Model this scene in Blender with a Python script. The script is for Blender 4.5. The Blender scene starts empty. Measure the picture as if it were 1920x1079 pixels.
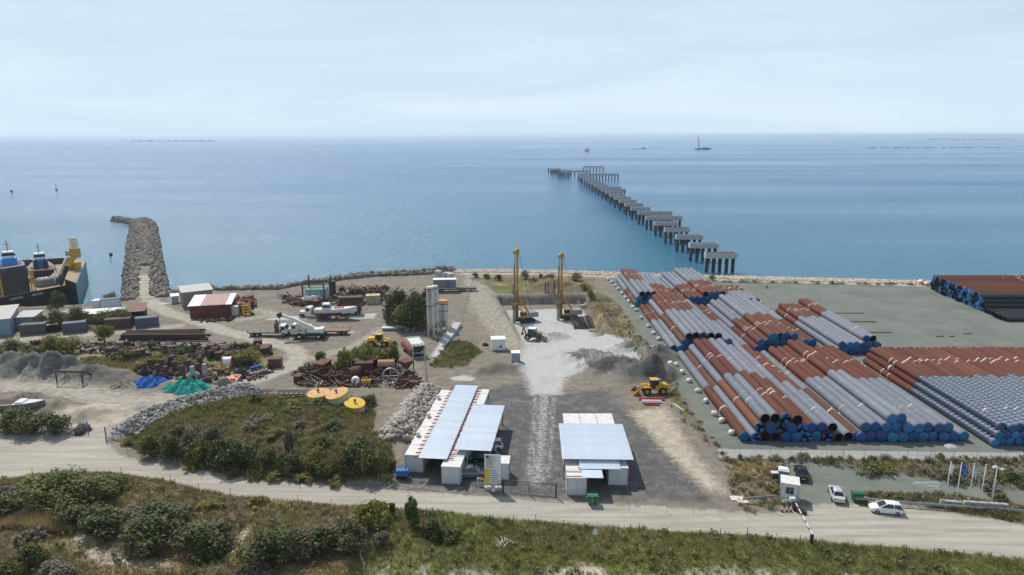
import bpy, math, random
import numpy as np
from mathutils import Matrix, Vector, Euler
R = math.radians
rng = np.random.default_rng(7)
random.seed(7)
scene = bpy.context.scene
col = scene.collection

# ---------------------------------------------------------------- camera
F = 1280.0; CX = 960.0; CY = 539.5; H = 46.0
PITCH = math.atan((CY - 252.0) / F)
cam_d = bpy.data.cameras.new('camera'); cam = bpy.data.objects.new('camera', cam_d); col.objects.link(cam)
cam.location = (0, 0, H); cam.rotation_euler = (math.pi / 2 - PITCH, 0, 0)
cam_d.sensor_width = 36.0; cam_d.lens = 24.0; cam_d.clip_start = 0.5; cam_d.clip_end = 120000
scene.camera = cam
scene.cycles.volume_bounces = 1

# ---------------------------------------------------------------- light
SUN_EL = R(52); SUN_AZ = R(-33)          # azimuth measured from +Y (view direction), negative = left
scene.view_settings.view_transform = 'Standard'; scene.view_settings.look = 'None'
scene.view_settings.exposure = 0.0; scene.view_settings.gamma = 1.0
scene.view_settings.use_curve_mapping = False
w = bpy.data.worlds.new('World'); scene.world = w; w.use_nodes = True
nt = w.node_tree; nt.nodes.clear()
def N(t, **k):
    n = nt.nodes.new(t)
    for a, b in k.items(): setattr(n, a, b)
    return n
sky = N('ShaderNodeTexSky', sky_type='NISHITA', sun_disc=False)
sky.sun_elevation = SUN_EL; sky.sun_rotation = SUN_AZ
sky.altitude = 50; sky.air_density = 1.0; sky.dust_density = 0.9; sky.ozone_density = 2.0
bg = N('ShaderNodeBackground'); bg.inputs[1].default_value = 0.105
tc = N('ShaderNodeTexCoord'); mp = N('ShaderNodeMapping'); mp.inputs['Scale'].default_value = (1.0, 1.0, 6.0)
mp.inputs['Rotation'].default_value = (R(8), R(5), 0)
nz = N('ShaderNodeTexNoise'); nz.inputs['Scale'].default_value = 1.1; nz.inputs['Detail'].default_value = 7; nz.inputs['Roughness'].default_value = 0.55
nz.inputs['Distortion'].default_value = 0.4
mr = N('ShaderNodeMapRange'); mr.inputs[1].default_value = 0.32; mr.inputs[2].default_value = 0.72; mr.inputs[3].default_value = 0.10; mr.inputs[4].default_value = 0.42      # optical depth of the veil overhead
mx = N('ShaderNodeMix', data_type='RGBA'); mx.inputs[7].default_value = (6.3, 7.85, 9.2, 1)   # thin high cloud veil
out = N('ShaderNodeOutputWorld')
L = nt.links.new
L(tc.outputs['Generated'], mp.inputs[0]); L(mp.outputs[0], nz.inputs['Vector']); L(nz.outputs['Fac'], mr.inputs[0])
sep = N('ShaderNodeSeparateXYZ'); L(tc.outputs['Generated'], sep.inputs[0])
def mth(op, a, b):
    n = N('ShaderNodeMath', operation=op)
    for i, q in enumerate((a, b)):
        if isinstance(q, (int, float)): n.inputs[i].default_value = q
        else: L(q, n.inputs[i])
    return n.outputs[0]
# the veil covers more of the sky towards the horizon because the line of sight through it is longer: 1 - exp(-depth / sin(elevation))
path = mth('DIVIDE', mr.outputs[0], mth('MAXIMUM', mth('ABSOLUTE', sep.outputs[2], 0.0), 0.06))
veil = mth('SUBTRACT', 1.0, mth('POWER', 2.71828, mth('MULTIPLY', path, -1.0)))
L(veil, mx.inputs[0])
m2 = N('ShaderNodeMapping'); m2.inputs['Scale'].default_value = (1.0, 1.3, 9.0); m2.inputs['Rotation'].default_value = (R(10), R(-12), R(20)); n2w = N('ShaderNodeTexNoise'); n2w.inputs['Scale'].default_value = 1.6; n2w.inputs['Detail'].default_value = 8; n2w.inputs['Roughness'].default_value = 0.6; n2w.inputs['Distortion'].default_value = 0.8
r2w = N('ShaderNodeMapRange'); r2w.inputs[1].default_value = 0.36; r2w.inputs[2].default_value = 0.68
vc = N('ShaderNodeMix', data_type='RGBA'); vc.inputs[6].default_value = (5.9, 7.5, 8.9, 1); vc.inputs[7].default_value = (7.0, 8.35, 9.45, 1)      # thinner and thicker wisps
L(tc.outputs['Generated'], m2.inputs[0]); L(m2.outputs[0], n2w.inputs['Vector']); L(n2w.outputs['Fac'], r2w.inputs[0]); L(r2w.outputs[0], vc.inputs[0]); L(vc.outputs[2], mx.inputs[7]); L(sky.outputs[0], mx.inputs[6]); L(mx.outputs[2], bg.inputs[0]); L(bg.outputs[0], out.inputs[0])

sd = bpy.data.lights.new('sun', 'SUN'); sd.energy = 4.0; sd.angle = R(0.8); sd.color = (1.0, 0.95, 0.87)
sun = bpy.data.objects.new('sun', sd); col.objects.link(sun)
dirv = Vector((math.sin(SUN_AZ) * math.cos(SUN_EL), math.cos(SUN_AZ) * math.cos(SUN_EL), math.sin(SUN_EL)))
sun.rotation_euler = dirv.to_track_quat('Z', 'Y').to_euler(); sun.location = (0, 0, 300)

# ---------------------------------------------------------------- pixel -> world
SP, CP = math.sin(PITCH), math.cos(PITCH)
def P(u, v, z=0.0):
    dx = (u - CX) / F; dy = (v - CY) / F
    t = (H - z) / (SP + dy * CP)
    return (dx * t, (CP - dy * SP) * t, z)
def PN(pts, z=0.0):
    return np.array([P(u, v, z)[:2] for u, v in pts])
def at_depth(u, v, Y):
    dx = (u - CX) / F; dy = (v - CY) / F
    t = Y / (CP - dy * SP)
    return (dx * t, Y, H - (SP + dy * CP) * t)

# ---------------------------------------------------------------- materials
MATS = {}
def M(name, c, rough=0.75, var=0.15, scale=1.5, metal=0.0, bump=0.0, rand=0.0, island=0.0, c2=None, thr=0.5, soft=0.12, bscale=None, trans=0.0, spec=0.4):
    if name in MATS: return MATS[name]
    m = bpy.data.materials.new(name); m.use_nodes = True
    t = m.node_tree; ns = t.nodes; l = t.links.new
    b = ns['Principled BSDF']
    b.inputs['Roughness'].default_value = rough; b.inputs['Metallic'].default_value = metal
    b.inputs['Specular IOR Level'].default_value = spec
    tcn = ns.new('ShaderNodeTexCoord')
    n1 = ns.new('ShaderNodeTexNoise'); n1.inputs['Scale'].default_value = scale; n1.inputs['Detail'].default_value = 7; n1.inputs['Roughness'].default_value = 0.65
    l(tcn.outputs['Object'], n1.inputs['Vector'])
    base = None
    if c2 is not None:
        r = ns.new('ShaderNodeMapRange'); r.inputs[1].default_value = thr - soft; r.inputs[2].default_value = thr + soft
        l(n1.outputs['Fac'], r.inputs[0])
        mm = ns.new('ShaderNodeMix'); mm.data_type = 'RGBA'; mm.inputs[6].default_value = (*c, 1); mm.inputs[7].default_value = (*c2, 1)
        l(r.outputs[0], mm.inputs[0]); base = mm.outputs[2]
    # value variation
    n2 = ns.new('ShaderNodeTexNoise'); n2.inputs['Scale'].default_value = scale * 2.7; n2.inputs['Detail'].default_value = 5
    l(tcn.outputs['Object'], n2.inputs['Vector'])
    r2 = ns.new('ShaderNodeMapRange'); r2.inputs[1].default_value = 0.25; r2.inputs[2].default_value = 0.75
    r2.inputs[3].default_value = 1 - var; r2.inputs[4].default_value = 1 + var
    l(n2.outputs['Fac'], r2.inputs[0]); val = r2.outputs[0]
    def addrand(sock, amt):
        nonlocal val
        r3 = ns.new('ShaderNodeMapRange'); r3.inputs[3].default_value = 1 - amt; r3.inputs[4].default_value = 1 + amt
        l(sock, r3.inputs[0]); mu = ns.new('ShaderNodeMath'); mu.operation = 'MULTIPLY'; l(val, mu.inputs[0]); l(r3.outputs[0], mu.inputs[1]); val = mu.outputs[0]
    if rand: addrand(ns.new('ShaderNodeObjectInfo').outputs['Random'], rand)
    if island: addrand(ns.new('ShaderNodeNewGeometry').outputs['Random Per Island'], island)
    hv = ns.new('ShaderNodeHueSaturation')
    if base is None: hv.inputs['Color'].default_value = (*c, 1)
    else: l(base, hv.inputs['Color'])
    l(val, hv.inputs['Value'])
    if island or rand:
        src = ns.new('ShaderNodeNewGeometry').outputs['Random Per Island'] if island else ns.new('ShaderNodeObjectInfo').outputs['Random']
        fr = ns.new('ShaderNodeMath'); fr.operation = 'MULTIPLY'; fr.inputs[1].default_value = 7.31; l(src, fr.inputs[0])
        f2 = ns.new('ShaderNodeMath'); f2.operation = 'FRACT'; l(fr.outputs[0], f2.inputs[0])
        r4 = ns.new('ShaderNodeMapRange'); k = 0.03 * max(island, rand) / 0.3; r4.inputs[3].default_value = 0.5 - k; r4.inputs[4].default_value = 0.5 + k
        l(f2.outputs[0], r4.inputs[0]); l(r4.outputs[0], hv.inputs['Hue'])
    l(hv.outputs[0], b.inputs['Base Color'])
    if bump:
        n3 = ns.new('ShaderNodeTexNoise'); n3.inputs['Scale'].default_value = bscale or scale * 6; n3.inputs['Detail'].default_value = 6
        l(tcn.outputs['Object'], n3.inputs['Vector'])
        bp = ns.new('ShaderNodeBump'); bp.inputs['Strength'].default_value = bump; bp.inputs['Distance'].default_value = 0.1
        l(n3.outputs['Fac'], bp.inputs['Height']); l(bp.outputs[0], b.inputs['Normal'])
    if trans:
        tr = ns.new('ShaderNodeBsdfTranslucent'); l(hv.outputs[0], tr.inputs[0]); ms = ns.new('ShaderNodeMixShader'); ms.inputs[0].default_value = trans
        l(b.outputs[0], ms.inputs[1]); l(tr.outputs[0], ms.inputs[2]); l(ms.outputs[0], ns['Material Output'].inputs[0])
    MATS[name] = m
    return m

# ---------------------------------------------------------------- mesh helpers
class MB:
    def __init__(s): s.v = []; s.f = []
    def add(s, vs, fs, mat=None):
        o = len(s.v)
        if mat is not None: vs = [mat @ Vector(q) for q in vs]
        s.v += [tuple(q) for q in vs]; s.f += [tuple(o + i for i in q) for q in fs]
        return s
    def box(s, c, d, rz=0.0, rx=0.0, ry=0.0, taper=1.0):
        x, y, z = d[0] / 2, d[1] / 2, d[2] / 2
        vs = [(-x, -y, -z), (x, -y, -z), (x, y, -z), (-x, y, -z), (-x * taper, -y * taper, z), (x * taper, -y * taper, z), (x * taper, y * taper, z), (-x * taper, y * taper, z)]
        m = Matrix.Translation(c) @ Euler((rx, ry, rz)).to_matrix().to_4x4()
        return s.add(vs, [(3, 2, 1, 0), (4, 5, 6, 7), (0, 1, 5, 4), (1, 2, 6, 5), (2, 3, 7, 6), (3, 0, 4, 7)], m)
    def bb(s, x0, x1, y0, y1, z0, z1):
        return s.box(((x0 + x1) / 2, (y0 + y1) / 2, (z0 + z1) / 2), (x1 - x0, y1 - y0, z1 - z0))
    def cyl(s, p0, p1, r0, r1=None, n=12, caps=True):
        r1 = r0 if r1 is None else r1
        p0 = Vector(p0); p1 = Vector(p1); d = (p1 - p0)
        q = d.to_track_quat('Z', 'Y').to_matrix(); o = len(s.v)
        for p, r in ((p0, r0), (p1, r1)):
            for i in range(n):
                a = 2 * math.pi * i / n
                s.v.append(tuple(p + q @ Vector((r * math.cos(a), r * math.sin(a), 0))))
        for i in range(n):
            j = (i + 1) % n; s.f.append((o + i, o + j, o + n + j, o + n + i))
        if caps:
            s.f.append(tuple(o + i for i in reversed(range(n)))); s.f.append(tuple(o + n + i for i in range(n)))
        return s
    def beam(s, p0, p1, wd, ht=None):
        ht = ht or wd
        p0 = Vector(p0); p1 = Vector(p1); d = p1 - p0
        q = d.to_track_quat('Y', 'Z').to_matrix().to_4x4()
        return s.add([(x, y, z) for z in (-ht / 2, ht / 2) for (x, y) in ((-wd / 2, 0), (wd / 2, 0), (wd / 2, d.length), (-wd / 2, d.length))],
                     [(3, 2, 1, 0), (4, 5, 6, 7), (0, 1, 5, 4), (1, 2, 6, 5), (2, 3, 7, 6), (3, 0, 4, 7)], Matrix.Translation(p0) @ q)
    def prism(s, prof, y0, y1, axis='y', mat=None):
        n = len(prof)
        f = {'y': lambda a, b, c: (a, c, b), 'x': lambda a, b, c: (c, a, b), 'z': lambda a, b, c: (a, b, c)}[axis]
        vs = [f(a, b, y0) for a, b in prof] + [f(a, b, y1) for a, b in prof]
        return s.add(vs, [tuple(range(n)), tuple(reversed(range(n, 2 * n)))] + [(i + n, (i + 1) % n + n, (i + 1) % n, i) for i in range(n)], mat)
    def lathe(s, prof, n=16, c=(0, 0, 0), mat=None):
        o = []; fs = []
        for r, z in prof:
            for i in range(n):
                a = 2 * math.pi * i / n; o.append((c[0] + r * math.cos(a), c[1] + r * math.sin(a), c[2] + z))
        for k in range(len(prof) - 1):
            for i in range(n):
                j = (i + 1) % n; fs.append((k * n + i, k * n + j, (k + 1) * n + j, (k + 1) * n + i))
        return s.add(o, fs, mat)
    def torus(s, c, R0, r, n=16, k=8, mat=None):
        o = []; fs = []
        for i in range(n):
            a = 2 * math.pi * i / n
            for j in range(k):
                b = 2 * math.pi * j / k; rr = R0 + r * math.cos(b)
                o.append((c[0] + rr * math.cos(a), c[1] + rr * math.sin(a), c[2] + r * math.sin(b)))
        for i in range(n):
            for j in range(k):
                i2 = (i + 1) % n; j2 = (j + 1) % k; fs.append((i * k + j, i2 * k + j, i2 * k + j2, i * k + j2))
        return s.add(o, fs, mat)
    def loft(s, secs, cap=True):
        o = len(s.v); n = len(secs[0])
        for q in secs: s.v += [tuple(p) for p in q]
        for k in range(len(secs) - 1):
            for i in range(n):
                j = (i + 1) % n; s.f.append((o + k * n + i, o + k * n + j, o + (k + 1) * n + j, o + (k + 1) * n + i))
        if cap:
            s.f.append(tuple(o + i for i in reversed(range(n)))); s.f.append(tuple(o + (len(secs) - 1) * n + i for i in range(n)))
        return s
    def sheet(s, f, nu, nv):
        o = len(s.v)
        for i in range(nu + 1):
            for j in range(nv + 1): s.v.append(tuple(f(i / nu, j / nv)))
        for i in range(nu):
            for j in range(nv):
                a = o + i * (nv + 1) + j; s.f.append((a, a + nv + 1, a + nv + 2, a + 1))
        return s
    def mesh(s, name):
        me = bpy.data.meshes.new(name); me.from_pydata(s.v, [], s.f); me.update(); return me
    def build(s, name, mat, parent=None, loc=(0, 0, 0), rot=(0, 0, 0), smooth=False, kind=None, bevel=0.0):
        me = s.mesh(name); me.materials.append(mat)
        return place(me, name, parent, loc, rot, smooth, kind, bevel)
def place(me, name, parent=None, loc=(0, 0, 0), rot=(0, 0, 0), smooth=False, kind=None, bevel=0.0):
    if smooth:
        me.polygons.foreach_set('use_smooth', [True] * len(me.polygons))
    o = bpy.data.objects.new(name, me); col.objects.link(o)
    o.location = loc; o.rotation_euler = rot
    if parent is not None: o.parent = parent
    if kind: o['kind'] = kind
    if bevel:
        bm_ = o.modifiers.new('bevel', 'BEVEL'); bm_.width = bevel; bm_.segments = 2; bm_.limit_method = 'ANGLE'
    return o
def smooth_angle(me, deg=40):
    me.polygons.foreach_set('use_smooth', [True] * len(me.polygons))
    try: me.set_sharp_from_angle(angle=R(deg))
    except Exception: pass
def tag(o, label, cat, group=None):
    o['label'] = label; o['category'] = cat
    if group: o['group'] = group
    return o
def thing(name, label, cat, loc=(0, 0, 0), rz=0.0, group=None, rot=None):
    o = bpy.data.objects.new(name, None); col.objects.link(o); o.empty_display_size = 0.3
    o.location = loc; o.rotation_euler = rot if rot else (0, 0, rz)
    return tag(o, label, cat, group)
def copy_tree(o, parent=None, loc=None, rz=None, label=None, group=None):
    c = o.copy(); col.objects.link(c)
    if parent is not None: c.parent = parent
    if loc is not None: c.location = loc
    if rz is not None: c.rotation_euler = (c.rotation_euler[0], c.rotation_euler[1], rz)
    if label: c['label'] = label
    if group: c['group'] = group
    for ch in o.children: copy_tree(ch, c)
    return c
def npmesh(name, V, Fc, mat=None):
    me = bpy.data.meshes.new(name); V = np.asarray(V, np.float32); Fc = np.asarray(Fc, np.int32)
    k = Fc.shape[1]
    me.vertices.add(len(V)); me.vertices.foreach_set('co', V.ravel())
    me.loops.add(Fc.size); me.loops.foreach_set('vertex_index', Fc.ravel())
    me.polygons.add(len(Fc)); me.polygons.foreach_set('loop_start', np.arange(len(Fc), dtype=np.int32) * k)
    me.update(calc_edges=True)
    if mat: me.materials.append(mat)
    return me
# ================================================================ terrain
def vnoise(x, y, s, seed):
    g = np.random.default_rng(seed).random((256, 256)); x = x / s; y = y / s
    xi = np.floor(x).astype(int); yi = np.floor(y).astype(int); fx = x - xi; fy = y - yi
    fx = fx * fx * (3 - 2 * fx); fy = fy * fy * (3 - 2 * fy)
    a = g[xi & 255, yi & 255]; b = g[(xi + 1) & 255, yi & 255]; c = g[xi & 255, (yi + 1) & 255]; d = g[(xi + 1) & 255, (yi + 1) & 255]
    return (a * (1 - fx) + b * fx) * (1 - fy) + (c * (1 - fx) + d * fx) * fy - 0.5
def fbm(x, y, s, seed, o=4):
    t = 0; a = 1.0
    for i in range(o):
        t = t + a * vnoise(x + 13.7 * i, y - 7.1 * i, s, seed + i); s /= 2.1; a *= 0.55
    return t
def sd_line(X, Y, pts):
    d = np.full(X.shape, 1e9)
    for (ax, ay), (bx, by) in zip(pts[:-1], pts[1:]):
        ex, ey = bx - ax, by - ay; L2 = ex * ex + ey * ey + 1e-9
        t = np.clip(((X - ax) * ex + (Y - ay) * ey) / L2, 0, 1)
        d = np.minimum(d, np.hypot(X - ax - t * ex, Y - ay - t * ey))
    return d
def inside(X, Y, poly):
    c = np.zeros(X.shape, bool); n = len(poly)
    for i in range(n):
        (ax, ay), (bx, by) = poly[i], poly[(i + 1) % n]
        if ay == by: continue
        k = (ay > Y) != (by > Y)
        c ^= k & (X < (bx - ax) * (Y - ay) / (by - ay) + ax)
    return c
def sd_poly(X, Y, poly):
    d = sd_line(X, Y, np.vstack([poly, poly[:1]]))
    return np.where(inside(X, Y, poly), -d, d)
def mask(sd, soft): return np.clip(0.5 - sd / soft, 0, 1)
def sstep(a, b, x):
    t = np.clip((x - a) / (b - a), 0, 1); return t * t * (3 - 2 * t)

WATER = -3.0
shore_px = [(-400, 583), (-150, 580), (0, 577), (130, 573), (168, 570), (190, 562), (228, 561), (326, 553), (345, 543), (420, 543), (520, 541), (560, 534), (640, 524),
            (700, 518), (780, 515), (850, 508), (900, 506), (1000, 507), (1130, 511), (1340, 518), (1500, 522), (1700, 527), (1920, 532), (2300, 541)]
shore = PN(shore_px)
land = np.vstack([[[-3000, shore[0][1]]], shore, [[3000, shore[-1][1]]], [[3000, -2500]], [[-3000, -2500]]])

pit = PN([(936, 556), (1098, 553), (1120, 590), (1128, 628), (1010, 645), (982, 640), (962, 600)])
green_px = [(232, 822), (270, 795), (340, 768), (440, 748), (480, 742), (585, 744), (690, 748), (705, 770), (700, 810), (735, 830), (742, 870), (735, 905), (600, 908), (480, 895), (340, 872), (260, 850)]
green = PN(green_px)
road_u = [(-500, 800), (-60, 812), (60, 815), (175, 816), (196, 822), (225, 853), (280, 868), (400, 888), (560, 908), (740, 920), (950, 932), (1100, 944), (1250, 952), (1440, 963), (1540, 945), (1640, 945), (1800, 965), (1920, 984), (2300, 1020)]
road_l = [(2300, 1085), (1920, 1047), (1700, 1028), (1500, 1012), (1300, 1000), (1100, 985), (960, 973), (820, 960), (680, 951), (560, 941), (430, 929), (320, 905), (220, 888), (130, 884), (60, 890), (0, 902), (-60, 915), (-500, 985)]
roadP = PN(road_u + road_l)
front = np.vstack([PN(list(reversed(road_l))), [[400, 60], [400, -300], [-400, -300], [-400, 60]]])
slab = PN([(1132, 520), (1340, 527), (1500, 530), (1920, 540), (2400, 555), (2400, 862), (1920, 850), (1380, 845), (1345, 835), (1230, 660), (1160, 560)])
MOUNDS = [(1038, 632, 6, 3.6, 2.3), (1105, 672, 8, 3.6, 2.3), (1150, 690, 8, 4.0, 3.0), (1195, 706, 7, 4.2, 2.8), (1228, 700, 5, 5, 2.6), (1190, 656, 8, 3.2, 2.2), (1232, 668, 5, 4.5, 2.8),
          (935, 694, 5, 2.4, 1.8), (970, 690, 2.5, 1.6, 1.0), (900, 700, 3.5, 2, 1.0), (60, 700, 9, 4.5, 3.0), (120, 702, 8, 4.5, 3.2), (185, 708, 8, 4, 2.4), (10, 696, 8, 5, 2.4), (230, 712, 5, 3, 1.2),
          (112, 765, 4, 2.6, 1.8), (55, 745, 4, 2.0, 1.0), (150, 782, 6, 3, 1.4), (195, 770, 6, 4, 1.0), (320, 722, 3, 2, 1.0), (1035, 537, 9, 5, 2.2), (1075, 540, 7, 5, 1.6), (935, 540, 8, 3, 0.8),
          (1300, 935, 2.6, 1.4, 0.8), (420, 662, 20, 4, 0.7), (300, 664, 16, 4, 0.8), (640, 905, 6, 2, 0.3), (1100, 585, 3, 8, 0.8), (1135, 600, 3, 10, 1.0)]
rock_ridges = [(PN([(262, 800), (330, 772), (400, 752), (462, 740)]), 3.2, 2.1), (PN([(752, 815), (775, 780), (800, 742)]), 3.2, 2.2)]
bw_line = np.array([P(272, 560)[:2], P(270, 500, 0)[:2], P(268, 450, 0)[:2], P(268, 413, 0)[:2]])
bw_line2 = np.array([P(268, 413, 0)[:2], P(216, 408, -1)[:2]])

def terrain(X, Y):
    sdl = sd_poly(X, Y, land)
    veg = np.maximum(mask(sd_poly(X, Y, green), 4), mask(sd_poly(X, Y, front), 3))
    z = fbm(X, Y, 9, 11) * 0.16 + fbm(X, Y, 2.2, 21, 3) * 0.05
    flat = np.maximum(mask(sd_poly(X, Y, slab), 3), mask(sd_poly(X, Y, roadP), 3))
    z = z * (1 - 0.85 * flat)
    z = z + veg * (fbm(X, Y, 12, 31) * 1.1 + fbm(X, Y, 3, 41) * 0.35) * np.clip(1 - flat, 0, 1)
    z = z + 1.9 * sstep(0, 6, -sd_poly(X, Y, green))
    sf = sd_poly(X, Y, front)
    z = z + 1.2 * sstep(1.0, 9, -sf) * np.clip(0.3 + 1.2 * fbm(X, Y, 18, 51), 0, 1)
    for u, v, rx, ry, h in MOUNDS:
        cx, cy, _ = P(u, v)
        r = np.hypot((X - cx) / rx, (Y - cy) / ry) + 0.35 * fbm(X, Y, 3.0, int(u)) + 0.16 * fbm(X, Y, 1.3, int(v))
        z = z + h * np.clip(1.05 - r, 0, 1) ** 1.15 * (1 + 0.38 * fbm(X, Y, 1.8, 77))
    for pts, wd, h in rock_ridges:
        z = z + h * np.clip(1 - sd_line(X, Y, pts) / wd, 0, 1)
    sp = sd_poly(X, Y, pit)
    yf0 = P(1000, 648)[1]; yf1 = P(1000, 612)[1]
    z = z - 2.6 * sstep(0.9, -0.4, sp + 0.5 * fbm(X, Y, 4, 5)) * sstep(yf0, yf1, Y)
    # coast
    z = np.where(sdl > -2.0, np.minimum(z, 0.25 - 0.0 * sdl), z)
    z = np.where(sdl > 0, np.maximum(0.1 - 0.42 * sdl, -9), z)
    # breakwater mound
    for ln, top, wd in ((bw_line, 0.4, 2.1), (bw_line2, -0.9, 0.8)):
        d = sd_line(X, Y, ln)
        z = np.maximum(z, top - np.clip(d - wd, 0, 99) * 0.80 + 0.25 * fbm(X, Y, 3, 91) * (d > wd))
    return z
def axis(segs):
    o = []
    for a, b, s in segs: o += list(np.arange(a, b, s))
    return np.array(o + [segs[-1][1]])
gx = axis([(-2600, -600, 400), (-600, -240, 30), (-240, -150, 1.6), (-150, 112, 0.55), (112, 150, 0.9), (150, 260, 4), (260, 600, 30), (600, 2600, 400)])
gy = axis([(-2400, -400, 400), (-400, 20, 30), (20, 60, 4), (60, 112, 0.42), (112, 160, 0.6), (160, 245, 0.8), (245, 440, 1.8)])
GX, GY = np.meshgrid(gx, gy)
GZ = terrain(GX, GY)
def hz(x, y):
    i = int(np.clip(np.searchsorted(gx, x) - 1, 0, len(gx) - 2)); j = int(np.clip(np.searchsorted(gy, y) - 1, 0, len(gy) - 2))
    fx = (x - gx[i]) / (gx[i + 1] - gx[i]); fy = (y - gy[j]) / (gy[j + 1] - gy[j])
    return float((GZ[j, i] * (1 - fx) + GZ[j, i + 1] * fx) * (1 - fy) + (GZ[j + 1, i] * (1 - fx) + GZ[j + 1, i + 1] * fx) * fy)
def hzv(x, y):
    i = np.clip(np.searchsorted(gx, x) - 1, 0, len(gx) - 2); j = np.clip(np.searchsorted(gy, y) - 1, 0, len(gy) - 2)
    fx = (x - gx[i]) / (gx[i + 1] - gx[i]); fy = (y - gy[j]) / (gy[j + 1] - gy[j])
    return (GZ[j, i] * (1 - fx) + GZ[j, i + 1] * fx) * (1 - fy) + (GZ[j + 1, i] * (1 - fx) + GZ[j + 1, i + 1] * fx) * fy
def G(u, v, dz=0.0):
    z = 0.0
    for _ in range(6):
        x, y, _z = P(u, v, z); z = hz(x, y)
    return (x, y, z + dz)

# ---- ground cover masks (what lies on the ground, not light)
def ml(pts, wd, soft): return mask(sd_line(GX, GY, PN(pts)) - wd, soft)
def mp_(pts, soft): return mask(sd_poly(GX, GY, PN(pts)), soft)
Z0 = np.zeros_like(GX)
U = CX + F * GX / np.maximum(GY * CP + (H - GZ) * SP, 1)      # horizontal bearing of a ground point, only to lay out the cover left/right
track = mask(sd_poly(GX, GY, roadP), 1.6)
track = np.maximum(track, ml([(150, 830), (215, 800), (290, 768), (400, 738), (480, 712), (540, 690), (560, 672), (552, 655), (500, 640), (430, 624), (370, 603), (320, 588), (285, 572), (272, 545), (270, 520)], 2.1, 2.4))
track = np.maximum(track, 0.66 * ml([(0, 722), (100, 726), (180, 745), (260, 752), (340, 745)], 4.0, 5))
track = np.maximum(track, 0.7 * ml([(0, 640), (120, 632), (230, 622), (330, 612)], 2.5, 4))
track = np.maximum(track, 0.53 * ml([(890, 520), (905, 570), (935, 610), (975, 650)], 4.5, 4))
track = np.maximum(track, 0.6 * ml([(585, 672), (660, 650), (740, 605), (800, 560)], 2.0, 3))
track = np.maximum(track, 0.6 * ml([(440, 570), (520, 590), (450, 600)], 2.5, 4))
chalk = mp_([(950, 566), (1088, 562), (1112, 596), (1118, 625), (1150, 628), (1190, 640), (1225, 655), (1228, 672), (1190, 690), (1110, 690), (1060, 708), (1050, 740), (995, 740), (985, 700), (960, 690), (985, 650), (975, 610)], 5)
chalk = np.maximum(chalk, 0.50 * ml([(1022, 700), (1018, 780), (1012, 850), (1005, 905)], 1.6, 2.6))
for l_ in ([(1004, 720), (1000, 800), (990, 890)], [(1040, 720), (1036, 800), (1030, 895)]):
    chalk = np.maximum(chalk, 0.60 * ml(l_, 0.5, 1.6))
chalk = np.maximum(chalk, 0.9 * mp_([(842, 708), (870, 703), (892, 708), (885, 715), (850, 714)], 1.0))
for q in ([(485, 600), (530, 593), (600, 592), (640, 597), (520, 601)], [(650, 592), (708, 586), (703, 598), (660, 599)], [(440, 622), (500, 626), (540, 628), (470, 630)], [(640, 624), (668, 621), (662, 628), (645, 629)], [(290, 566), (325, 568), (300, 573)]):
    chalk = np.maximum(chalk, 0.75 * mp_(q, 1.5))
chalk = np.maximum(chalk, 0.6 * mp_([(10, 602), (60, 590), (135, 579), (172, 577), (185, 584), (120, 596), (40, 606)], 3))
dark = mp_([(905, 730), (990, 712), (1060, 735), (1150, 730), (1175, 765), (1250, 830), (1345, 945), (1040, 938), (700, 912), (750, 870), (770, 830)], 4) * 0.80
dark = np.maximum(dark, 0.75 * ml([(400, 915), (560, 928), (700, 942), (900, 958)], 1.0, 2.6))
dark = np.maximum(dark, 0.9 * mp_([(1065, 660), (1130, 645), (1240, 635), (1255, 690), (1235, 722), (1130, 710), (1060, 680)], 3) * sstep(0.3, 0.9, GZ + 0.4 * fbm(GX, GY, 2, 8)))
dark = np.maximum(dark, 0.7 * ml([(0, 581), (120, 577), (160, 573)], 1.5, 2))
dark = np.maximum(dark, 0.55 * ml([(1150, 560), (1255, 700), (1330, 830)], 0.8, 1.6))
dark = np.maximum(dark, 0.65 * mp_([(0, 690), (230, 690), (240, 720), (120, 725), (0, 715)], 4))
for q_ in range(16):
    r_ = random.Random(q_ + 50); u_ = r_.uniform(330, 820); v_ = r_.uniform(580, 735); a_ = r_.uniform(-.5, .5); l_ = [(u_ + k * 26, v_ + a_ * k * 8 + r_.uniform(-2, 2)) for k in range(5)]
    track = np.maximum(track, 0.58 * ml(l_, 0.35, 1.0) * (U < 870))
for q_ in range(14):
    r_ = random.Random(q_ + 90); u_ = r_.uniform(890, 940); l_ = [(u_ + k * 13 + r_.uniform(-3, 3), 525 + k * 18) for k in range(8)]
    (track if q_ % 2 else dark)[:] = np.maximum(track if q_ % 2 else dark, 0.56 * ml(l_, 0.35, 1.1))
chalk = np.where(GZ > 0.7, np.minimum(chalk, 0.42 + 0.2 * fbm(GX, GY, 1.5, 3)), chalk)
slabm = mask(sd_poly(GX, GY, slab), 1.2)
slabm = np.maximum(slabm, 0.75 * mp_([(1380, 845), (1920, 850), (2300, 860), (2300, 960), (1820, 955), (1640, 948), (1500, 958), (1490, 900), (1390, 880)], 3))
slabm = np.maximum(slabm, 0.68 * ml([(120, 700), (20, 700)], 6, 4))
slabm = np.maximum(slabm, 0.7 * mp_([(30, 845), (160, 826), (200, 830), (150, 850), (60, 868)], 3))
fm = mask(sd_poly(GX, GY, front), 1.4); gm = mask(sd_poly(GX, GY, green), 2.5)
nA = fbm(GX, GY, 7, 101); nB = fbm(GX, GY, 4, 111); nC = fbm(GX, GY, 5, 121)
grn = fm * np.clip(0.40 + 0.42 * sstep(620, 760, U) + 0.5 * nA, 0, 1)
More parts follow.
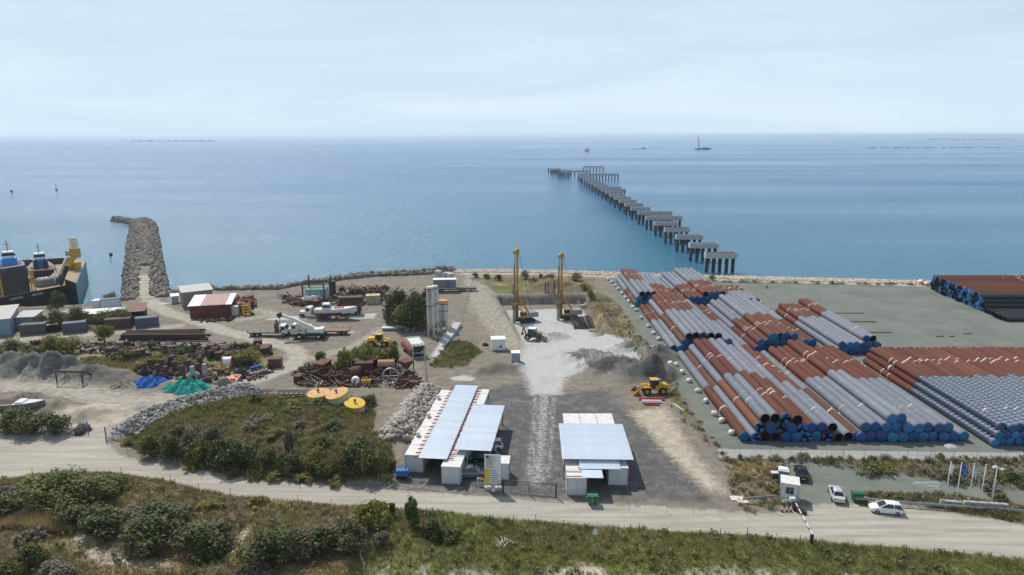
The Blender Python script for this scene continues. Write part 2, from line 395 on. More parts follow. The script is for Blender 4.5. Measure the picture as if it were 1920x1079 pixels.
yel = fm * np.clip(0.36 + 0.7 * nB, 0, 1); brn = fm * np.clip(0.85 - 0.30 * sstep(650, 760, U) + 0.5 * nC, 0, 1)
grn = np.maximum(grn, gm * np.clip(0.5 + 0.6 * nA, 0, 1)); brn = np.maximum(brn, gm * np.clip(0.85 + 0.4 * nC, 0, 1)); yel = np.maximum(yel, gm * np.clip(0.25 + 0.6 * nB, 0, 1))
sand = fm * np.clip(1.25 * mp_([(660, 1120), (720, 1062), (790, 1052), (850, 1072), (1000, 1066), (1250, 1076), (1500, 1068), (1920, 1078), (1920, 1150)], 5) * (0.45 + 0.9 * nB), 0, 1)
sand = np.maximum(sand, 0.75 * fm * mp_([(120, 1015), (170, 1005), (205, 1040), (330, 1050), (320, 1075), (220, 1070), (160, 1060)], 3))
sand = np.maximum(sand, fm * 0.8 * ml([(460, 985), (440, 1030), (400, 1060)], 0.6, 1.5))
sand = np.maximum(sand, 0.95 * mp_([(80, 790), (110, 768), (180, 760), (260, 765), (215, 800), (140, 808)], 3))
sand = np.maximum(sand, 0.85 * sstep(7.5, 4.0, np.abs(sd_poly(GX, GY, land) + 2.5)) * sstep(820, 890, U))
sand = np.maximum(sand, 0.7 * mp_([(1170, 770), (1255, 760), (1310, 850), (1380, 930), (1320, 925), (1240, 850)], 4))
for q, g_, y_, b_ in (([(805, 690), (840, 640), (875, 640), (905, 660), (870, 690)], .8, .3, .2), ([(1120, 545), (1150, 560), (1250, 700), (1340, 845), (1390, 860), (1345, 870), (1240, 730), (1160, 640), (1100, 560)], .42, .28, .5),
                      ([(150, 672), (330, 668), (420, 690), (250, 700), (150, 690)], .5, .7, .3), ([(0, 655), (530, 655), (520, 700), (400, 700), (220, 690), (0, 680)], .55, .45, .4),
                      ([(1345, 860), (1480, 862), (1490, 955), (1400, 965), (1370, 930)], .34, .40, .40), ([(1480, 862), (1620, 858), (1920, 862), (2200, 870), (2200, 930), (1900, 925), (1780, 905), (1640, 885), (1520, 875)], .32, .25, .40),
                      ([(1600, 925), (1760, 925), (1920, 950), (2300, 990), (2300, 1015), (1900, 982), (1700, 945), (1620, 938)], .5, .45, .45), ([(870, 520), (1120, 522), (1110, 550), (940, 552)], .5, .3, .7),
                      ([(1090, 555), (1130, 560), (1165, 640), (1120, 620)], .3, .35, .6), ([(1340, 524), (1920, 535), (1920, 539), (1340, 529)], .7, .3, .4), ([(230, 845), (290, 862), (420, 885), (600, 905), (740, 912), (760, 900), (500, 880)], .5, .6, .6)):
    m_ = mp_(q, 2.5)
    grn = np.maximum(grn, m_ * (g_ + 0.5 * nA)); yel = np.maximum(yel, m_ * (y_ + 0.5 * nB)); brn = np.maximum(brn, m_ * (b_ + 0.5 * nC))
nf = (1 - np.clip(track * 2 - 0.9, 0, 1))
grn, yel, brn = grn * nf, yel * nf, brn * nf
def stack4(*a): return np.stack([np.clip(q, 0, 1).ravel() for q in a], -1).astype(np.float32).ravel()

nxg, nyg = len(gx), len(gy)
idx = np.arange(nxg * nyg).reshape(nyg, nxg)
quads = np.stack([idx[:-1, :-1], idx[:-1, 1:], idx[1:, 1:], idx[1:, :-1]], -1).reshape(-1, 4)
gme = npmesh('ground', np.stack([GX, GY, GZ], -1).reshape(-1, 3), quads)
for nm, dat in (('coverA', stack4(track, dark, chalk, slabm)), ('coverB', stack4(grn, yel, brn, sand)), ('coverC', stack4(mask(sd_poly(GX, GY, roadP), 3), Z0, Z0, Z0))):
    at = gme.attributes.new(nm, 'FLOAT_COLOR', 'POINT'); at.data.foreach_set('color', dat)
def ground_mat():
    m = bpy.data.materials.new('ground_cover'); m.use_nodes = True; t = m.node_tree; ns = t.nodes; l = t.links.new; b = ns['Principled BSDF']
    b.inputs['Roughness'].default_value = 0.95; b.inputs['Specular IOR Level'].default_value = 0.15
    tc = ns.new('ShaderNodeTexCoord')
    def noise(s, det=6, sc=(1, 1, 1), rough=0.6, off=0):
        mpn = ns.new('ShaderNodeMapping'); mpn.inputs['Scale'].default_value = sc; mpn.inputs['Location'].default_value = (off, off * 1.7, 0)
        n = ns.new('ShaderNodeTexNoise'); n.inputs['Scale'].default_value = s; n.inputs['Detail'].default_value = det; n.inputs['Roughness'].default_value = rough
        l(tc.outputs['Object'], mpn.inputs[0]); l(mpn.outputs[0], n.inputs['Vector']); return n.outputs['Fac']
    def rng_(f, a, b_, c, d):
        r = ns.new('ShaderNodeMapRange'); l(f, r.inputs[0])
        for i, v in enumerate((a, b_, c, d)): r.inputs[1 + i].default_value = v
        return r.outputs[0]
    def math_(op, a, b_):
        n = ns.new('ShaderNodeMath'); n.operation = op
        for i, q in enumerate((a, b_)):
            if isinstance(q, (int, float)): n.inputs[i].default_value = q
            else: l(q, n.inputs[i])
        return n.outputs[0]
    def mixc(f, a, b_):
        n = ns.new('ShaderNodeMix'); n.data_type = 'RGBA'
        for i, q in ((0, f), (6, a), (7, b_)):
            if isinstance(q, tuple): n.inputs[i].default_value = (*q, 1)
            elif isinstance(q, (int, float)): n.inputs[i].default_value = q
            else: l(q, n.inputs[i])
        return n.outputs[2]
    def attr(nm):
        a = ns.new('ShaderNodeAttribute'); a.attribute_name = nm; s = ns.new('ShaderNodeSeparateColor'); l(a.outputs['Color'], s.inputs[0])
        return s.outputs[0], s.outputs[1], s.outputs[2], a.outputs['Alpha']
    tr, dk, ch, sl = attr('coverA'); gr, ye, br, sa = attr('coverB')
    n_big = noise(0.12, 5); n_mid = noise(0.7, 7, off=3); n_fine = noise(4.0, 8, rough=0.7, off=9); n_grit = noise(14, 4, rough=0.8, off=5)
    sx = noise(1.0, 6, (0.07, 1.1, 1), off=2); sy = noise(1.0, 6, (1.3, 0.05, 1), off=7)
    def two(a, b_, f, lo=0.35, hi=0.65): return mixc(rng_(f, lo, hi, 0, 1), a, b_)
    soil = two((0.150, 0.125, 0.095), (0.265, 0.228, 0.175), n_mid)
    soil = mixc(rng_(n_big, 0.35, 0.65, 0, 0.6), soil, (0.175, 0.162, 0.145))
    soil = mixc(rng_(noise(0.45, 8, (0.35, 1, 1), rough=0.7, off=15), 0.48, 0.70, 0, 0.6), soil, (0.33, 0.275, 0.21))
    mainr = attr('coverC')[0]; nt_ = noise(0.55, 8, rough=0.7, off=61); road = mixc(mainr, two((0.29, 0.262, 0.215), (0.46, 0.41, 0.335), nt_), two((0.31, 0.285, 0.24), (0.47, 0.425, 0.35), sx)); road = mixc(rng_(n_mid, 0.5, 0.7, 0, 0.5), road, (0.30, 0.295, 0.275))
    darkc = two((0.062, 0.060, 0.060), (0.175, 0.167, 0.16), n_fine, 0.35, 0.72); darkc = mixc(rng_(noise(0.28, 8, rough=0.7, off=44), 0.52, 0.66, 0, 0.7), darkc, (0.22, 0.205, 0.18)); darkc = mixc(rng_(n_mid, 0.5, 0.75, 0, 0.6), darkc, (0.26, 0.245, 0.225))
    chalkc = two((0.33, 0.33, 0.315), (0.56, 0.555, 0.53), n_fine, 0.3, 0.7); chalkc = mixc(rng_(noise(0.22, 7, rough=0.65, off=33), 0.5, 0.68, 0, 0.75), chalkc, (0.36, 0.345, 0.31)); chalkc = mixc(rng_(sy, 0.5, 0.75, 0, 0.4), chalkc, (0.33, 0.325, 0.305))
    slabc = two((0.142, 0.155, 0.134), (0.190, 0.200, 0.172), n_big); slabc = mixc(rng_(noise(0.35, 8, (0.25, 1, 1), rough=0.7, off=77), 0.52, 0.70, 0, 0.55), slabc, (0.235, 0.235, 0.205)); slabc = mixc(rng_(noise(0.5, 8, rough=0.75, off=87), 0.56, 0.70, 0, 0.5), slabc, (0.075, 0.078, 0.07)); slabc = mixc(rng_(n_mid, 0.5, 0.75, 0, 0.35), slabc, (0.21, 0.21, 0.185))
    grc = two((0.085, 0.105, 0.028), (0.19, 0.19, 0.06), n_fine); yec = two((0.27, 0.20, 0.085), (0.42, 0.33, 0.17), n_fine); brc = two((0.085, 0.060, 0.038), (0.20, 0.145, 0.09), n_fine)
    sac = two((0.34, 0.285, 0.215), (0.50, 0.435, 0.345), n_mid)
    c = soil
    def lay(c, mk, colr, nz, k=1.1, s=0.10):
        f = math_('ADD', mk, math_('MULTIPLY', math_('SUBTRACT', nz, 0.5), k))
        r = ns.new('ShaderNodeMapRange'); r.interpolation_type = 'SMOOTHSTEP'; l(f, r.inputs[0]); r.inputs[1].default_value = 0.5 - s; r.inputs[2].default_value = 0.5 + s
        return mixc(r.outputs[0], c, colr)
    n1 = noise(0.9, 8, rough=0.7, off=21); n2 = noise(1.6, 8, rough=0.75, off=31); n3 = noise(2.4, 7, rough=0.75, off=41)
    c = lay(c, sl, slabc, n1, 0.5, 0.2); c = lay(c, dk, darkc, n1, 1.5, 0.25); c = lay(c, tr, road, n1, 1.9, 0.28); c = lay(c, ch, chalkc, n2, 1.3, 0.22)
    c = lay(c, br, brc, n2, 1.3, 0.2); c = lay(c, ye, yec, n3, 1.4, 0.15); c = lay(c, gr, grc, noise(2.0, 8, rough=0.75, off=51), 1.4, 0.15); c = lay(c, sa, sac, n2, 1.3, 0.2)
    hv = ns.new('ShaderNodeHueSaturation'); l(c, hv.inputs['Color']); l(math_('MULTIPLY', rng_(n_grit, 0.3, 0.7, 0.82, 1.18), rng_(n_fine, 0.3, 0.7, 0.9, 1.1)), hv.inputs['Value'])
    l(hv.outputs[0], b.inputs['Base Color'])
    bp = ns.new('ShaderNodeBump'); bp.inputs['Strength'].default_value = 0.55; bp.inputs['Distance'].default_value = 0.12
    l(math_('ADD', n_fine, math_('MULTIPLY', n_grit, 0.4)), bp.inputs['Height']); l(bp.outputs[0], b.inputs['Normal'])
    return m
gme.materials.append(ground_mat())
ground = place(gme, 'ground', smooth=True, kind='structure')

# ================================================================ sea and haze
def sea_mat():
    m = bpy.data.materials.new('sea_water'); m.use_nodes = True; t = m.node_tree; ns = t.nodes; l = t.links.new; b = ns['Principled BSDF']
    tc = ns.new('ShaderNodeTexCoord')
    def noise(s, det, sc, off=0, rough=0.6):
        mpn = ns.new('ShaderNodeMapping'); mpn.inputs['Scale'].default_value = sc; mpn.inputs['Location'].default_value = (off, off, 0); mpn.inputs['Rotation'].default_value = (0, 0, R(6))
        n = ns.new('ShaderNodeTexNoise'); n.inputs['Scale'].default_value = s; n.inputs['Detail'].default_value = det; n.inputs['Roughness'].default_value = rough
        l(tc.outputs['Object'], mpn.inputs[0]); l(mpn.outputs[0], n.inputs['Vector']); return n.outputs['Fac']
    big = noise(1, 5, (0.0012, 0.006, 1), 3); 
    r = ns.new('ShaderNodeMapRange'); l(big, r.inputs[0]); r.inputs[1].default_value = 0.38; r.inputs[2].default_value = 0.62
    sep = ns.new('ShaderNodeSeparateXYZ'); l(tc.outputs['Object'], sep.inputs[0])
    ry = ns.new('ShaderNodeMapRange'); l(sep.outputs[1], ry.inputs[0]); ry.inputs[1].default_value = 190; ry.inputs[2].default_value = 700     # shallows turn to deep water
    mx = ns.new('ShaderNodeMix'); mx.data_type = 'RGBA'; mx.inputs[6].default_value = (0.020, 0.150, 0.235, 1); mx.inputs[7].default_value = (0.012, 0.105, 0.245, 1); l(ry.outputs[0], mx.inputs[0])
    l(mx.outputs[2], b.inputs['Base Color']); b.inputs['IOR'].default_value = 1.333
    rr = ns.new('ShaderNodeMapRange'); l(big, rr.inputs[0]); rr.inputs[1].default_value = 0.35; rr.inputs[2].default_value = 0.66; rr.inputs[3].default_value = 0.14; rr.inputs[4].default_value = 0.26
    l(rr.outputs[0], b.inputs['Roughness'])
    w1 = noise(1, 4, (0.22, 0.65, 1), 1); w2 = noise(1, 3, (1.4, 3.0, 1), 5)
    ad = ns.new('ShaderNodeMath'); ad.operation = 'MULTIPLY_ADD'; l(w2, ad.inputs[0]); ad.inputs[1].default_value = 0.30; l(w1, ad.inputs[2])
    st = ns.new('ShaderNodeMapRange'); l(big, st.inputs[0]); st.inputs[1].default_value = 0.36; st.inputs[2].default_value = 0.60; st.inputs[3].default_value = 0.55; st.inputs[4].default_value = 1.0
    bp = ns.new('ShaderNodeBump'); bp.inputs['Distance'].default_value = 1.0; l(st.outputs[0], bp.inputs['Strength'])
    l(ad.outputs[0], bp.inputs['Height']); l(bp.outputs[0], b.inputs['Normal'])
    return m
sea = MB()
sea.lathe([(0.01, WATER), (300, WATER), (2000, WATER), (10000, WATER), (40000, WATER)], 48)
sea = sea.build('sea', sea_mat(), kind='structure')
hm = bpy.data.materials.new('haze_air'); hm.use_nodes = True
hm.node_tree.nodes.remove(hm.node_tree.nodes['Principled BSDF'])
pv = hm.node_tree.nodes.new('ShaderNodeVolumePrincipled'); pv.inputs['Color'].default_value = (0.82, 0.93, 1.0, 1); pv.inputs['Density'].default_value = 0.00011; pv.inputs['Anisotropy'].default_value = 0.4
hm.node_tree.links.new(pv.outputs[0], hm.node_tree.nodes['Material Output'].inputs['Volume'])
HAZE = MB().bb(-41000, 41000, -41000, 41000, -12, 54).build('haze', hm, kind='stuff')
# ================================================================ pipes
mBrown = M('pipe_brown', (0.125, 0.043, 0.026), 0.8, 0.16, 0.9, rand=0.16, bump=0.05, c2=(0.150, 0.062, 0.040), thr=.6, spec=.2)
mRust = M('pipe_orange_brown', (0.17, 0.060, 0.022), 0.8, 0.14, 0.8, rand=0.12)
mGrey = M('pipe_grey', (0.165, 0.182, 0.218), 0.72, 0.10, 0.8, rand=0.10, c2=(0.190, 0.202, 0.225), thr=.58, spec=.25)
mNavy = M('pipe_navy', (0.042, 0.062, 0.10), 0.45, 0.15, 0.7, rand=0.12)
mBlack = M('pipe_black', (0.03, 0.032, 0.037), 0.5, 0.2, 0.7, rand=0.2)
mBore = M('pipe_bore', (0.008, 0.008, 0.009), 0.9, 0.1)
mCap = M('cap_blue', (0.010, 0.095, 0.26), 0.35, 0.25, 1.5, rand=0.25)
mCapL = M('cap_cyan', (0.016, 0.16, 0.36), 0.4, 0.2, 1.5, rand=0.15)
mStrap = M('strap_white', (0.62, 0.55, 0.48), 0.8, 0.15, 3)
mPink = M('tape_pink', (0.75, 0.42, 0.36), 0.8, 0.1, 3)
mPad = M('pale_pads', (0.45, 0.50, 0.55), 0.5, 0.1, 3)
mCollar = M('collar_red', (0.20, 0.075, 0.055), 0.6, 0.15, 2)
PIPE_N = 22
def unit_pipe():
    m = MB(); n = PIPE_N
    for y, r in ((0, 1), (1, 1), (1, .94), (0, .94)):
        for i in range(n):
            a = 2 * math.pi * i / n; m.v.append((r * math.cos(a), y, r * math.sin(a)))
    for k in (0, 1, 3):
        k2 = (k + 1) % 4
        for i in range(n):
            j = (i + 1) % n; m.f.append((k * n + i, k2 * n + i, k2 * n + j, k * n + j))
    return m
_up = {}
def pipe_me(mat):
    if mat.name not in _up:
        me = unit_pipe().mesh('pipe_body'); me.materials.append(mat); smooth_angle(me, 40); _up[mat.name] = me
    return _up[mat.name]
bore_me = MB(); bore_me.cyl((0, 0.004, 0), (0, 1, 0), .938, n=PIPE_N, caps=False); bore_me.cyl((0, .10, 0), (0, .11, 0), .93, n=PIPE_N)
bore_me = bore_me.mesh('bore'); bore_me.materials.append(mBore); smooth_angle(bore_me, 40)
def cap_mesh(mat):
    m = MB()
    n = PIPE_N; pr = [(1.03, .12), (1.035, -.03), (1.0, -.06), (.72, -.085), (.35, -.095), (0.01, -.10)]
    for r, y in pr:
        for i in range(n):
            a = 2 * math.pi * i / n; m.v.append((r * math.cos(a), y, r * math.sin(a)))
    for k in range(len(pr) - 1):
        for i in range(n):
            j = (i + 1) % n; m.f.append((k * n + i, k * n + j, (k + 1) * n + j, (k + 1) * n + i))
    me = m.mesh('end_cap'); me.materials.append(mat); smooth_angle(me, 50); return me
cap_me = cap_mesh(mCap); capL_me = cap_mesh(mCapL)
def torn_mesh(mat, seed):
    rr = random.Random(seed); m = MB(); n = PIPE_N
    a0 = rr.random() * 6.28; a = a0
    while a < a0 + 6.28:
        wd = rr.uniform(.7, 2.0); ins = rr.uniform(.05, .5)
        pts = []
        for k in range(4):
            b = a + wd * k / 3; pts.append((1.03 * math.cos(b), -.02, 1.03 * math.sin(b)))
        for k in range(3, -1, -1):
            b = a + wd * (.2 + .6 * k / 3); pts.append((ins * math.cos(b), .03 + rr.uniform(0, .12), ins * math.sin(b)))
        m.add(pts, [(0, 1, 6, 7), (1, 2, 5, 6), (2, 3, 4, 5)])
        a += wd + rr.uniform(.3, 1.4)
    m.cyl((0, .12, 0), (0, -.03, 0), 1.032, n=n, caps=False)
    me = m.mesh('torn_cap'); me.materials.append(mat); return me
torn_mes = [torn_mesh(mCapL if k % 2 else mCap, k) for k in range(4)]
def band_mesh(wd, r, mat, flap=False):
    m = MB(); m.cyl((0, -wd / 2, 0), (0, wd / 2, 0), r, n=PIPE_N, caps=False)
    m.cyl((0, wd / 2, 0), (0, -wd / 2, 0), r - .015, n=PIPE_N, caps=False)
    if flap:
        m.sheet(lambda a, b: (r * math.cos(1.9 - .7 * a) * (1 + .12 * math.sin(6 * a)), -wd * .6 + b * wd * .9 + a * .5, r * math.sin(1.9 - .7 * a) * (1.02 + .16 * a * (1 - a) * 2 + .05 * math.sin(9 * a))), 6, 1)
    me = m.mesh('strap'); me.materials.append(mat); return me
strap_mes = [band_mesh(.16, 1.02, mStrap), band_mesh(.22, 1.025, mStrap, True), band_mesh(.3, 1.02, mStrap, True), band_mesh(.14, 1.02, mPink, True)]
ring_me = band_mesh(.05, 1.012, mStrap); collar_me = band_mesh(.24, 1.012, mCollar)
_pads = {}
def pads_me(L, r):  # small pale blocks in rows along the upper side of a pipe
    k = (round(L, 1), r)
    if k not in _pads:
        m = MB(); q = random.Random(3); y = 0.4
        while y < L - .3:
            for a in (50, 78, 105, 132):
                ang = R(a + q.uniform(-4, 4)); m.box((1.02 * r * math.cos(ang), y + q.uniform(-.08, .08), 1.02 * r * math.sin(ang)), (.17, .15, .06), ry=-(ang - math.pi / 2))
            y += 0.95
        me = m.mesh('pale_pads'); me.materials.append(mPad); _pads[k] = me
    return _pads[k]
PCOL = {'B': (mBrown, 'brown'), 'O': (mRust, 'orange-brown'), 'G': (mGrey, 'grey'), 'S': (mGrey, 'grey studded'), 'N': (mNavy, 'dark blue studded'), 'K': (mBlack, 'black')}
pr_ = random.Random(11)
LAYN = ['bottom', 'second layer', 'top']
npipe = 0
def pipe(c, x, y0, y1, z, r, where, grp, front=None, rz=0.0, back_open=True):
    """one pipe lying along its local +Y; front: None | 'cap' | 'torn' | 'open'"""
    global npipe; npipe += 1
    mat, cn = PCOL[c]; L_ = y1 - y0
    end = {'cap': 'with blue cap', 'torn': 'with torn cap', 'open': 'with open end', None: 'at the rear'}[front]
    t = thing(cn.replace('-', '_').replace(' ', '_') + '_pipe', f'{cn} pipe {end}, {where}', 'pipe', (x, y0, z), rz, grp)
    t.rotation_euler = (0, pr_.uniform(-.5, .5) * 0.0, rz)
    b = place(pipe_me(mat), 'pipe_body', t); b.scale = (r, L_, r); b.rotation_euler = (0, pr_.uniform(0, 6.28), 0)
    if front == 'cap':
        o = place(cap_me if pr_.random() < .75 else capL_me, 'end_cap', t); o.scale = (r, 1, r)
    elif front:
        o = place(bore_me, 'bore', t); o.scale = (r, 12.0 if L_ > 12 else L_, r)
        if front == 'torn':
            o = place(torn_mes[pr_.randrange(4)], 'torn_cap', t); o.scale = (r, 1, r); o.rotation_euler = (0, pr_.uniform(0, 6), 0)
    if c in 'GSN' and front:
        o = place(collar_me, 'collar', t, (0, .32, 0)); o.scale = (r, 1, r)
    if c in 'BO':
        for f in ((.5,) if pr_.random() < .5 else (.46, .56)):
            o = place(strap_mes[pr_.choice((0, 1, 1, 2))], 'strap', t, (0, L_ * (f + pr_.uniform(-.05, .05)), 0)); o.scale = (r, 1, r)
    elif c in 'G':
        for k in range(1, 4):
            o = place(ring_me, 'joint_ring', t, (0, L_ * (k / 4 + pr_.uniform(-.04, .04)), 0)); o.scale = (r, 1, r)
        if pr_.random() < .35:
            o = place(strap_mes[pr_.choice((0, 1, 3))], 'strap', t, (0, L_ * (.35 + pr_.uniform(-.03, .03)), 0)); o.scale = (r, 1, r)
    elif c in 'SN':
        o = place(pads_me(L_, r), 'pale_pads', t, kind='stuff')
        if pr_.random() < .3:
            o = place(strap_mes[pr_.choice((1, 2, 3))], 'strap', t, (0, L_ * (.3 + pr_.uniform(-.03, .03)), 0)); o.scale = (r, 1, r)
    return t
ONES = ['', 'first', 'second', 'third', 'fourth', 'fifth', 'sixth', 'seventh', 'eighth', 'ninth', 'tenth', 'eleventh', 'twelfth', 'thirteenth', 'fourteenth', 'fifteenth', 'sixteenth', 'seventeenth', 'eighteenth', 'nineteenth']
TENS = {2: ('twenty', 'twentieth'), 3: ('thirty', 'thirtieth'), 4: ('forty', 'fortieth'), 5: ('fifty', 'fiftieth'), 6: ('sixty', 'sixtieth'), 7: ('seventy', 'seventieth'), 8: ('eighty', 'eightieth'), 9: ('ninety', 'ninetieth')}
def ordw(n): return ONES[n] if n < 20 else (TENS[n // 10][1] if n % 10 == 0 else TENS[n // 10][0] + '-' + ONES[n % 10])
def stack(where, x0, s, r, y0, y1, layers, split=.48, openp=.12, frontvis=None, seg_single=False):
    """layers: list of (first index, string list like 'BG' front/back) per layer"""
    occ = [set(range(i0, i0 + len(cs))) for i0, cs in layers]
    for k, (i0, cs) in enumerate(layers):
        for q, c in enumerate(cs):
            i = i0 + q
            covered = k + 1 < len(layers) and (i in occ[k + 1]) and (i - 1 in occ[k + 1])
            x = x0 + s * (i + .5 * k); z = r + k * s * .866 * .985
            ya = y0 + pr_.uniform(-.35, .35) + (0 if k == 0 else .25 * k); yb = y1 + pr_.uniform(-.4, .4); ym = ya + (yb - ya) * (split + pr_.uniform(-.025, .025))
            lw = f'{ordw(q + 1)} from sandbags, {LAYN[min(k, 2)]}, {where[4:]}'
            f = c[2] if len(c) > 2 else None
            st = {'o': 'open', 't': 'torn', 'c': 'cap'}.get(f) or ('open' if pr_.random() < openp * .6 else 'torn' if pr_.random() < openp else 'cap')
            if frontvis is None or i <= frontvis or k == len(layers) - 1:
                pipe(c[0], x, ya, ym, z, r, lw, f'pipes of {where}', st)
            if not covered: pipe(c[1], x, ym + .06, yb, z, r, lw, f'pipes of {where}', None)
stack('the front stack beside the sandbags', 35.6, 1.59, .775, 97, 137.5,
      [(0, ['BGc', 'GBt', 'BGo', 'GBo', 'BGc', 'GBc', 'BGt', 'BGc', 'BGt', 'GGo', 'GBo', 'BGc']), (1, ['OGt', 'GBc', 'BGt', 'GBc', 'BGt', 'BGc', 'GGc', 'GBo']), (1, ['GBo', 'GBo', 'BGt', 'BGo'])], split=.47)
stack('the all-grey front stack', 53.4, 1.59, .775, 97, 136.5,
      [(0, ['GB'] * 11), (0, ['GB'] * 9), (2, ['GB', 'GB'])], split=.53, openp=0)
stack('the wide dark blue stack', 72.7, 1.30, .62, 95.3, 134, [(0, ['NBc'] * 6), (0, ['NBc'] * 6), (0, ['NBc'] * 31)], split=.56, openp=0, frontvis=5)
stack('the middle row beside the sandbags', 35.0, 1.59, .775, 141, 178,
      [(0, ['GBt', 'GBc', 'GB', 'BG', 'GB', 'GB', 'BG', 'GB', 'GBc', 'GBc', 'GBc']), (1, ['BGc', 'GB', 'GB', 'GBc', 'GB', 'GBc', 'GGc']), (1, ['GBo', 'GBo', 'GBt', 'GBo', 'GBo'])], split=.56)
stack('the brown-fronted middle stack', 53.0, 1.59, .775, 141, 178,
      [(0, ['BGc'] * 9), (0, ['BG'] * 8), (1, ['BGc', 'BGt', 'BGc', 'BGc'])], split=.45, openp=.05)
stack('the short stack before the beach', 61.0, 1.5, .72, 179, 196, [(0, ['GB'] * 5), (0, ['GB'] * 4)], split=.6)
stack('the studded stack on open slab', 70.0, 1.48, .72, 139.5, 174, [(0, ['SBc'] * 7), (0, ['SBc'] * 6), (3, ['SBc', 'SBo'])], split=.62, openp=0.05)
stack('the seaward row beside the sandbags', 34.0, 1.55, .76, 181, 214,
      [(0, ['BGc', 'BGc', 'GB', 'GB', 'BG', 'BG', 'BG', 'BG', 'BG']), (0, ['GG', 'BGt', 'GB', 'GB', 'BG', 'BG', 'BG']), (0, ['GBo', 'GBt', 'GBo'])], split=.5)
stack('the seaward row below the pier', 48.2, 1.55, .76, 181, 216,
      [(0, ['BGc'] * 9), (0, ['BGc'] * 8), (2, ['BGo', 'BGc', 'BGc', 'BGo'])], split=.45)
# dark pipes lying across the slab
Ys = []
for k, n_ in enumerate((30, 27, 24, 21)):
    for i in range(n_):
        y = 166 + 1.32 * (i + .5 * k); z = .64 + k * 1.1
        if k == 0 and i >= 7: pass
        if k >= 1: y += 9.2 - k * 0.3
        if y > 202: continue
        top = k == 3 or (k == 0 and i < 7) or i < 1
        x0_ = 124 + (y - 166) * .08 + pr_.uniform(-.4, .4)
        c = 'B' if (k == 3 and i > 1) else 'K'
        pipe(c, x0_, 0, 46 if top else 12, z, .63, f'{ordw(i + 1)} from the road side, {ordw(k + 1)} layer up, dark crosswise stack', 'pipes of the dark stack laid crosswise', pr_.choice(('cap', 'open', 'open', 'torn')) if (k or i > 5) else 'open', rz=-math.pi / 2).location = (x0_, y, z)
        npipe += 1
# ================================================================ unfinished pier
mConc = M('pier_concrete', (0.44, 0.42, 0.40), 0.9, 0.12, 0.6, bump=0.15, rand=0.05)
mConcIn = M('pier_recess', (0.30, 0.285, 0.27), 0.9, 0.15, 0.8)
mPile = M('pier_pile', (0.022, 0.025, 0.028), 0.7, 0.3, 0.8)
mRebar = M('pier_rebar', (0.28, 0.05, 0.045), 0.8, 0.2, 2)
def bent(x0, x1, y, label, npile=5, capz=2.3, caph=2.0, red=False, cap=True, grp='unfinished pier supports'):
    t = thing('pier_support', label, 'pier', ((x0 + x1) / 2, y, WATER), 0, grp)
    wx = (x1 - x0) / 2; d = 1.5; zb = capz - WATER
    if cap:
        m = MB(); m.bb(-wx, wx, -d, d, zb, zb + .5)
        for a in (-1, 1):
            m.bb(-wx, wx, a * d - .2 if a > 0 else -d, d if a > 0 else -d + .2, zb + .501, zb + caph)
            m.bb(a * wx - .2 if a > 0 else -wx, wx if a > 0 else -wx + .2, -d + .201, d - .201, zb + .501, zb + caph)
        m.build('cap_beam', mConc, t, bevel=.04)
        m = MB(); rr = random.Random(int(y))
        for k in range(int(wx * 4)):
            xx = -wx + .5 + k * .5
            m.beam((xx, -d + .3, zb + caph - (.1 if red else .5)), (xx, d - .3, zb + caph - (.1 if red else .5)), .07)
            if red: m.beam((xx, -d + .35, zb + .5), (xx, -d + .35, zb + caph + rr.uniform(.1, .5)), .06); m.beam((xx, d - .35, zb + .5), (xx, d - .35, zb + caph + rr.uniform(.1, .5)), .06)
        for yy in (-.8, -.2, .4, .9): m.beam((-wx + .3, yy, zb + caph - (.03 if red else .43)), (wx - .3, yy, zb + caph - (.03 if red else .43)), .07)
        m.build('rebar', mRebar if red else mConcIn, t)
    for k in range(npile):
        xx = -wx + .9 + (2 * wx - 1.8) * k / max(npile - 1, 1)
        MB().cyl((0, 0, -5), (0, 0, zb + (0 if cap else 1.2)), .66, n=12).build('pile', mPile, t, (xx, (.0 if k % 2 else .25), 0), smooth=True)
    return t
ORD = ['first', 'second', 'third', 'fourth', 'fifth', 'sixth', 'seventh', 'eighth', 'ninth', 'tenth', 'eleventh', 'twelfth', 'thirteenth', 'fourteenth', 'fifteenth', 'sixteenth', 'seventeenth', 'eighteenth', 'nineteenth', 'twentieth', 'twenty-first', 'twenty-second']
PX0 = 69.8
for k in range(22):
    wide = k in (5, 6, 13, 14); y = 243.5 + 22.55 * k
    bent(PX0, PX0 + (19.0 if wide else 11.3), y, f'{ORD[k]} ' + ('wide ' if wide else '') + 'concrete pier support counted from the beach', 9 if wide else 5, red=k in (0, 3))
bent(PX0 + 1, PX0 + 46, 748, 'long concrete pier head beam standing on dark piles', 14, caph=2.2)
for q, (xa, xb, yy, nn) in enumerate(((52, 66, 790, 7), (56, 92, 815, 9), (48, 72, 850, 9), (46, 62, 890, 6))):
    bent(xa, xb, yy, ['bare dark piles beside the pier head beam', 'row of bare piles just beyond the pier head beam', 'middle row of bare piles at the pier end', 'outermost row of bare piles at the pier end'][q], nn, cap=(q == 1))
bent(96, 124, 935, 'separate framed dolphin standing beyond the pier head', 7, caph=1.6)

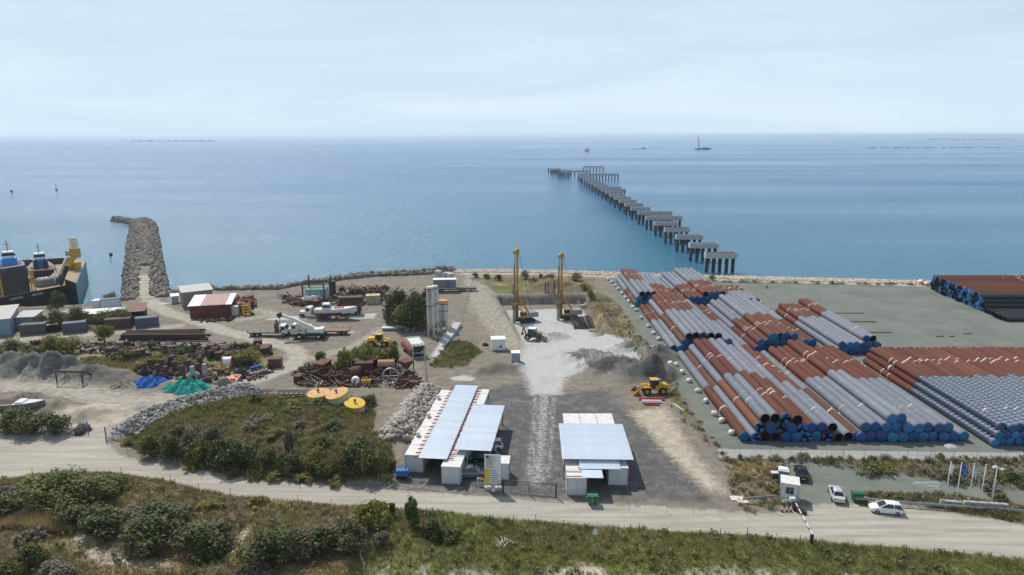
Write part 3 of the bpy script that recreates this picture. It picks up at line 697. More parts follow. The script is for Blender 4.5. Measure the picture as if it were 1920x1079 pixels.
# ================================================================ sea traffic
mShipD = M('ship_dark', (0.03, 0.04, 0.06), 0.6, 0.2, .1); mShipW = M('ship_white', (0.7, 0.7, 0.68), 0.5, 0.1, .1); mShipR = M('ship_red', (0.25, 0.08, 0.05), 0.6, 0.2, .1)
def hull_mb(Ln, Wd, Ht, rake=.15):
    m = MB(); secs = []
    for x, wf, z0 in ((-.5, .85, .0), (-.35, 1, 0), (.2, 1, 0), (.38, .75, .0), (.5, .08, .25)):
        w_ = Wd / 2 * wf; zt = Ht * (1 + .25 * max(0, x) * 2)
        secs.append([(x * Ln - (rake * Ht if False else 0), -w_ * .75, Ht * z0), (x * Ln, -w_, Ht * .5), (x * Ln, -w_, zt), (x * Ln, w_, zt), (x * Ln, w_, Ht * .5), (x * Ln, w_ * .75, Ht * z0)])
    return m.loft(secs)
def sea_at(u, v): return P(u, v, WATER)
def ship(name, label, u, v, Ln, Wd, Ht, hm_, house, rz=0.0, crane=0, cat='ship', grp=None, y=None):
    x, yy, z = sea_at(u, v)
    if y: x = x * y / yy; yy = y
    t = thing(name, label, cat, (x, yy, WATER - .25 * Ht), rz, grp)
    hull_mb(Ln, Wd, Ht).build('hull', hm_, t)
    for (hx, hl, hw, hh, mm) in house:
        MB().box((hx * Ln, 0, Ht + hh / 2 * .98), (hl * Ln, hw * Wd, hh)).build('deckhouse', mm, t, bevel=.1)
    if crane:
        m = MB(); a = Vector((-.25 * Ln, 0, Ht + 3)); b = a + Vector((-.12 * Ln, 0, crane))
        for s in (-1, 1): m.beam(a + Vector((s * 1.2, 0, 0)), b + Vector((s * .4, 0, 0)), 1.0)
        for k in range(8): p = a.lerp(b, k / 8); m.beam(p + Vector((-1, 0, 0)), p + Vector((1, 0, crane / 9)), .5)
        m.build('crane_boom', mShipD, t); MB().beam((-.25 * Ln, 0, Ht), (-.25 * Ln, 0, Ht + 3.2), 3).build('crane_base', mShipD, t)
    return t
ship('crane_barge', 'dark crane barge with raised boom far out at sea', 1318, 281, 50, 14, 5.5, mShipD, ((.12, .3, .7, 3, mShipD), (.25, .1, .6, 5, mShipW)), crane=34, cat='barge')
ship('work_boat', 'stubby brown and white work boat crossing beyond the pier end', 1101, 284, 18, 9, 5, mShipR, ((0, .7, .8, 6, mShipW),), R(60), cat='boat')
ship('tug_boat', 'small dark tug towing a low line beside the far crane barge', 1206, 279.5, 16, 7, 3, mShipD, ((.1, .3, .6, 3, mShipD),), cat='boat')
ship('tow_barge', 'low flat barge towed behind the small dark tug', 1191, 280, 26, 6, 1.2, mShipD, ((0, .8, .6, .4, mShipD),), cat='barge')
ship('cargo_ship', 'pale cargo ship on the horizon beyond the pier', 1131, 254.5, 140, 24, 26, mShipW, ((-.35, .12, .8, 26, mShipW), (.1, .3, .6, 8, mShipW)), cat='ship', y=17000)
ship('cargo_ship', 'faint distant ship on the horizon left of the pier', 863, 254, 110, 22, 16, mShipW, ((-.3, .2, .8, 14, mShipW),), cat='ship', y=19000)
mReef = M('reef_rock', (0.09, 0.10, 0.10), 0.9, 0.3, .1)
def reef(label, u0, u1, v, hgt, n, seed):
    a = sea_at(u0, v); b = sea_at(u1, v); rr = random.Random(seed); m = MB()
    for k in range(n):
        f = k / (n - 1) + rr.uniform(-.3, .3) / n; Ln = (b[0] - a[0]) / n * rr.uniform(.5, 1.3); h_ = hgt * rr.uniform(.3, 1)
        m.lathe([(Ln * .5, -1), (Ln * .42, h_ * .6), (Ln * .2, h_), (.01, h_ * 1.02)], 9, ((b[0] - a[0]) * (f - .5), rr.uniform(-8, 8), 0))
    t = tag(m.build('reef', mReef, None, ((a[0] + b[0]) / 2, a[1], WATER)), label, 'reef', None)
reef('low dark reef line off the breakwater near the horizon', 252, 400, 265.5, 9, 22, 1)
reef('low dark reef line east of the pier, closer one', 1622, 1740, 278, 4, 18, 2)
reef('low dark reef line east of the pier, broken smaller one', 1752, 1868, 277.5, 3, 14, 3)
reef('faint far reef line east of the pier', 1744, 1896, 262.5, 9, 16, 4)
# mooring buoys
def buoy(label, u, v, h_, tower=False):
    t = thing('mooring_buoy', label, 'buoy', sea_at(u, v))
    MB().lathe([(.01, -.6), (h_ * .32, -.5), (h_ * .36, h_ * .25), (h_ * .3, h_ * .5), (.01, h_ * .55)], 14).build('float', mShipD, t, smooth=True)
    m = MB()
    if tower: m.cyl((0, 0, h_ * .5), (0, 0, h_ * 1.7), .12, n=6); m.lathe([(.01, h_ * 1.6), (.3, h_ * 1.7), (.3, h_ * 1.95), (.01, h_ * 2.05)], 8)
    else: m.torus((0, 0, h_ * .55), .35, .08, 10, 6)
    m.build('top_mark' if tower else 'lifting_ring', mShipD, t)
buoy('dark mooring buoy in the water beside the breakwater', 208, 480, 2.0)
buoy('dark beacon buoy with mast out beyond the floating dock', 106, 357, 3.0, True)
buoy('small dark buoy out beyond the floating dock', 22, 360, 3.0)
# ================================================================ site offices
mCab = M('cabin_panel', (0.58, 0.59, 0.60), 0.6, 0.06, 0.8); mCabRoof = M('cabin_roof', (0.66, 0.64, 0.61), 0.7, 0.12, 0.7, c2=(0.52, 0.49, 0.45), thr=.62)
mTrim = M('cabin_trim', (0.42, 0.43, 0.44), 0.6, 0.08, 1); mSheet = M('roof_sheet', (0.70, 0.77, 0.84), 0.36, 0.08, 0.5, metal=0.12, c2=(0.80, 0.84, 0.88), thr=.55, rand=.05)
mRed = M('red_steel', (0.33, 0.045, 0.035), 0.6, 0.15, 2); mGlass = M('dark_glass', (0.015, 0.02, 0.025), 0.08, 0.1, 1, spec=.6); mDoor = M('cabin_door', (0.50, 0.51, 0.52), 0.5, 0.05, 1)
mAC = M('ac_unit', (0.62, 0.61, 0.58), 0.6, 0.08, 2); mDark = M('dark_metal', (0.03, 0.03, 0.032), 0.6, 0.2, 2); mGalv = M('galvanised', (0.36, 0.37, 0.38), 0.45, 0.12, 2, metal=.5)
mWhite = M('white_paint', (0.74, 0.74, 0.73), 0.45, 0.05, 1); mBlue = M('blue_paint', (0.015, 0.13, 0.36), 0.4, 0.12, 1); mYel = M('yellow_paint', (0.62, 0.36, 0.025), 0.5, 0.12, 1.5)
mGreenP = M('green_paint', (0.02, 0.16, 0.06), 0.5, 0.12, 1.5); mTeal = M('teal_plastic', (0.01, 0.26, 0.28), 0.45, 0.08, 1); mRubber = M('rubber', (0.018, 0.018, 0.019), 0.85, 0.2, 3); mOrange = M('orange_paint', (0.75, 0.13, 0.03), 0.5, 0.1, 2)
mConcB = M('concrete_block', (0.46, 0.45, 0.43), 0.9, 0.12, 1.2, bump=.2); mWood = M('old_wood', (0.36, 0.31, 0.26), 0.85, 0.3, 2, island=.3); mSteelDk = M('steel_dark', (0.06, 0.055, 0.055), 0.6, 0.3, 1.5)
mRustA = M('rust_a', (0.095, 0.042, 0.028), 0.85, 0.3, 1.6, c2=(0.17, 0.075, 0.04), thr=.5); mRustB = M('rust_b', (0.05, 0.032, 0.028), 0.85, 0.3, 1.6, c2=(0.12, 0.055, 0.035), thr=.55)
mLabel = M('lettering', (0.05, 0.05, 0.06), 0.6, 0.05)
def cabin(label, loc, rz, w_, ln, h_=2.6, door='x', grp=None, win=True, mat=None, seams=2, name='site_cabin'):
    t = thing(name, label, 'cabin', loc, rz, grp); mat = mat or mCab
    MB().bb(0, w_, 0, ln, .12, h_ - .14).build('walls', mat, t)
    m = MB()
    for x in (0, w_):
        for y in (0, ln): m.box((x, y, h_ / 2), (.14, .14, h_ - .02))
    for y in (0, ln): m.bb(.071, w_ - .071, y - .05, y + .05, .0, .16)
    for x in (0, w_): m.bb(x - .05, x + .05, .071, ln - .071, .0, .16)
    m.build('frame', mTrim, t)
    rf = MB().bb(-.09, w_ + .09, -.09, ln + .09, h_ - .14, h_).build('roof', mCabRoof, t)
    for k in range(1, seams + 1):
        MB().bb(-.05, w_ + .05, ln * k / (seams + 1) - .03, ln * k / (seams + 1) + .03, h_ + .001, h_ + .035).build('roof_seam', mTrim, rf)
    m = MB()
    for k in range(1, int(ln / 1.2) + 1):
        for x in (-.012, w_ + .012): m.box((x, k * ln / (int(ln / 1.2) + 1), h_ / 2), (.03, .05, h_ - .3))
    for k in range(1, 2):
        for y in (-.012, ln + .012): m.box((w_ / 2, y, h_ / 2), (.05, .03, h_ - .3))
    m.build('panel_joints', mTrim, t, kind='stuff')
    if door:
        d = MB().box((w_ + .03, ln * .3, 1.12), (.05, .86, 2.0)).build('door', mDoor, t); MB().box((w_ + .08, ln * .3 + .33, 1.05), (.05, .12, .05)).build('handle', mDark, d)
    if win:
        for x in (w_ + .03, -.03):
            d = MB().box((x, ln * .68, 1.55), (.05, 1.1, .9)).build('window', mTrim, t); MB().box((x * 1.02 + (.012 if x > 0 else -.012), ln * .68, 1.55), (.04, .96, .76)).build('pane', mGlass, d)
    return t
def ridged_panel(wd, ln, z=.0):
    m = MB(); xs = []; n = 5
    for k in range(n):
        b = k * wd / n
        xs += [(b, 0), (b + wd / n * .35, 0), (b + wd / n * .5, .035), (b + wd / n * .65, 0)]
    xs.append((wd - .012, 0))
    for i, (x, zz) in enumerate(xs): m.v += [(x, 0, z + zz), (x, ln, z + zz)]
    for i in range(len(xs) - 1): m.f.append((2 * i, 2 * i + 2, 2 * i + 3, 2 * i + 1))
    o = len(m.v)
    m.v += [(a, b, c - .03) for a, b, c in m.v[:o]]
    for i in range(len(xs) - 1): m.f.append((o + 2 * i, o + 2 * i + 1, o + 2 * i + 3, o + 2 * i + 2)); m.f.append((2 * i, o + 2 * i, o + 2 * i + 2, 2 * i + 2)); m.f.append((2 * i + 1, 2 * i + 3, o + 2 * i + 3, o + 2 * i + 1))
    m.f.append((0, 1, o + 1, o)); e = 2 * len(xs) - 2; m.f.append((e, o + e, o + e + 1, e + 1))
    return m
def canopy(label, loc, rz, x0, x1, y0, y1, z, posts=(), purl=None, pitch=0.0, name='canopy'):
    """sheet roof: panels run along local x, laid side by side along y"""
    t = thing(name, label, 'canopy', loc, rz)
    n = max(1, round(y1 - y0)); wd = (y1 - y0) / n
    me = ridged_panel(wd, x1 - x0).mesh('roof_panel'); me.materials.append(mSheet)
    for k in range(n):
        o = place(me, 'roof_panel', t, (x1, y0 + k * wd, z + pr_.uniform(0, .012))); o.rotation_euler = (pitch, 0, math.pi / 2)
    if purl:
        a, b, step = purl; k = y0 + .5
        while k < y1:
            MB().bb(a, b, k - .05, k + .05, z - .19, z - .045).build('purlin', mRed, t); k += step
    for (px_, py_) in posts:
        MB().bb(px_ - .07, px_ + .07, py_ - .07, py_ + .07, 0, z - .2).build('post', mRed, t)
    return t
OL = (-14.8, 87.4, .02); RZL = R(-6)
def LP(x, y, z=.02):
    c, s = math.cos(RZL), math.sin(RZL); return (OL[0] + x * c - y * s, OL[1] + x * s + y * c, z)
for k in range(4):
    cabin(f'white site cabin, {ORD[k]} from the road in the row beside the rocks', LP(0, k * 6.2), RZL, 2.44, 6.06, door=None, grp='site office cabins', seams=1)
for k in range(5):
    cabin(f'white site cabin, {ORD[k]} from the road in the car canopy row', LP(5.7, -2.8 + k * 6.2), RZL, 2.44, 6.06 if k < 4 else 3.6, grp='site office cabins', seams=1)
canopy('long narrow metal roof spanning two rows of cabins', LP(0, 0, 0), RZL, 2.2, 6.15, -1.5, 26.4, 2.98, posts=[(2.75, y) for y in (0, 8, 16, 24)] + [(5.45, y) for y in (0, 8, 16, 24)], purl=(1.45, 7.0, 1.25))
canopy('metal car port roof on red posts beside the cabins', LP(0, 0, 0), RZL, 6.75, 11.9, .9, 17.2, 3.30, posts=[(11.6, y) for y in (1.4, 6.5, 11.6, 16.7)], purl=(6.5, 11.8, 2.0))
for q, (x, y) in enumerate(((.35, 6.0), (.35, 13.0), (.35, 20.5))):
    t = thing('air_conditioner', f'small air conditioner standing on the {["near", "middle", "far"][q]} cabin roof', 'air conditioner', LP(x, y, 2.64), RZL)
    MB().bb(-.2, .2, -.4, .4, .08, .68).build('casing', mAC, t, bevel=.02); MB().cyl((-.22, .1, .38), (-.2, .1, .38), .24, n=14).build('fan_grille', mDark, t); MB().bb(-.2, .2, -.3, -.22, 0, .08).bb(-.2, .2, .22, .3, 0, .08).build('feet', mDark, t)
# right-hand office
RZR = R(-1.5)
def cab_r(lab, x, y, w_, ln, **k): return cabin(lab, (x, y, .02), RZR, w_, ln, grp='site office cabins', **k)
cab_r('white cabin at the gate end of the square canopy office', 7.2, 80.9, 2.44, 6.06, door=None, win=False)
cab_r('white cabin second along under the square canopy, road side', 7.3, 87.2, 2.44, 6.06, door=None)
cab_r('white cabin with dark passage beside it under the square canopy', 12.95, 83.6, 2.5, 6.06, door=None, win=False)
cab_r('white cabin hidden deepest under the square canopy', 13.05, 89.9, 2.5, 6.06)
for k in range(3): cab_r(f'white roofed cabin behind the square canopy, {ORD[k]} from the track', 8.0 + k * 2.58, 95.6, 2.46, 6.0, win=False, seams=0, door=None)
canopy('large square sheet metal canopy over white cabins', (6.75, 84.6, .02), RZR, 0, 9.6, 0, 11.6, 3.35, posts=[(.3, .5), (9.3, .5), (.3, 11), (9.3, 11)], purl=(.0, 9.5, 2.3))
canopy('narrow sheet metal porch roof below the square canopy', (9.0, 82.8, .02), RZR, -.05, 5.4, 0, 2.6, 2.85, purl=(-.2, 5.5, 1.3))
canopy('small sheet metal awning over the cabin passage', (9.1, 80.6, .02), RZR, 0, 2.7, 0, 2.2, 2.72, purl=(-2.0, 2.6, 1.2))
# guard hut by the gate
gx_, gy_, gz_ = G(930, 906)
t = cabin('small white guard hut behind the project board', (gx_ - .2, gy_ + .9, gz_), R(-4), 1.9, 2.2, 2.5, door=None, win=True, seams=0, name='guard_hut')
# project board
t = thing('project_board', 'tall white project board with yellow stripe on two concrete feet', 'sign', G(924, 918), R(-3))
MB().bb(-1.08, 1.08, -.04, .04, .9, 5.0).build('panel', mWhite, t); MB().bb(-1.07, -.42, -.052, -.042, .95, 3.0).build('yellow_panel', M('sign_yellow', (.7, .45, .05), .5, .05), t)
m = MB()
for k in range(14): m.bb(-.9, random.uniform(-.1, .8), -.05, -.044, 4.72 - k * .12, 4.76 - k * .12)
for k in range(7): m.bb(-.36, random.uniform(.3, .9), -.05, -.044, 2.8 - k * .27, 2.87 - k * .27)
m.bb(-.85, -.5, -.05, -.044, 4.55, 4.9); m.build('lettering', mLabel, t, kind='stuff')
for s in (-.7, .7):
    MB().bb(s - .05, s + .05, .041, .13, .3, 4.9).build('post', mGalv, t); MB().box((s, .05, .2), (.95, .7, .42), taper=.85).build('foot', mConcB, t, bevel=.04)
for q, (u, v) in enumerate(((898, 911), (904, 912))):
    t = thing('notice', ['small blue and white notice on post', 'small yellow warning notice on post'][q] + ' beside the project board', 'sign', G(u, v))
    MB().cyl((0, .03, 0), (0, .03, 1.1), .03, n=6).build('post', mGalv, t); MB().bb(-.26, .26, -.02, .0, .55, 1.2).build('plate', [mWhite, M('sign_yellow', (.7, .45, .05), .5, .05)][q], t); MB().bb(-.17, .17, -.03, -.022, .62, .95).build('symbol', [mBlue, mLabel][q], t)
# gates
def gate_leaf(t, x0, x1, z1=2.0):
    m = MB(); lf = m.bb(x0, x1, -.03, .03, z1 - .07, z1).bb(x0, x1, -.03, .03, .12, .19).bb(x0, x0 + .06, -.031, .031, .12, z1 - .001).bb(x1 - .06, x1, -.031, .031, .12, z1 - .001).build('leaf', mSteelDk, t)
    m = MB(); k = x0 + .2
    while k < x1 - .1: m.bb(k - .012, k + .012, -.012, .012, .19, z1 - .07); k += .24
    m.build('bars', mSteelDk, lf, kind='stuff')
g0 = G(943, 926); g1 = G(1043, 934)
t = thing('yard_gate', 'double dark steel bar gate closing the site track', 'gate', g0, math.atan2(g1[1] - g0[1], g1[0] - g0[0])); Lg = math.hypot(g1[0] - g0[0], g1[1] - g0[1])
gate_leaf(t, .08, Lg / 2 - .04); gate_leaf(t, Lg / 2 + .04, Lg - .08)
for x in (0, Lg): MB().bb(x - .07, x + .07, -.07, .07, 0, 2.1).build('post', mSteelDk, t)
MB().bb(Lg / 2 - .1, Lg / 2 + .1, -.06, .06, .9, 1.1).build('lock', mSteelDk, t)
t = thing('yard_gate', 'blue mesh gate standing open beside the dirt track', 'gate', G(200, 826), R(52))
gm_ = M('gate_blue', (0.12, 0.20, 0.36), .5, .1); m = MB()
for z in (.2, 1.0, 2.0): m.bb(0, 3.2, -.03, .03, z, z + .06)
for x in (0, 1.6, 3.14): m.bb(x, x + .06, -.032, .032, .2, 2.05)
lf = m.build('leaf', gm_, t); m = MB()
for k in range(15): m.bb(.2 * k + .1, .2 * k + .112, -.006, .006, .26, 2.0); 
m.build('mesh_wires', gm_, lf, kind='stuff'); MB().bb(-.12, -.02, -.06, .06, 0, 2.3).build('post', gm_, t)
t = thing('yard_gate', 'second blue gate lying back against the verge', 'gate', G(165, 812), R(190))
m = MB()
for z in (.2, 1.0, 1.8): m.bb(0, 3.4, -.03, .03, z, z + .06)
for x in (0, 1.1, 2.2, 3.34): m.bb(x, x + .06, -.032, .032, .2, 1.85)
m.build('leaf', gm_, t); MB().bb(-.12, -.02, -.06, .06, 0, 2.1).build('post', gm_, t)
t = thing('board_sign', 'low grey name board beside the open blue gate', 'sign', G(219, 824), R(-12)); MB().bb(-.9, .9, -.03, .03, .7, 1.15).build('panel', M('sign_blue_grey', (.35, .40, .5), .6, .1), t)
for s in (-.7, .7): MB().bb(s - .04, s + .04, .031, .1, 0, 1.1).build('post', mGalv, t)
# generator, bin
t = thing('generator', 'blue towable generator beside the white cabins', 'generator', G(755, 897), R(4))
MB().bb(-.85, .85, -.5, .5, .45, 1.35).build('housing', mBlue, t, bevel=.08); MB().bb(-1.0, 1.0, -.4, .4, .32, .44).build('chassis', mDark, t); MB().beam((-1.0, 0, .38), (-1.9, 0, .35), .08).build('drawbar', mDark, t)
for s in (-.55, .55): MB().cyl((.1, s - .09, .28), (.1, s + .09, .28), .28, n=14).build('wheel', mRubber, t)
MB().cyl((.4, .2, 1.35), (.4, .2, 1.6), .05, n=8).build('exhaust', mDark, t)
def bin_(label, loc, rz):
    t = thing('waste_bin', label, 'bin', loc, rz)
    m = MB(); m.loft([[(-.52, -.42, .18), (.52, -.42, .18), (.52, .42, .18), (-.52, .42, .18)], [(-.66, -.55, 1.1), (.66, -.55, 1.1), (.66, .5, 1.1), (-.66, .5, 1.1)]]); m.build('body', mGreenP, t, bevel=.03)
    m = MB(); m.sheet(lambda a, b: (-.69 + 1.38 * a, -.58 + 1.1 * b, 1.12 + .32 * math.sin(math.pi * (.15 + .8 * b))), 1, 8); m.build('lid', mGreenP, t)
    m = MB()
    for a in (-1, 1): m.prism([(-.58 + 1.1 * k / 8, 1.12 + .32 * math.sin(math.pi * (.15 + .8 * k / 8))) for k in range(9)] + [(.52, 1.1), (-.58, 1.1)], a * .67 - .01, a * .67 + .01, 'x')
    m.build('lid_side', mGreenP, t)
    for a in (-.45, .45):
        for b in (-.35, .35): MB().cyl((a - .04, b, .1), (a + .04, b, .1), .1, n=10).build('wheel', mRubber, t)
    for a in (-.75, .75): MB().cyl((a - .09, 0, .95), (a + .09, 0, .95), .06, n=8).build('lifting_pin', mGalv, t)
bin_('green wheeled waste bin at the roadside by the office cabins', G(1111, 945), R(-3)); bin_('green wheeled waste bin at the guard rail end', G(1606, 940), R(-8))
# ================================================================ gatehouse corner
gh = G(1480, 944)
t = cabin('white gatehouse cabin with window beside the barrier', (gh[0] - 1.0, gh[1] + .55, gh[2]), R(-20), 2.1, 2.1, 2.65, door=None, win=False, seams=0, name='gatehouse')
d = MB().bb(.55, 1.55, -.05, -.02, 1.2, 2.15).build('window', mTrim, t); MB().bb(.6, 1.02, -.07, -.055, 1.25, 2.1).build('pane', mGlass, d); MB().bb(1.08, 1.5, -.07, -.055, 1.25, 2.1).build('pane', mGlass, d)
t = thing('portable_toilet', 'teal portable toilet with white roof behind the gatehouse', 'toilet', (gh[0] + 1.0, gh[1] + 4.9, hz(gh[0], gh[1] + 5)), R(-20))
MB().bb(-.6, .6, -.6, .6, .1, 2.15).build('cubicle', mTeal, t, bevel=.03); MB().bb(-.66, .66, -.66, .66, 2.15, 2.22).box((0, 0, 2.3), (1.15, 1.15, .16), taper=.8).build('roof', mWhite, t); MB().bb(-.66, .66, -.66, .66, 0, .1).build('base', mDark, t)
d = MB().bb(-.42, .42, -.64, -.605, .15, 2.05).build('door', mTeal, t); MB().bb(.28, .36, -.68, -.645, 1.0, 1.2).build('handle', mWhite, d); MB().cyl((.4, .4, 2.2), (.4, .4, 2.75), .05, n=8).build('vent', mWhite, t)
def chair(label, loc, rz):
    t = thing('plastic_chair', label, 'chair', loc, rz, 'white plastic chairs'); MB().bb(-.24, .24, -.23, .23, .42, .45).build('seat', mWhite, t); MB().box((0, .25, .7), (.46, .03, .5), rx=-.18).build('backrest', mWhite, t)
    for a in (-1, 1):
        MB().bb(a * .27 - .02, a * .27 + .02, -.2, .2, .63, .66).build('armrest', mWhite, t)
        for b in (-.2, .2): MB().cyl((a * .22, b, .43), (a * .27, b * 1.2, 0), .025, n=6).build('leg', mWhite, t)
for q, (u, v, a, s) in enumerate(((1470, 947, 180, 'in front of the gatehouse, by the wall corner'), (1480, 946, 170, 'in front of the gatehouse, under the window'), (1500, 940, 90, 'beside the gatehouse on the car park side'), (1462, 928, 270, 'behind the gatehouse on the verge side'))):
    chair('white plastic garden chair ' + s, G(u, v), R(a))
def cone(label, loc):
    t = thing('traffic_cone', label, 'cone', loc, 0, 'traffic cones at the barrier'); MB().bb(-.2, .2, -.2, .2, 0, .05).build('base', mRed, t); MB().lathe([(.16, .05), (.11, .36)], 12).build('lower_body', mRed, t); MB().lathe([(.112, .36), (.075, .56)], 12).build('white_band', mWhite, t); MB().lathe([(.075, .56), (.035, .78), (.01, .8)], 12).build('tip', mWhite, t)
for u in (1466.5, 1475, 1482.5): cone('red and white traffic cone in the row beside the barrier', G(u, 960))
b0 = G(1490, 958); b1 = G(1521, 1019)
t = thing('road_barrier', 'long white road barrier arm on dark posts beside the gatehouse', 'barrier', b0); e = (b1[0] - b0[0], b1[1] - b0[1], b1[2] - b0[2])
MB().bb(-.22, .22, -.2, .2, 0, 1.2).build('motor_post', M('barrier_navy', (.03, .03, .06), .5, .1), t, bevel=.03); MB().box((e[0], e[1], e[2] + .5), (.3, .3, 1.25)).build('rest_post', M('barrier_navy', (.03, .03, .06)), t)
arm = MB().beam((0, 0, 1.12), (e[0], e[1], e[2] + 1.16), .09, .13).build('arm', mWhite, t)
for k in range(4):
    f = .15 + k * .22; MB().beam((e[0] * f, e[1] * f, 1.12 + (e[2] + .04) * f), (e[0] * (f + .07), e[1] * (f + .07), 1.12 + (e[2] + .04) * (f + .07)), .094, .134).build('red_band', mRed, arm)
# cctv box by barrier, table and clutter behind the gatehouse
t = thing('control_box', 'white control box on a post beside the traffic cones', 'box', G(1484, 952)); MB().bb(-.06, .06, -.06, .06, 0, 1.0).build('post', mGalv, t); MB().box((0, 0, 1.2), (.65, .4, .4)).build('housing', mWhite, t, bevel=.03)
t = thing('roofed_stand', 'small stand with pale red-edged roof on the gatehouse verge', 'stand', G(1451, 905)); MB().box((0, 0, 1.5), (1.0, .7, .12)).build('roof', M('pale_pink', (.7, .5, .48), .7, .1), t)
for a in (-.4, .4): MB().bb(a - .04, a + .04, -.04, .04, 0, 1.44).build('post', mRustA, t)
MB().box((0, 0, .9), (.8, .5, .5)).build('cabinet', mRustA, t)
# guard rails
def rail(label, pts, z=.62):
    p = [G(u, v) for u, v in pts]; t = thing('guard_rail', label, 'guard rail', p[0]); m = MB(); o = Vector(p[0])
    for a, b in zip(p[:-1], p[1:]):
        m = MB(); a_ = Vector(a) - o + Vector((0, 0, z)); b_ = Vector(b) - o + Vector((0, 0, z)); m.beam(a_, b_, .06, .30); m.beam(a_ + Vector((0, -.05, .1)), b_ + Vector((0, -.05, .1)), .06, .07); m.beam(a_ + Vector((0, -.05, -.1)), b_ + Vector((0, -.05, -.1)), .06, .07); m.build('rail', mGalv, t)
        n = max(1, int((b_ - a_).length / 3))
        for k in range(n): q = a_.lerp(b_, (k + .5) / n); MB().bb(q.x - .05, q.x + .05, q.y + .05, q.y + .15, q.z - z - .15, q.z + .12).build('post', mGalv, t)
rail('steel guard rail running along the road past the flagpoles', [(1603, 943), (1700, 951), (1800, 958), (1920, 967), (2060, 980)])
rail('short steel guard rail ending at the gatehouse', [(1392, 944), (1455, 938)])
# flag poles
mFlagW = M('flag_white', (.75, .74, .72), .8, .08); mFlagB = M('flag_blue', (.02, .09, .40), .8, .1); mFlagS = M('flag_stripe', (.12, .28, .6), .8, .1)
def flagpole(label, u, v, h_, flag):
    g = G(u, v); t = thing('flagpole', label, 'flagpole', g); MB().cyl((0, 0, 0), (0, 0, h_), .075, .045, n=10).build('pole', mWhite, t, smooth=True); MB().lathe([(.01, h_), (.08, h_ + .04), (.08, h_ + .1), (.01, h_ + .15)], 8).build('finial', mWhite, t)
    if flag is not None:
        fs = {0: (mFlagW, .55), 1: (mFlagB, .95), 2: (mFlagS, .6)}[flag]
        f = lambda a, b: (.06 + fs[1] * a * (1 - .25 * b), .12 * math.sin(7 * a + 2 * b), h_ - .15 - 1.3 * b - .55 * a * a - (.3 * a if flag else 0))
        o = MB().sheet(f, 8, 8).build('flag', fs[0], t)
        if flag == 2:
            for k in range(4): MB().sheet(lambda a, b: tuple(Vector(f(a, .12 + k * .25 + b * .11)) + Vector((0, -.012, 0))), 8, 1).build('white_stripe', mFlagW, o)
        if flag == 1:
            m = MB()
            for k in range(12):
                c = Vector(f(.5 + .24 * math.cos(k * .524), .48 + .2 * math.sin(k * .524))); m.box(c + Vector((0, -.02, 0)), (.07, .01, .07), ry=.78)
            m.build('star_ring', M('star_yellow', (.8, .6, .05), .7), o, kind='stuff')
        if flag == 0: MB().sheet(lambda a, b: tuple(Vector(f(.55 + .4 * a, .3 + .5 * b)) + Vector((0, -.012, 0))), 3, 3).build('red_emblem', mRed, o)
    return t
flagpole('white flagpole with a limp white and red flag', 1772, 940, 5.4, 0); flagpole('white flagpole flying a blue flag with star ring', 1792, 942, 5.4, 1); flagpole('white flagpole flying a blue and white striped flag', 1815.5, 944, 5.4, 2); flagpole('bare white flagpole without a flag', 1837, 946, 5.4, None)
t = flagpole('white pole topped by camera arms beside the flagpoles', 1858, 947.5, 5.2, None); MB().beam((-.35, 0, 5.3), (.5, 0, 5.05), .12).box((-.4, -.1, 5.3), (.45, .25, .25)).box((.55, -.1, 5.0), (.45, .2, .2)).build('camera_arm', mWhite, t)
for q, (ua, ub) in enumerate(((1762, 1803), (1806, 1888))):
    a = G(ua, 947 if q == 0 else 949); b = G(ub, 950 if q == 0 else 955); t = thing('concrete_block', ['short', 'long'][q] + ' low concrete block at the feet of the flagpoles', 'block', a, math.atan2(b[1] - a[1], b[0] - a[0])); Lb = math.dist(a[:2], b[:2])
    MB().prism([(-.3, 0), (.3, 0), (.22, .7), (-.22, .7)], 0, Lb, 'x').build('block', mConcB, t, bevel=.03); MB().bb(0.1, Lb - .1, -.12, .12, .7, .73).build('top_face', mConcB, t)
def info(label, u, v, panels, w_):
    t = thing('information_board', label, 'sign', G(u, v), R(-4))
    for z, mm in panels:
        p = MB().bb(-w_ / 2, w_ / 2, -.03, .03, z, z + .42).build('panel', mWhite, t); m = MB()
        for k in range(3): m.bb(-w_ * .3 + k * w_ * .22, -w_ * .15 + k * w_ * .22, -.04, -.032, z + .16, z + .24)
        m.build('lettering', mTrim, p, kind='stuff')
        if mm: MB().bb(-w_ * .38, -w_ * .22, -.045, -.034, z + .1, z + .3).build('yellow_mark', mYel, p)
    for s in (-.42, .42): MB().cyl((s * w_, .06, 0), (s * w_, .06, panels[0][0] + .4), .035, n=8).build('post', mGalv, t)
info('single white information board on thin posts behind the rail', 1721, 941, [(2.3, 0)], 1.65); info('double white information board with yellow mark behind the rail', 1744, 942, [(2.4, 0), (1.85, 1)], 1.65)
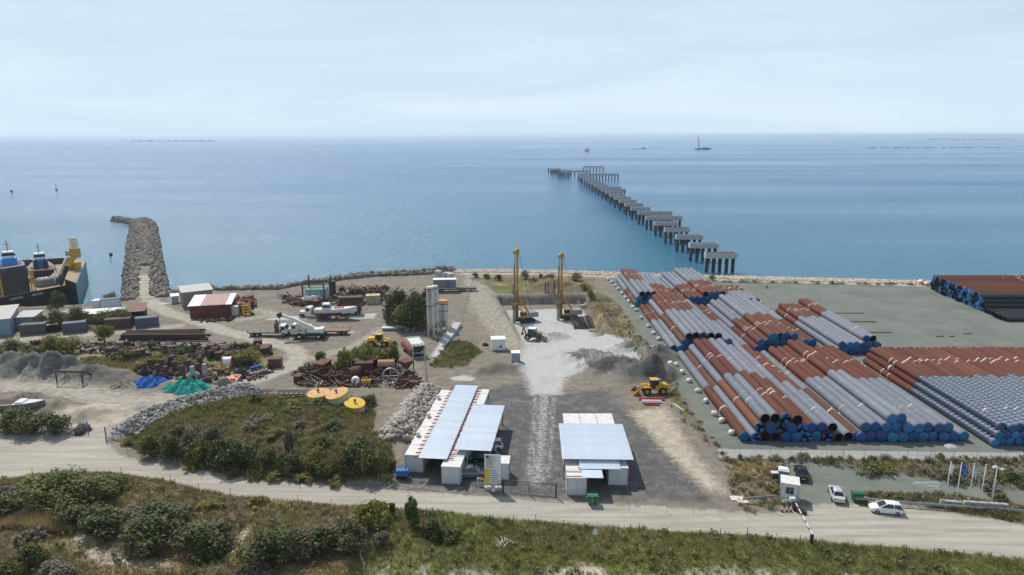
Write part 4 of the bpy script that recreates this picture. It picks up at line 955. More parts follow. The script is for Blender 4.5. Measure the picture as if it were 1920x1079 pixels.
# ================================================================ vehicles
mTyre = mRubber; mRim = M('rim', (.35, .35, .36), .4, .1, 2, metal=.6); mLampR = M('lamp_red', (.35, .01, .01), .3, .05); mLampW = M('lamp_clear', (.7, .7, .7), .15, .05); mPlate = M('plate_yellow', (.75, .55, .03), .5, .05)
def wheel(t, x, y, r, wd, rimmat=None, z=None):
    o = MB(); z = r if z is None else z
    prof = [(r * .55, -wd / 2), (r * .9, -wd / 2), (r, -wd * .32), (r, wd * .32), (r * .9, wd / 2), (r * .55, wd / 2)]
    o.lathe(prof, 18, mat=Matrix.Rotation(math.pi / 2, 4, 'X')); w_ = o.build('wheel', mTyre, t, (x, y, z), smooth=True)
    m = MB(); m.cyl((0, -wd * .36, 0), (0, wd * .36, 0), r * .58, n=14); m.cyl((0, -wd * .44, 0), (0, wd * .44, 0), r * .2, n=8); m.build('rim', rimmat or mRim, w_)
    return w_
def car(label, loc, rz, paint, kind='hatch', grp=None):
    t = thing('parked_car', label, 'car', loc, rz, grp)
    if kind == 'hatch':
        st = [(-2.1, .50, .62, .66), (-2.05, .80, .74, .42), (-1.75, .98, .84, .24), (-1.0, .99, .885, .2), (0, .96, .89, .2), (.95, .93, .88, .2), (1.6, .80, .84, .22), (2.0, .62, .72, .28), (2.1, .45, .58, .38)]
        gh_ = [(-2.0, .95, .72), (-1.62, 1.46, .60), (.05, 1.50, .60), (1.05, .94, .72)]
    else:
        st = [(-2.25, .55, .66, .5), (-2.2, .88, .76, .34), (-1.7, .95, .84, .24), (-1.0, .95, .88, .2), (0, .94, .89, .2), (.9, .92, .88, .2), (1.6, .82, .84, .22), (2.1, .64, .72, .28), (2.22, .45, .58, .38)]
        gh_ = [(-1.65, .93, .70), (-.95, 1.36, .58), (.15, 1.40, .58), (1.05, .92, .72)]
    m = MB(); secs = []
    for x, zb, w_, z0 in st:
        secs.append([(x, -w_ * .9, z0), (x, w_ * .9, z0), (x, w_, z0 + (zb - z0) * .35), (x, w_ * .985, z0 + (zb - z0) * .75), (x, w_ * .88, zb), (x, 0, zb + .035), (x, -w_ * .88, zb), (x, -w_ * .985, z0 + (zb - z0) * .75), (x, -w_, z0 + (zb - z0) * .35)])
    m.loft(secs); me = m.mesh('body'); me.materials.append(paint); smooth_angle(me, 35); body = place(me, 'body', t)
    (xa, za, wa), (xb, zb, wb), (xc, zc, wc), (xd, zd, wd_) = gh_
    gm = MB(); gm.loft([[(xa, -wa, za - .05), (xa, wa, za - .05), (xa, wa, za), (xa, -wa, za)], [(xb, -.80, za - .05), (xb, .80, za - .05), (xb, wb, zb), (xb, -wb, zb)], [(xc, -.80, zd - .05), (xc, .80, zd - .05), (xc, wc, zc), (xc, -wc, zc)], [(xd, -wd_, zd - .05), (xd, wd_, zd - .05), (xd, wd_, zd), (xd, -wd_, zd)]])
    gm.build('glazing', mGlass, t)
    m = MB(); m.loft([[(xb - .1, -wb * .9, zb - .02), (xb - .1, wb * .9, zb - .02), (xb - .05, wb * .8, zb + .03), (xb - .05, -wb * .8, zb + .03)], [((xb + xc) / 2, -wb - .03, zb), ((xb + xc) / 2, wb + .03, zb), ((xb + xc) / 2, wb * .85, zc + .07), ((xb + xc) / 2, -wb * .85, zc + .07)], [(xc + .1, -wc * .95, zc - .03), (xc + .1, wc * .95, zc - .03), (xc + .05, wc * .82, zc + .03), (xc + .05, -wc * .82, zc + .03)]])
    me = m.mesh('roof'); me.materials.append(paint); smooth_angle(me, 50); place(me, 'roof', t)
    for s in (-1, 1):
        for (p, q, w_) in (((xa, s * wa, za), (xb, s * wb, zb), .1), ((xd, s * wd_, zd), (xc, s * wc, zc), .075), (((xb + xc) / 2, s * .80, (za + zd) / 2 - .02), ((xb + xc) / 2, s * (wb + .015), zc), .08)):
            MB().beam(p, q, w_, .05).build('pillar', paint, t)
        MB().box((xd - .15, s * .97, zd + .05), (.18, .16, .12)).build('mirror', paint, t, bevel=.03)
        x_ = st[-2][0]; MB().box((x_ - .05, s * .55, .58), (.22, .3, .14)).build('headlight', mLampW, t, bevel=.03)
        x_ = st[1][0]; MB().box((x_ - .0, s * .62, .74), (.14, .26, .18)).build('tail_light', mLampR, t, bevel=.03)
        for x in (-1.28, 1.28): wheel(t, x, s * .80, .31, .2)
    MB().box((st[0][0] - .01, 0, .6), (.04, .5, .12)).build('number_plate', mPlate, t)
    return t
mSilver = M('paint_silver', (.44, .46, .48), .3, .03, .3, metal=.4); mPaintW = M('paint_white', (.76, .76, .75), .25, .02, .3); mPaintD = M('paint_midnight', (.018, .022, .032), .22, .05, .3); mPaintG = M('paint_teal_grey', (.16, .20, .22), .3, .05, .3, metal=.3)
car('white five-door hatchback driving past the guard rail', G(1660, 960), R(168), mPaintW).scale = (.9,) * 3
car('silver white saloon with yellow number plate in the car park', G(1568, 932), R(75), M('paint_pale_silver', (.58, .59, .60), .3, .03, .3, metal=.3), 'sedan').scale = (.92,) * 3
car('black saloon parked beside the teal toilet', G(1502, 892), R(74), mPaintD, 'sedan').scale = (.95,) * 3
car('grey green hatchback under the car port near the gate', LP(9.4, -.3), R(6), mPaintG)
car('silver hatchback parked far under the car port', LP(10.6, 8.2), R(186), mPaintW)
car('dark hatchback parked mid car port', LP(10.4, 4.6), R(184), mPaintD)

def loader(label, loc, rz, paint, sc=1.0, tank=False, old=False):
    t = thing('wheel_loader', label, 'loader', loc, rz); t.scale = (sc, sc, sc)
    # x forward; rear frame, cab, front frame, arms, bucket
    MB().loft([[(-3.1, -.95, 1.15), (-3.1, .95, 1.15), (-3.1, .9, 2.15), (-3.1, -.9, 2.15)], [(-1.4, -1.0, .95), (-1.4, 1.0, .95), (-1.4, .95, 2.35), (-1.4, -.95, 2.35)], [(-.5, -.8, .85), (-.5, .8, .85), (-.5, .75, 1.6), (-.5, -.75, 1.6)]]).build('engine_hood', paint, t, bevel=.06)
    MB().box((-3.25, 0, 1.3), (.35, 2.1, .9)).build('counterweight', paint, t, bevel=.06)
    c = MB().bb(-1.1, .35, -.72, .72, 1.5, 3.05).build('cab_glass', mGlass, t)
    m = MB()
    for x in (-1.1, .35):
        for y in (-.72, .72): m.box((x, y, 2.3), (.1, .1, 1.62))
    m.build('cab_frame', mDark, t); MB().box((-.38, 0, 3.13), (1.75, 1.7, .16)).build('cab_roof', M(paint.name + '_top', (.62, .30, .05), .6, .1), t, bevel=.05)
    MB().bb(-.4, 1.5, -.45, .45, .8, 1.45).build('front_frame', paint, t, bevel=.04)
    m = MB()
    for y in (-.55, .55):
        m.beam((.9, y, 1.75), (2.2, y, 1.45), .16, .32); m.beam((2.2, y, 1.45), (3.1, y, .55), .16, .3)
    m.beam((2.2, -.55, 1.4), (2.2, .55, 1.4), .2); m.build('lift_arms', paint, t)
    m = MB(); m.beam((.8, 0, 1.6), (2.3, 0, 1.7), .18); m.build('tilt_cylinder', mGalv, t)
    MB().box((.75, 0, 1.65), (.35, 1.3, .75)).build('loader_tower', paint, t)
    m = MB(); prof = [(3.0, 1.15), (2.95, .55), (3.1, .12), (3.4, .03), (4.15, .06)]
    q = [(a + .06, b + .05) for a, b in reversed(prof)]
    m.prism(prof + q, -1.45, 1.45, 'y')
    for y in (-1.45, 1.41): m.prism([(3.0, 1.15), (2.95, .55), (3.1, .12), (3.4, .03), (4.15, .06), (3.7, .75)], y, y + .04, 'y')
    m.build('bucket', M('bucket_' + paint.name, (.40, .20, .05), .8, .2, 1.5, c2=(.12, .07, .04)), t)
    for x in (-2.05, 1.25):
        for y in (-1.0, 1.0):
            wheel(t, x, y, .82, .6, M('rim_yellow', (.5, .30, .02), .6, .1))
    for y in (-1.05, 1.05): MB().box((1.25, y, 1.72), (1.5, .55, .07)).box((-2.05, y, 1.74), (1.5, .5, .07)).build('fender', paint, t)
    MB().cyl((-1.9, .3, 2.3), (-1.9, .3, 2.95), .07, n=8).build('exhaust', mDark, t)
    if tank: MB().box((-1.45, .45, 3.0), (.6, .6, .7)).build('blue_tank', M('tank_blue', (.03, .25, .65), .4, .1), t, bevel=.1)
    if not old: MB().bb(-2.6, -1.7, -1.0, -.985, 1.75, 2.1).build('number_badge', mDark, t)
    return t
mCat = M('loader_yellow', (.55, .30, .02), .5, .15, 1.2); mOldY = M('old_loader_yellow', (.66, .40, .02), .55, .15, 1.2)
loader('yellow wheel loader with blue tank parked by the pipe yard fence', G(1222, 738), R(183), mCat, .88, True)
loader('small bright yellow loader parked behind the willow bushes', G(714, 649), R(-8), mOldY, .88, False, True)

# backhoe
t = thing('backhoe_loader', 'red brown backhoe loader standing in the chalk pit', 'backhoe', G(1000, 638), R(-18))
mBk = M('backhoe_red', (.18, .09, .07), .6, .2, 1.5)
MB().bb(-1.6, 1.6, -.5, .5, .7, 1.2).build('chassis', mBk, t, bevel=.05); MB().bb(.5, 2.0, -.45, .45, 1.2, 1.85).build('bonnet', mBk, t, bevel=.08)
MB().bb(-1.1, .5, -.8, .8, 1.2, 2.75).build('cab_glass', M('cab_teal_glass', (.03, .07, .07), .1, .1), t); m = MB()
for x in (-1.1, .5):
    for y in (-.8, .8): m.box((x, y, 2.0), (.09, .09, 1.6))
m.build('cab_frame', mDark, t); MB().box((-.3, 0, 2.82), (1.8, 1.75, .12)).build('cab_roof', mWhite, t, bevel=.03)
m = MB()
for y in (-.6, .6): m.beam((.9, y, 1.4), (3.0, y, .6), .14, .25)
m.build('loader_arms', mBk, t); m = MB(); pf = [(3.0, .85), (2.95, .3), (3.2, .03), (3.9, .05)]; m.prism(pf + [(a + .05, b + .05) for a, b in reversed(pf)], -1.15, 1.15, 'y'); m.build('bucket', mBk, t)
m = MB(); m.beam((-1.7, 0, 1.0), (-2.4, 0, 3.0), .3, .3).beam((-2.4, 0, 3.0), (-2.7, 0, 1.6), .24, .24); m.build('digger_boom', M('boom_orange', (.35, .17, .06), .6, .15), t); MB().box((-2.6, 0, 1.3), (.5, .6, .6)).build('digger_bucket', mBk, t, bevel=.06)
for x, r in ((-1.2, .75), (1.4, .5)):
    for y in (-.85, .85): wheel(t, x, y, r, .42)

# drilling rigs
mRigY = M('rig_yellow', (.42, .22, .02), .5, .25, 1); mRigB = M('rig_brown', (.12, .06, .03), .7, .3, 1, c2=(.30, .17, .03), thr=.5); mRigG = M('rig_grey', (.25, .26, .27), .6, .2, 1)
def rig(label, u, v, vtop, rz):
    g = G(u, v); top = at_depth(u, vtop, g[1])[2] - g[2]
    t = thing('drilling_rig', label, 'drilling rig', g, rz)
    for y in (-1.4, 1.4):
        MB().prism([(-2.2, .25), (-1.9, 0), (1.9, 0), (2.2, .25), (2.3, .6), (2.0, .95), (-2.0, .95), (-2.3, .6)], y - .35, y + .35, 'y').build('track', mDark, t, bevel=.05)
    MB().bb(-1.6, 1.6, -1.05, 1.05, .5, 1.15).build('undercarriage', mDark, t)
    MB().bb(-3.0, .6, -1.35, 1.35, 1.25, 2.6).build('engine_house', mRigG, t, bevel=.08); MB().bb(-3.3, -2.3, -1.3, 1.3, 1.3, 2.4).build('counterweight', mRigY, t, bevel=.06)
    c = MB().bb(.3, 1.7, .35, 1.45, 1.3, 3.0).build('cab', mRigY, t, bevel=.05); MB().bb(.4, 1.72, .33, 1.47, 2.0, 2.85).build('cab_window', mGlass, c)
    m = MB(); xm = 2.4; s = .27
    m.bb(xm - s, xm + s, -s, s, .9, top * .45); m.build('lower_mast', mRigB, t)
    MB().bb(xm - s * .8, xm + s * .8, -s * .8, s * .8, top * .45, top - 1.2).build('upper_mast', mRigY, t)
    m = MB(); m.box((xm + .3, 0, top - .8), (1.6, .6, .8)).prism([(xm - .5, top - .4), (xm + .9, top - .4), (xm + .1, top + .1), (xm - .2, top + .1)], -.3, .3, 'y'); m.build('mast_head', mRigY, t)
    MB().cyl((xm + .85, 0, .3), (xm + .85, 0, top * .82), .16, n=10).build('kelly_bar', mRigB, t); MB().box((xm + .75, 0, top * .22), (1.0, 1.0, 1.6)).build('rotary_drive', mRigB, t, bevel=.06)
    m = MB(); m.cyl((xm + .85, 0, .0), (xm + .85, 0, top * .18), .42, n=14); m.build('casing', mGalv, t, smooth=False)
    m = MB()
    for y in (-.55, .55): m.beam((-.8, y, 2.6), (xm - .3, y, top * .36), .22); m.beam((-.2, y, 2.0), (xm - .3, y, top * .2), .16)
    m.build('support_struts', mRigY, t); m = MB()
    for y in (-.12, .12): m.cyl((xm + .6, y, top * .4), (xm + .7, y, top - .9), .03, n=5); m.cyl((-1.8, y, 2.6), (xm - .4, y, top - .6), .025, n=5)
    m.build('cables', mDark, t); m = MB()
    for k in range(int(top * .9 / .8)): m.beam((xm - s, -s - .02, 1.5 + k * .8), (xm + s, -s - .02, 2.2 + k * .8), .05)
    m.build('lattice', mRigB, t)
rig('drilling rig with tall yellow mast beside the dirt track', 985, 603, 466, R(205)); rig('drilling rig with tall yellow mast in front of the sheet piles', 1067, 598, 474, R(200))

# trucks
def truck_cab(t, x, paint, hood=False, h_=2.7):
    MB().loft([[(x - .9, -1.15, .75), (x - .9, 1.15, .75), (x - .9, 1.15, h_), (x - .9, -1.15, h_)], [(x + .5, -1.15, .75), (x + .5, 1.15, .75), (x + .35, 1.12, h_), (x + .35, -1.12, h_)], [(x + .9, -1.12, .7), (x + .9, 1.12, .7), (x + .75, 1.1, 1.75), (x + .75, -1.1, 1.75)]]).build('cab', paint, t, bevel=.06)
    MB().prism([(x + .42, h_ - .15), (x + .5, h_ - .15), (x + .86, 1.8), (x + .78, 1.8)], -1.0, 1.0, 'y').build('windscreen', mGlass, t)
    for y in (-1.16, 1.16): MB().box((x, y, h_ - .65), (.8, .04, .7)).build('side_window', mGlass, t)
    if hood: MB().bb(x + .9, x + 2.3, -.85, .85, .8, 1.6).build('bonnet', paint, t, bevel=.12); MB().bb(x + 2.1, x + 2.45, -1.0, 1.0, .45, .75).build('bumper', mDark, t)
    else: MB().bb(x + .85, x + 1.05, -1.15, 1.15, .4, .75).build('bumper', mDark, t)
def truck(label, loc, rz, paint, bed, ln=7.5, hood=False, bedh=.5, bedmat=None, cat='truck'):
    t = thing('truck', label, cat, loc, rz)
    MB().bb(-ln / 2, ln / 2, -.45, .45, .65, .9).build('chassis', mDark, t); truck_cab(t, ln / 2 - 1.0 - (1.4 if hood else 0), paint, hood)
    xe = ln / 2 - 2.2 - (1.4 if hood else 0); bm_ = bedmat or mRustA
    if bed == 'flat':
        MB().bb(-ln / 2, xe, -1.2, 1.2, .95, 1.15).build('bed', bm_, t)
        for k in range(4): MB().bb(-ln / 2 + k * 1.5, -ln / 2 + k * 1.5 + .1, -1.26, -1.2, .95, 1.6).build('stake', mDark, t)
    elif bed == 'tipper':
        m = MB(); m.bb(-ln / 2, xe, -1.2, 1.2, .95, 1.1).bb(-ln / 2, xe, -1.2, -1.1, 1.101, 1.1 + bedh).bb(-ln / 2, xe, 1.1, 1.2, 1.101, 1.1 + bedh).bb(-ln / 2, -ln / 2 + .1, -1.099, 1.099, 1.101, 1.1 + bedh).bb(xe - .1, xe, -1.099, 1.099, 1.101, 1.1 + bedh + .3); m.build('tipper_body', bm_, t)
        for k in range(6): MB().bb(-ln / 2 + .3 + k * .8, -ln / 2 + .4 + k * .8, -1.26, -1.2, 1.0, 1.1 + bedh).build('rib', bm_, t)
    for x in (-ln / 2 + 1.0, -ln / 2 + 2.2, ln / 2 - (1.0 if not hood else .6)):
        for y in (-1.0, 1.0): wheel(t, x, y, .5, .34)
    return t
mPaleT = M('truck_white', (.70, .69, .66), .5, .1, 1)
x_ = G(505, 630); t = truck('white cab flatbed truck with dark loading crane, parked tail out', x_, R(2), mPaleT, 'flat', 9.2, bedmat=M('bed_wood', (.17, .14, .11), .8, .2, 1.5))
MB().bb(1.6, 2.1, -1.0, 1.0, .9, 3.2).bb(1.7, 2.0, -.2, .2, 3.201, 3.9).build('loading_crane', mSteelDk, t)
truck('bonneted white truck with rusty flatbed behind the mobile crane', G(595, 627), R(181), mPaleT, 'flat', 15.0, True, bedmat=M('bed_rust', (.26, .13, .09), .8, .2, 1.0))
truck('bonneted white truck with yellow rusty tipper beside the motor boat', G(590, 594), R(180), mPaleT, 'tipper', 7.5, True, 1.0, M('tipper_yellow', (.45, .25, .06), .8, .3, .8, c2=(.16, .07, .04)))
t = thing('tipper_body', 'rust brown dump box standing behind the motor boat', 'dump box', G(656, 590), R(2)); m = MB(); m.bb(-3, 3, -1.2, 1.2, .9, 1.05).bb(-3, 3, -1.2, -1.1, 1.051, 2.9).bb(-3, 3, 1.1, 1.2, 1.051, 2.9).bb(2.9, 3, -1.099, 1.099, 1.051, 2.9).bb(-3, -2.9, -1.099, 1.099, 1.051, 2.9); m.build('box', mRustA, t)
for k in range(7): MB().bb(-2.8 + k * .9, -2.68 + k * .9, -1.27, -1.2, .95, 2.85).build('rib', mRustB, t)
for x in (1.2, 2.3):
    for y in (-.95, .95): wheel(t, x, y, .5, .3)
# mobile crane
g = G(582, 634); t = thing('mobile_crane', 'mobile crane with white telescopic boom and navy carrier', 'crane', g, R(180)); mNv = M('carrier_navy', (.025, .035, .06), .45, .15, 1)
MB().bb(-3.6, 3.8, -1.25, 1.25, .75, 1.35).build('carrier', mNv, t, bevel=.06)
for x in (-2.2, 2.2):
    for y in (-1.05, 1.05): wheel(t, x, y, .75, .5, mPaleT)
for x in (-3.7, 3.7): MB().bb(x - .15, x + .15, -1.5, 1.5, .5, .8).build('outrigger', mNv, t)
MB().bb(-2.8, .4, -.95, .95, 1.45, 2.3).build('upper_deck', mPaleT, t, bevel=.05); c = MB().loft([[(-.2, -1.3, 1.4), (-.2, -.3, 1.4), (-.2, -.3, 3.0), (-.2, -1.3, 3.0)], [(1.5, -1.3, 1.4), (1.5, -.3, 1.4), (1.1, -.3, 3.0), (1.1, -1.3, 3.0)]]).build('operator_cab', mPaleT, t, bevel=.04)
MB().bb(-.05, 1.1, -1.32, -1.3, 2.1, 2.85).build('cab_window', mGlass, c); MB().bb(-3.3, -2.3, -1.1, 1.1, 1.4, 2.5).build('counterweight', mPaleT, t, bevel=.1)
tip = at_depth(527, 590, g[1]); dxt = g[0] - tip[0]; dzt = tip[2] - g[2]
MB().beam((-1.0, .3, 2.4), (dxt * .62, .3, 2.4 + (dzt - 2.4) * .72), .62, .75).build('boom', mPaleT, t, bevel=.03); MB().beam((dxt * .6, .3, 2.4 + (dzt - 2.4) * .70), (dxt, .3, dzt), .48, .58).build('boom_extension', mPaleT, t); MB().box((dxt + .2, .3, dzt - .1), (1.1, .7, 1.1), ry=.4).build('boom_head', mSteelDk, t)
MB().cyl((dxt + .3, .3, dzt - .5), (dxt + .3, .3, dzt - 3.6), .05, n=6).build('cable', mDark, t); MB().box((dxt + .3, .3, dzt - 3.8), (.35, .35, .8)).build('hook_block', mSteelDk, t, bevel=.08); MB().beam((.8, .3, 1.9), (3.0, .3, 2.4 + (dzt - 2.4) * .33), .24).build('luffing_cylinder', mGalv, t)
MB().beam((dxt * .25, -.04, 2.5 + (dzt - 2.4) * .27 + .1), (dxt * .5, -.04, 2.5 + (dzt - 2.4) * .55), .02, .3).build('boom_lettering', mLabel, t)
# motor boat on cradle
def boat(t, Ln, Wd, Ht, hmat, deck, stripe=None, z0=0.0):
    m = MB(); secs = []; dk = MB()
    for x, wf, kz, sh in ((-.5, .82, .05, 0), (-.3, .95, .0, .0), (0, 1, 0, .03), (.25, .82, .05, .1), (.4, .5, .2, .2), (.5, .04, .6, .3)):
        w_ = Wd / 2 * wf; zt = z0 + Ht * (1 + sh)
        secs.append([(x * Ln, 0, z0 + Ht * kz), (x * Ln, w_ * .75, z0 + Ht * (kz + .3)), (x * Ln, w_, zt), (x * Ln, -w_, zt), (x * Ln, -w_ * .75, z0 + Ht * (kz + .3))])
    m.loft(secs); hb = m.build('hull', hmat, t)
    dk.loft([[(x * Ln * .97, -Wd / 2 * wf * .93, z0 + Ht * (1 + sh) + .02), (x * Ln * .97, Wd / 2 * wf * .93, z0 + Ht * (1 + sh) + .02), (x * Ln * .97, Wd / 2 * wf * .93, z0 + Ht * (1 + sh) + .06), (x * Ln * .97, -Wd / 2 * wf * .93, z0 + Ht * (1 + sh) + .06)] for x, wf, sh in ((-.5, .82, 0), (-.3, .95, 0), (0, 1, .03), (.25, .82, .1), (.4, .5, .2), (.5, .04, .3))])
    dk.build('deck', deck, t); return hb
t = thing('motor_boat', 'white motor boat with dark red bottom on a cradle', 'boat', G(631, 598), R(3)); boat(t, 10.6, 3.2, 1.7, M('boat_white', (.68, .67, .65), .4, .06), M('boat_deck', (.62, .60, .57), .6, .1), z0=1.0)
MB().loft([[(-5.25, -1.2, 1.15), (-5.25, 1.2, 1.15), (-5.25, 1.25, 1.75), (-5.25, -1.25, 1.75)], [(0, -1.32, 1.08), (0, 1.32, 1.08), (0, 1.5, 1.85), (0, -1.5, 1.85)], [(3.6, -.55, 1.3), (3.6, .55, 1.3), (3.6, .8, 2.0), (3.6, -.8, 2.0)]]).build('lower_hull', M('boat_maroon', (.10, .03, .03), .5, .1), t)
MB().loft([[(-3.4, -1.15, 2.7), (-3.4, 1.15, 2.7), (-3.2, 1.05, 4.1), (-3.2, -1.05, 4.1)], [(-.9, -1.15, 2.8), (-.9, 1.15, 2.8), (-1.6, 1.0, 4.1), (-1.6, -1.0, 4.1)]]).build('wheelhouse', mWhite, t, bevel=.05); MB().loft([[(-3.1, -1.17, 3.2), (-3.1, 1.17, 3.2), (-3.05, 1.12, 3.85), (-3.05, -1.12, 3.85)], [(-1.1, -1.17, 3.2), (-1.1, 1.17, 3.2), (-1.45, 1.08, 3.85), (-1.45, -1.08, 3.85)]]).build('windows', mGlass, t)
m = MB()
for y in (-1.1, 1.1): m.cyl((-4.9, y, 2.7), (-3.4, y, 4.3), .05, n=6)
m.cyl((-3.4, -1.1, 4.3), (-3.4, 1.1, 4.3), .05, n=6); m.build('rail', mGalv, t); MB().box((.8, 0, 2.95), (2.4, 1.2, .25)).build('foredeck_hatch', M('hatch_red', (.4, .1, .08), .6, .1), t, bevel=.05)
m = MB()
for x in (-3, 0, 2.5): m.bb(x - .15, x + .15, -1.2, 1.2, 0, .35).beam((x, -1.1, .3), (x, -1.25, 1.7), .15).beam((x, 1.1, .3), (x, 1.25, 1.7), .15)
m.build('cradle', mSteelDk, t)
t = thing('rowing_boat', 'upturned small white dinghy beside the dark tree', 'boat', G(742, 619), R(4)); boat(t, 6.5, 1.9, .7, M('dinghy_grey', (.45, .46, .46), .6, .15), M('dinghy_deck', (.6, .6, .58), .6, .1)); MB().box((1.2, 0, 1.0), (2.6, 1.4, .3), taper=.7).build('cover', mWhite, t, bevel=.06)
t = thing('fishing_boat', 'old pale fishing boat hull lying behind the roadside bushes', 'boat', G(22, 768), R(3)); boat(t, 11.5, 2.8, 1.2, M('hull_grey', (.20, .19, .17), .7, .2), M('hull_deck', (.55, .55, .53), .6, .15)); MB().bb(-3.5, .8, -1.0, 1.0, 1.29, 1.4).build('hold_cover', mRustB, t); MB().bb(1.2, 2.4, -.9, .9, 1.35, 1.6).build('hatch', mWhite, t)
# ================================================================ floating dock with tugs
mHullK = M('dock_black', (.012, .014, .018), .55, .25, .4); mHullB = M('dock_side_blue', (.17, .24, .29), .6, .2, .4, c2=(.22, .19, .18), thr=.66); mDeckT = M('dock_deck', (.36, .25, .15), .85, .15, .4, c2=(.26, .17, .10), thr=.58); mDkWall = M('dock_wall', (.06, .05, .046), .8, .25, .5)
mDockY = M('dock_yellow', (.55, .33, .03), .6, .2, .8)
def text_mesh(name, s, size, mat, ext=.01):
    cu = bpy.data.curves.new('txt', 'FONT'); cu.body = s; cu.size = size; cu.extrude = ext; cu.align_x = 'CENTER'; cu.align_y = 'CENTER'
    ob = bpy.data.objects.new('txt', cu); col.objects.link(ob); me = bpy.data.meshes.new_from_object(ob.evaluated_get(bpy.context.evaluated_depsgraph_get()))
    bpy.data.objects.remove(ob); bpy.data.curves.remove(cu); me.name = name; me.materials.append(mat) if not me.materials else None; me.materials[0] = mat; return me
D0 = (-135, 205, WATER)
def dl(x, y): return (x - D0[0], y - D0[1])
t = thing('floating_dock', 'black hulled floating dock with tan deck and yellow crane', 'floating dock', D0)
hp = [(-143, 179.5), (-133, 198.6), (-126, 192.6), (-145, 228), (-156, 234), (-176, 226)]
dz = 2 - WATER
MB().prism([dl(*p) for p in hp], -3, dz, 'z').build('hull', mHullK, t); MB().prism([dl(*p) for p in [(-142.3, 180.8), (-133.2, 198.2), (-133.5, 200.5), (-155, 232.8), (-174, 225.2)]], dz + .01, dz + .12, 'z').build('deck', mDeckT, t)
MB().prism([dl(*p) for p in [(-133, 198.5), (-126.1, 192.7), (-145, 227.9), (-151, 231)]], dz + .02, dz + 2.0, 'z').build('wing_tower', mHullK, t)
a, b = dl(-125.95, 192.7), dl(-144.9, 228.1); MB().add([(a[0], a[1], -1), (b[0], b[1], -1), (b[0] - .1, b[1], dz + 2.1), (a[0] - .1, a[1], dz + 2.1), (a[0] + .25, a[1], -1), (b[0] + .25, b[1], -1), (b[0] + .15, b[1], dz + 2.1), (a[0] + .15, a[1], dz + 2.1)], [(4, 5, 6, 7), (3, 2, 1, 0), (0, 1, 5, 4), (3, 7, 6, 2), (0, 4, 7, 3), (1, 2, 6, 5)]).build('side_plating', mHullB, t)
MB().prism([dl(*p) for p in [(-132.6, 198.2), (-126.5, 193.2), (-144.5, 227.2), (-150.5, 230.6)]], dz + 2.01, dz + 2.1, 'z').build('tower_deck', mDeckT, t)
MB().beam((*dl(-175, 226), dz + 1.0), (*dl(-155.5, 233.6), dz + 1.0), .4, 2.2).build('rear_bulwark', mDkWall, t)
MB().beam((*dl(-134.6, 199), dz + 1.6), (*dl(-152, 230), dz + 1.6), .6, 3.0).build('inner_wall', mDkWall, t)
m = MB(); A_ = Vector((*dl(-135.6, 198), dz + .8)); B_ = Vector((*dl(-149, 226), dz + 4.2))
for s in (0, .9): m.beam(A_ + Vector((0, 0, s)), B_ + Vector((0, 0, s)), .16)
for k in range(14): p = A_.lerp(B_, k / 14); q = A_.lerp(B_, (k + 1) / 14); m.beam(p, q + Vector((0, 0, .9)), .1)
m.build('gangway_truss', M('truss_grey', (.42, .42, .42), .6, .15), t)
fdir = Vector((8, 15.6, 0)).normalized(); fn = Vector((.89, -.456, 0)); fa = math.atan2(fdir.y, fdir.x)
bc = Vector((*dl(-139.3, 187.5), dz)); MB().box(bc + Vector((0, 0, 3.3)) - fn * 1.3, (6.6, 2.6, 6.6), rz=fa).build('dark_bulkhead', mDkWall, t)
for k in range(7): MB().box(bc + fdir * (-3 + k) + Vector((0, 0, 3.2)) + fn * .06, (.18, .2, 6.4), rz=fa).build('bulkhead_rib', mSteelDk, t)
MB().box(bc + Vector((0, 0, 7.2)) - fn * 1.3, (5.8, 2.2, 1.1), rz=fa).build('bulkhead_top', mSteelDk, t)
for k in (-4.3, 4.2):
    m = MB(); o = bc + fdir * k
    for s in (-.5, .5): m.beam(o + fdir * s, o + fdir * s * .5 + Vector((0, 0, 6)), .3)
    for j in range(5): m.beam(o - fdir * .5 + Vector((0, 0, j * 1.2)), o + fdir * .45 + Vector((0, 0, j * 1.2 + .6)), .18)
    m.build('yellow_frame', mDockY, t)
MB().box(Vector((*dl(-138.0, 199), dz + 1.2)), (6.5, 3, 2.0), rz=fa).build('deck_tank', M('tank_grey', (.2, .19, .2), .7, .15), t); m = MB()
for k in range(14): m.box(Vector((*dl(-138, 199), dz + 2.35)) + fdir * random.uniform(-2.8, 2.8) + fn * random.uniform(-1, 1), (.6, .5, .5), rz=k)
m.build('tank_cargo', M('cargo_white', (.7, .7, .68), .7, .2), t, kind='stuff'); MB().torus((0, 0, 0), 1.5, .14, 18, 6, Matrix.Translation(Vector((*dl(-141.3, 206), dz + 1.8))) @ Matrix.Rotation(1.4, 4, 'X')).build('hose_reel', M('reel_cream', (.7, .6, .4), .6, .1), t)
cb = Vector((*dl(-139.5, 214), dz + 2.1)); m = MB(); m.box(cb + Vector((0, 0, 1)), (2.6, 2.6, 2.0)).beam(cb + Vector((-.4, -2.8, 1.2)), cb + Vector((.2, .6, 4.6)), 1.2, 1.2).box(cb + Vector((.3, .6, 5.0)), (2.4, 2.0, 3.0)); m.build('crane_body', mDockY, t, bevel=.08)
m = MB()
for s in (-.7, .7):
    for q in (-.5, .5): m.beam(cb + Vector((s + .3, q + .6, 6.4)), cb + Vector((s * .9 + .2, q + .6, 9.6)), .18)
for k in range(4):
    for q in (-.5, .5): m.beam(cb + Vector((-.5, q + .6, 6.5 + k * .8)), cb + Vector((1.0, q + .6, 7.2 + k * .8)), .12)
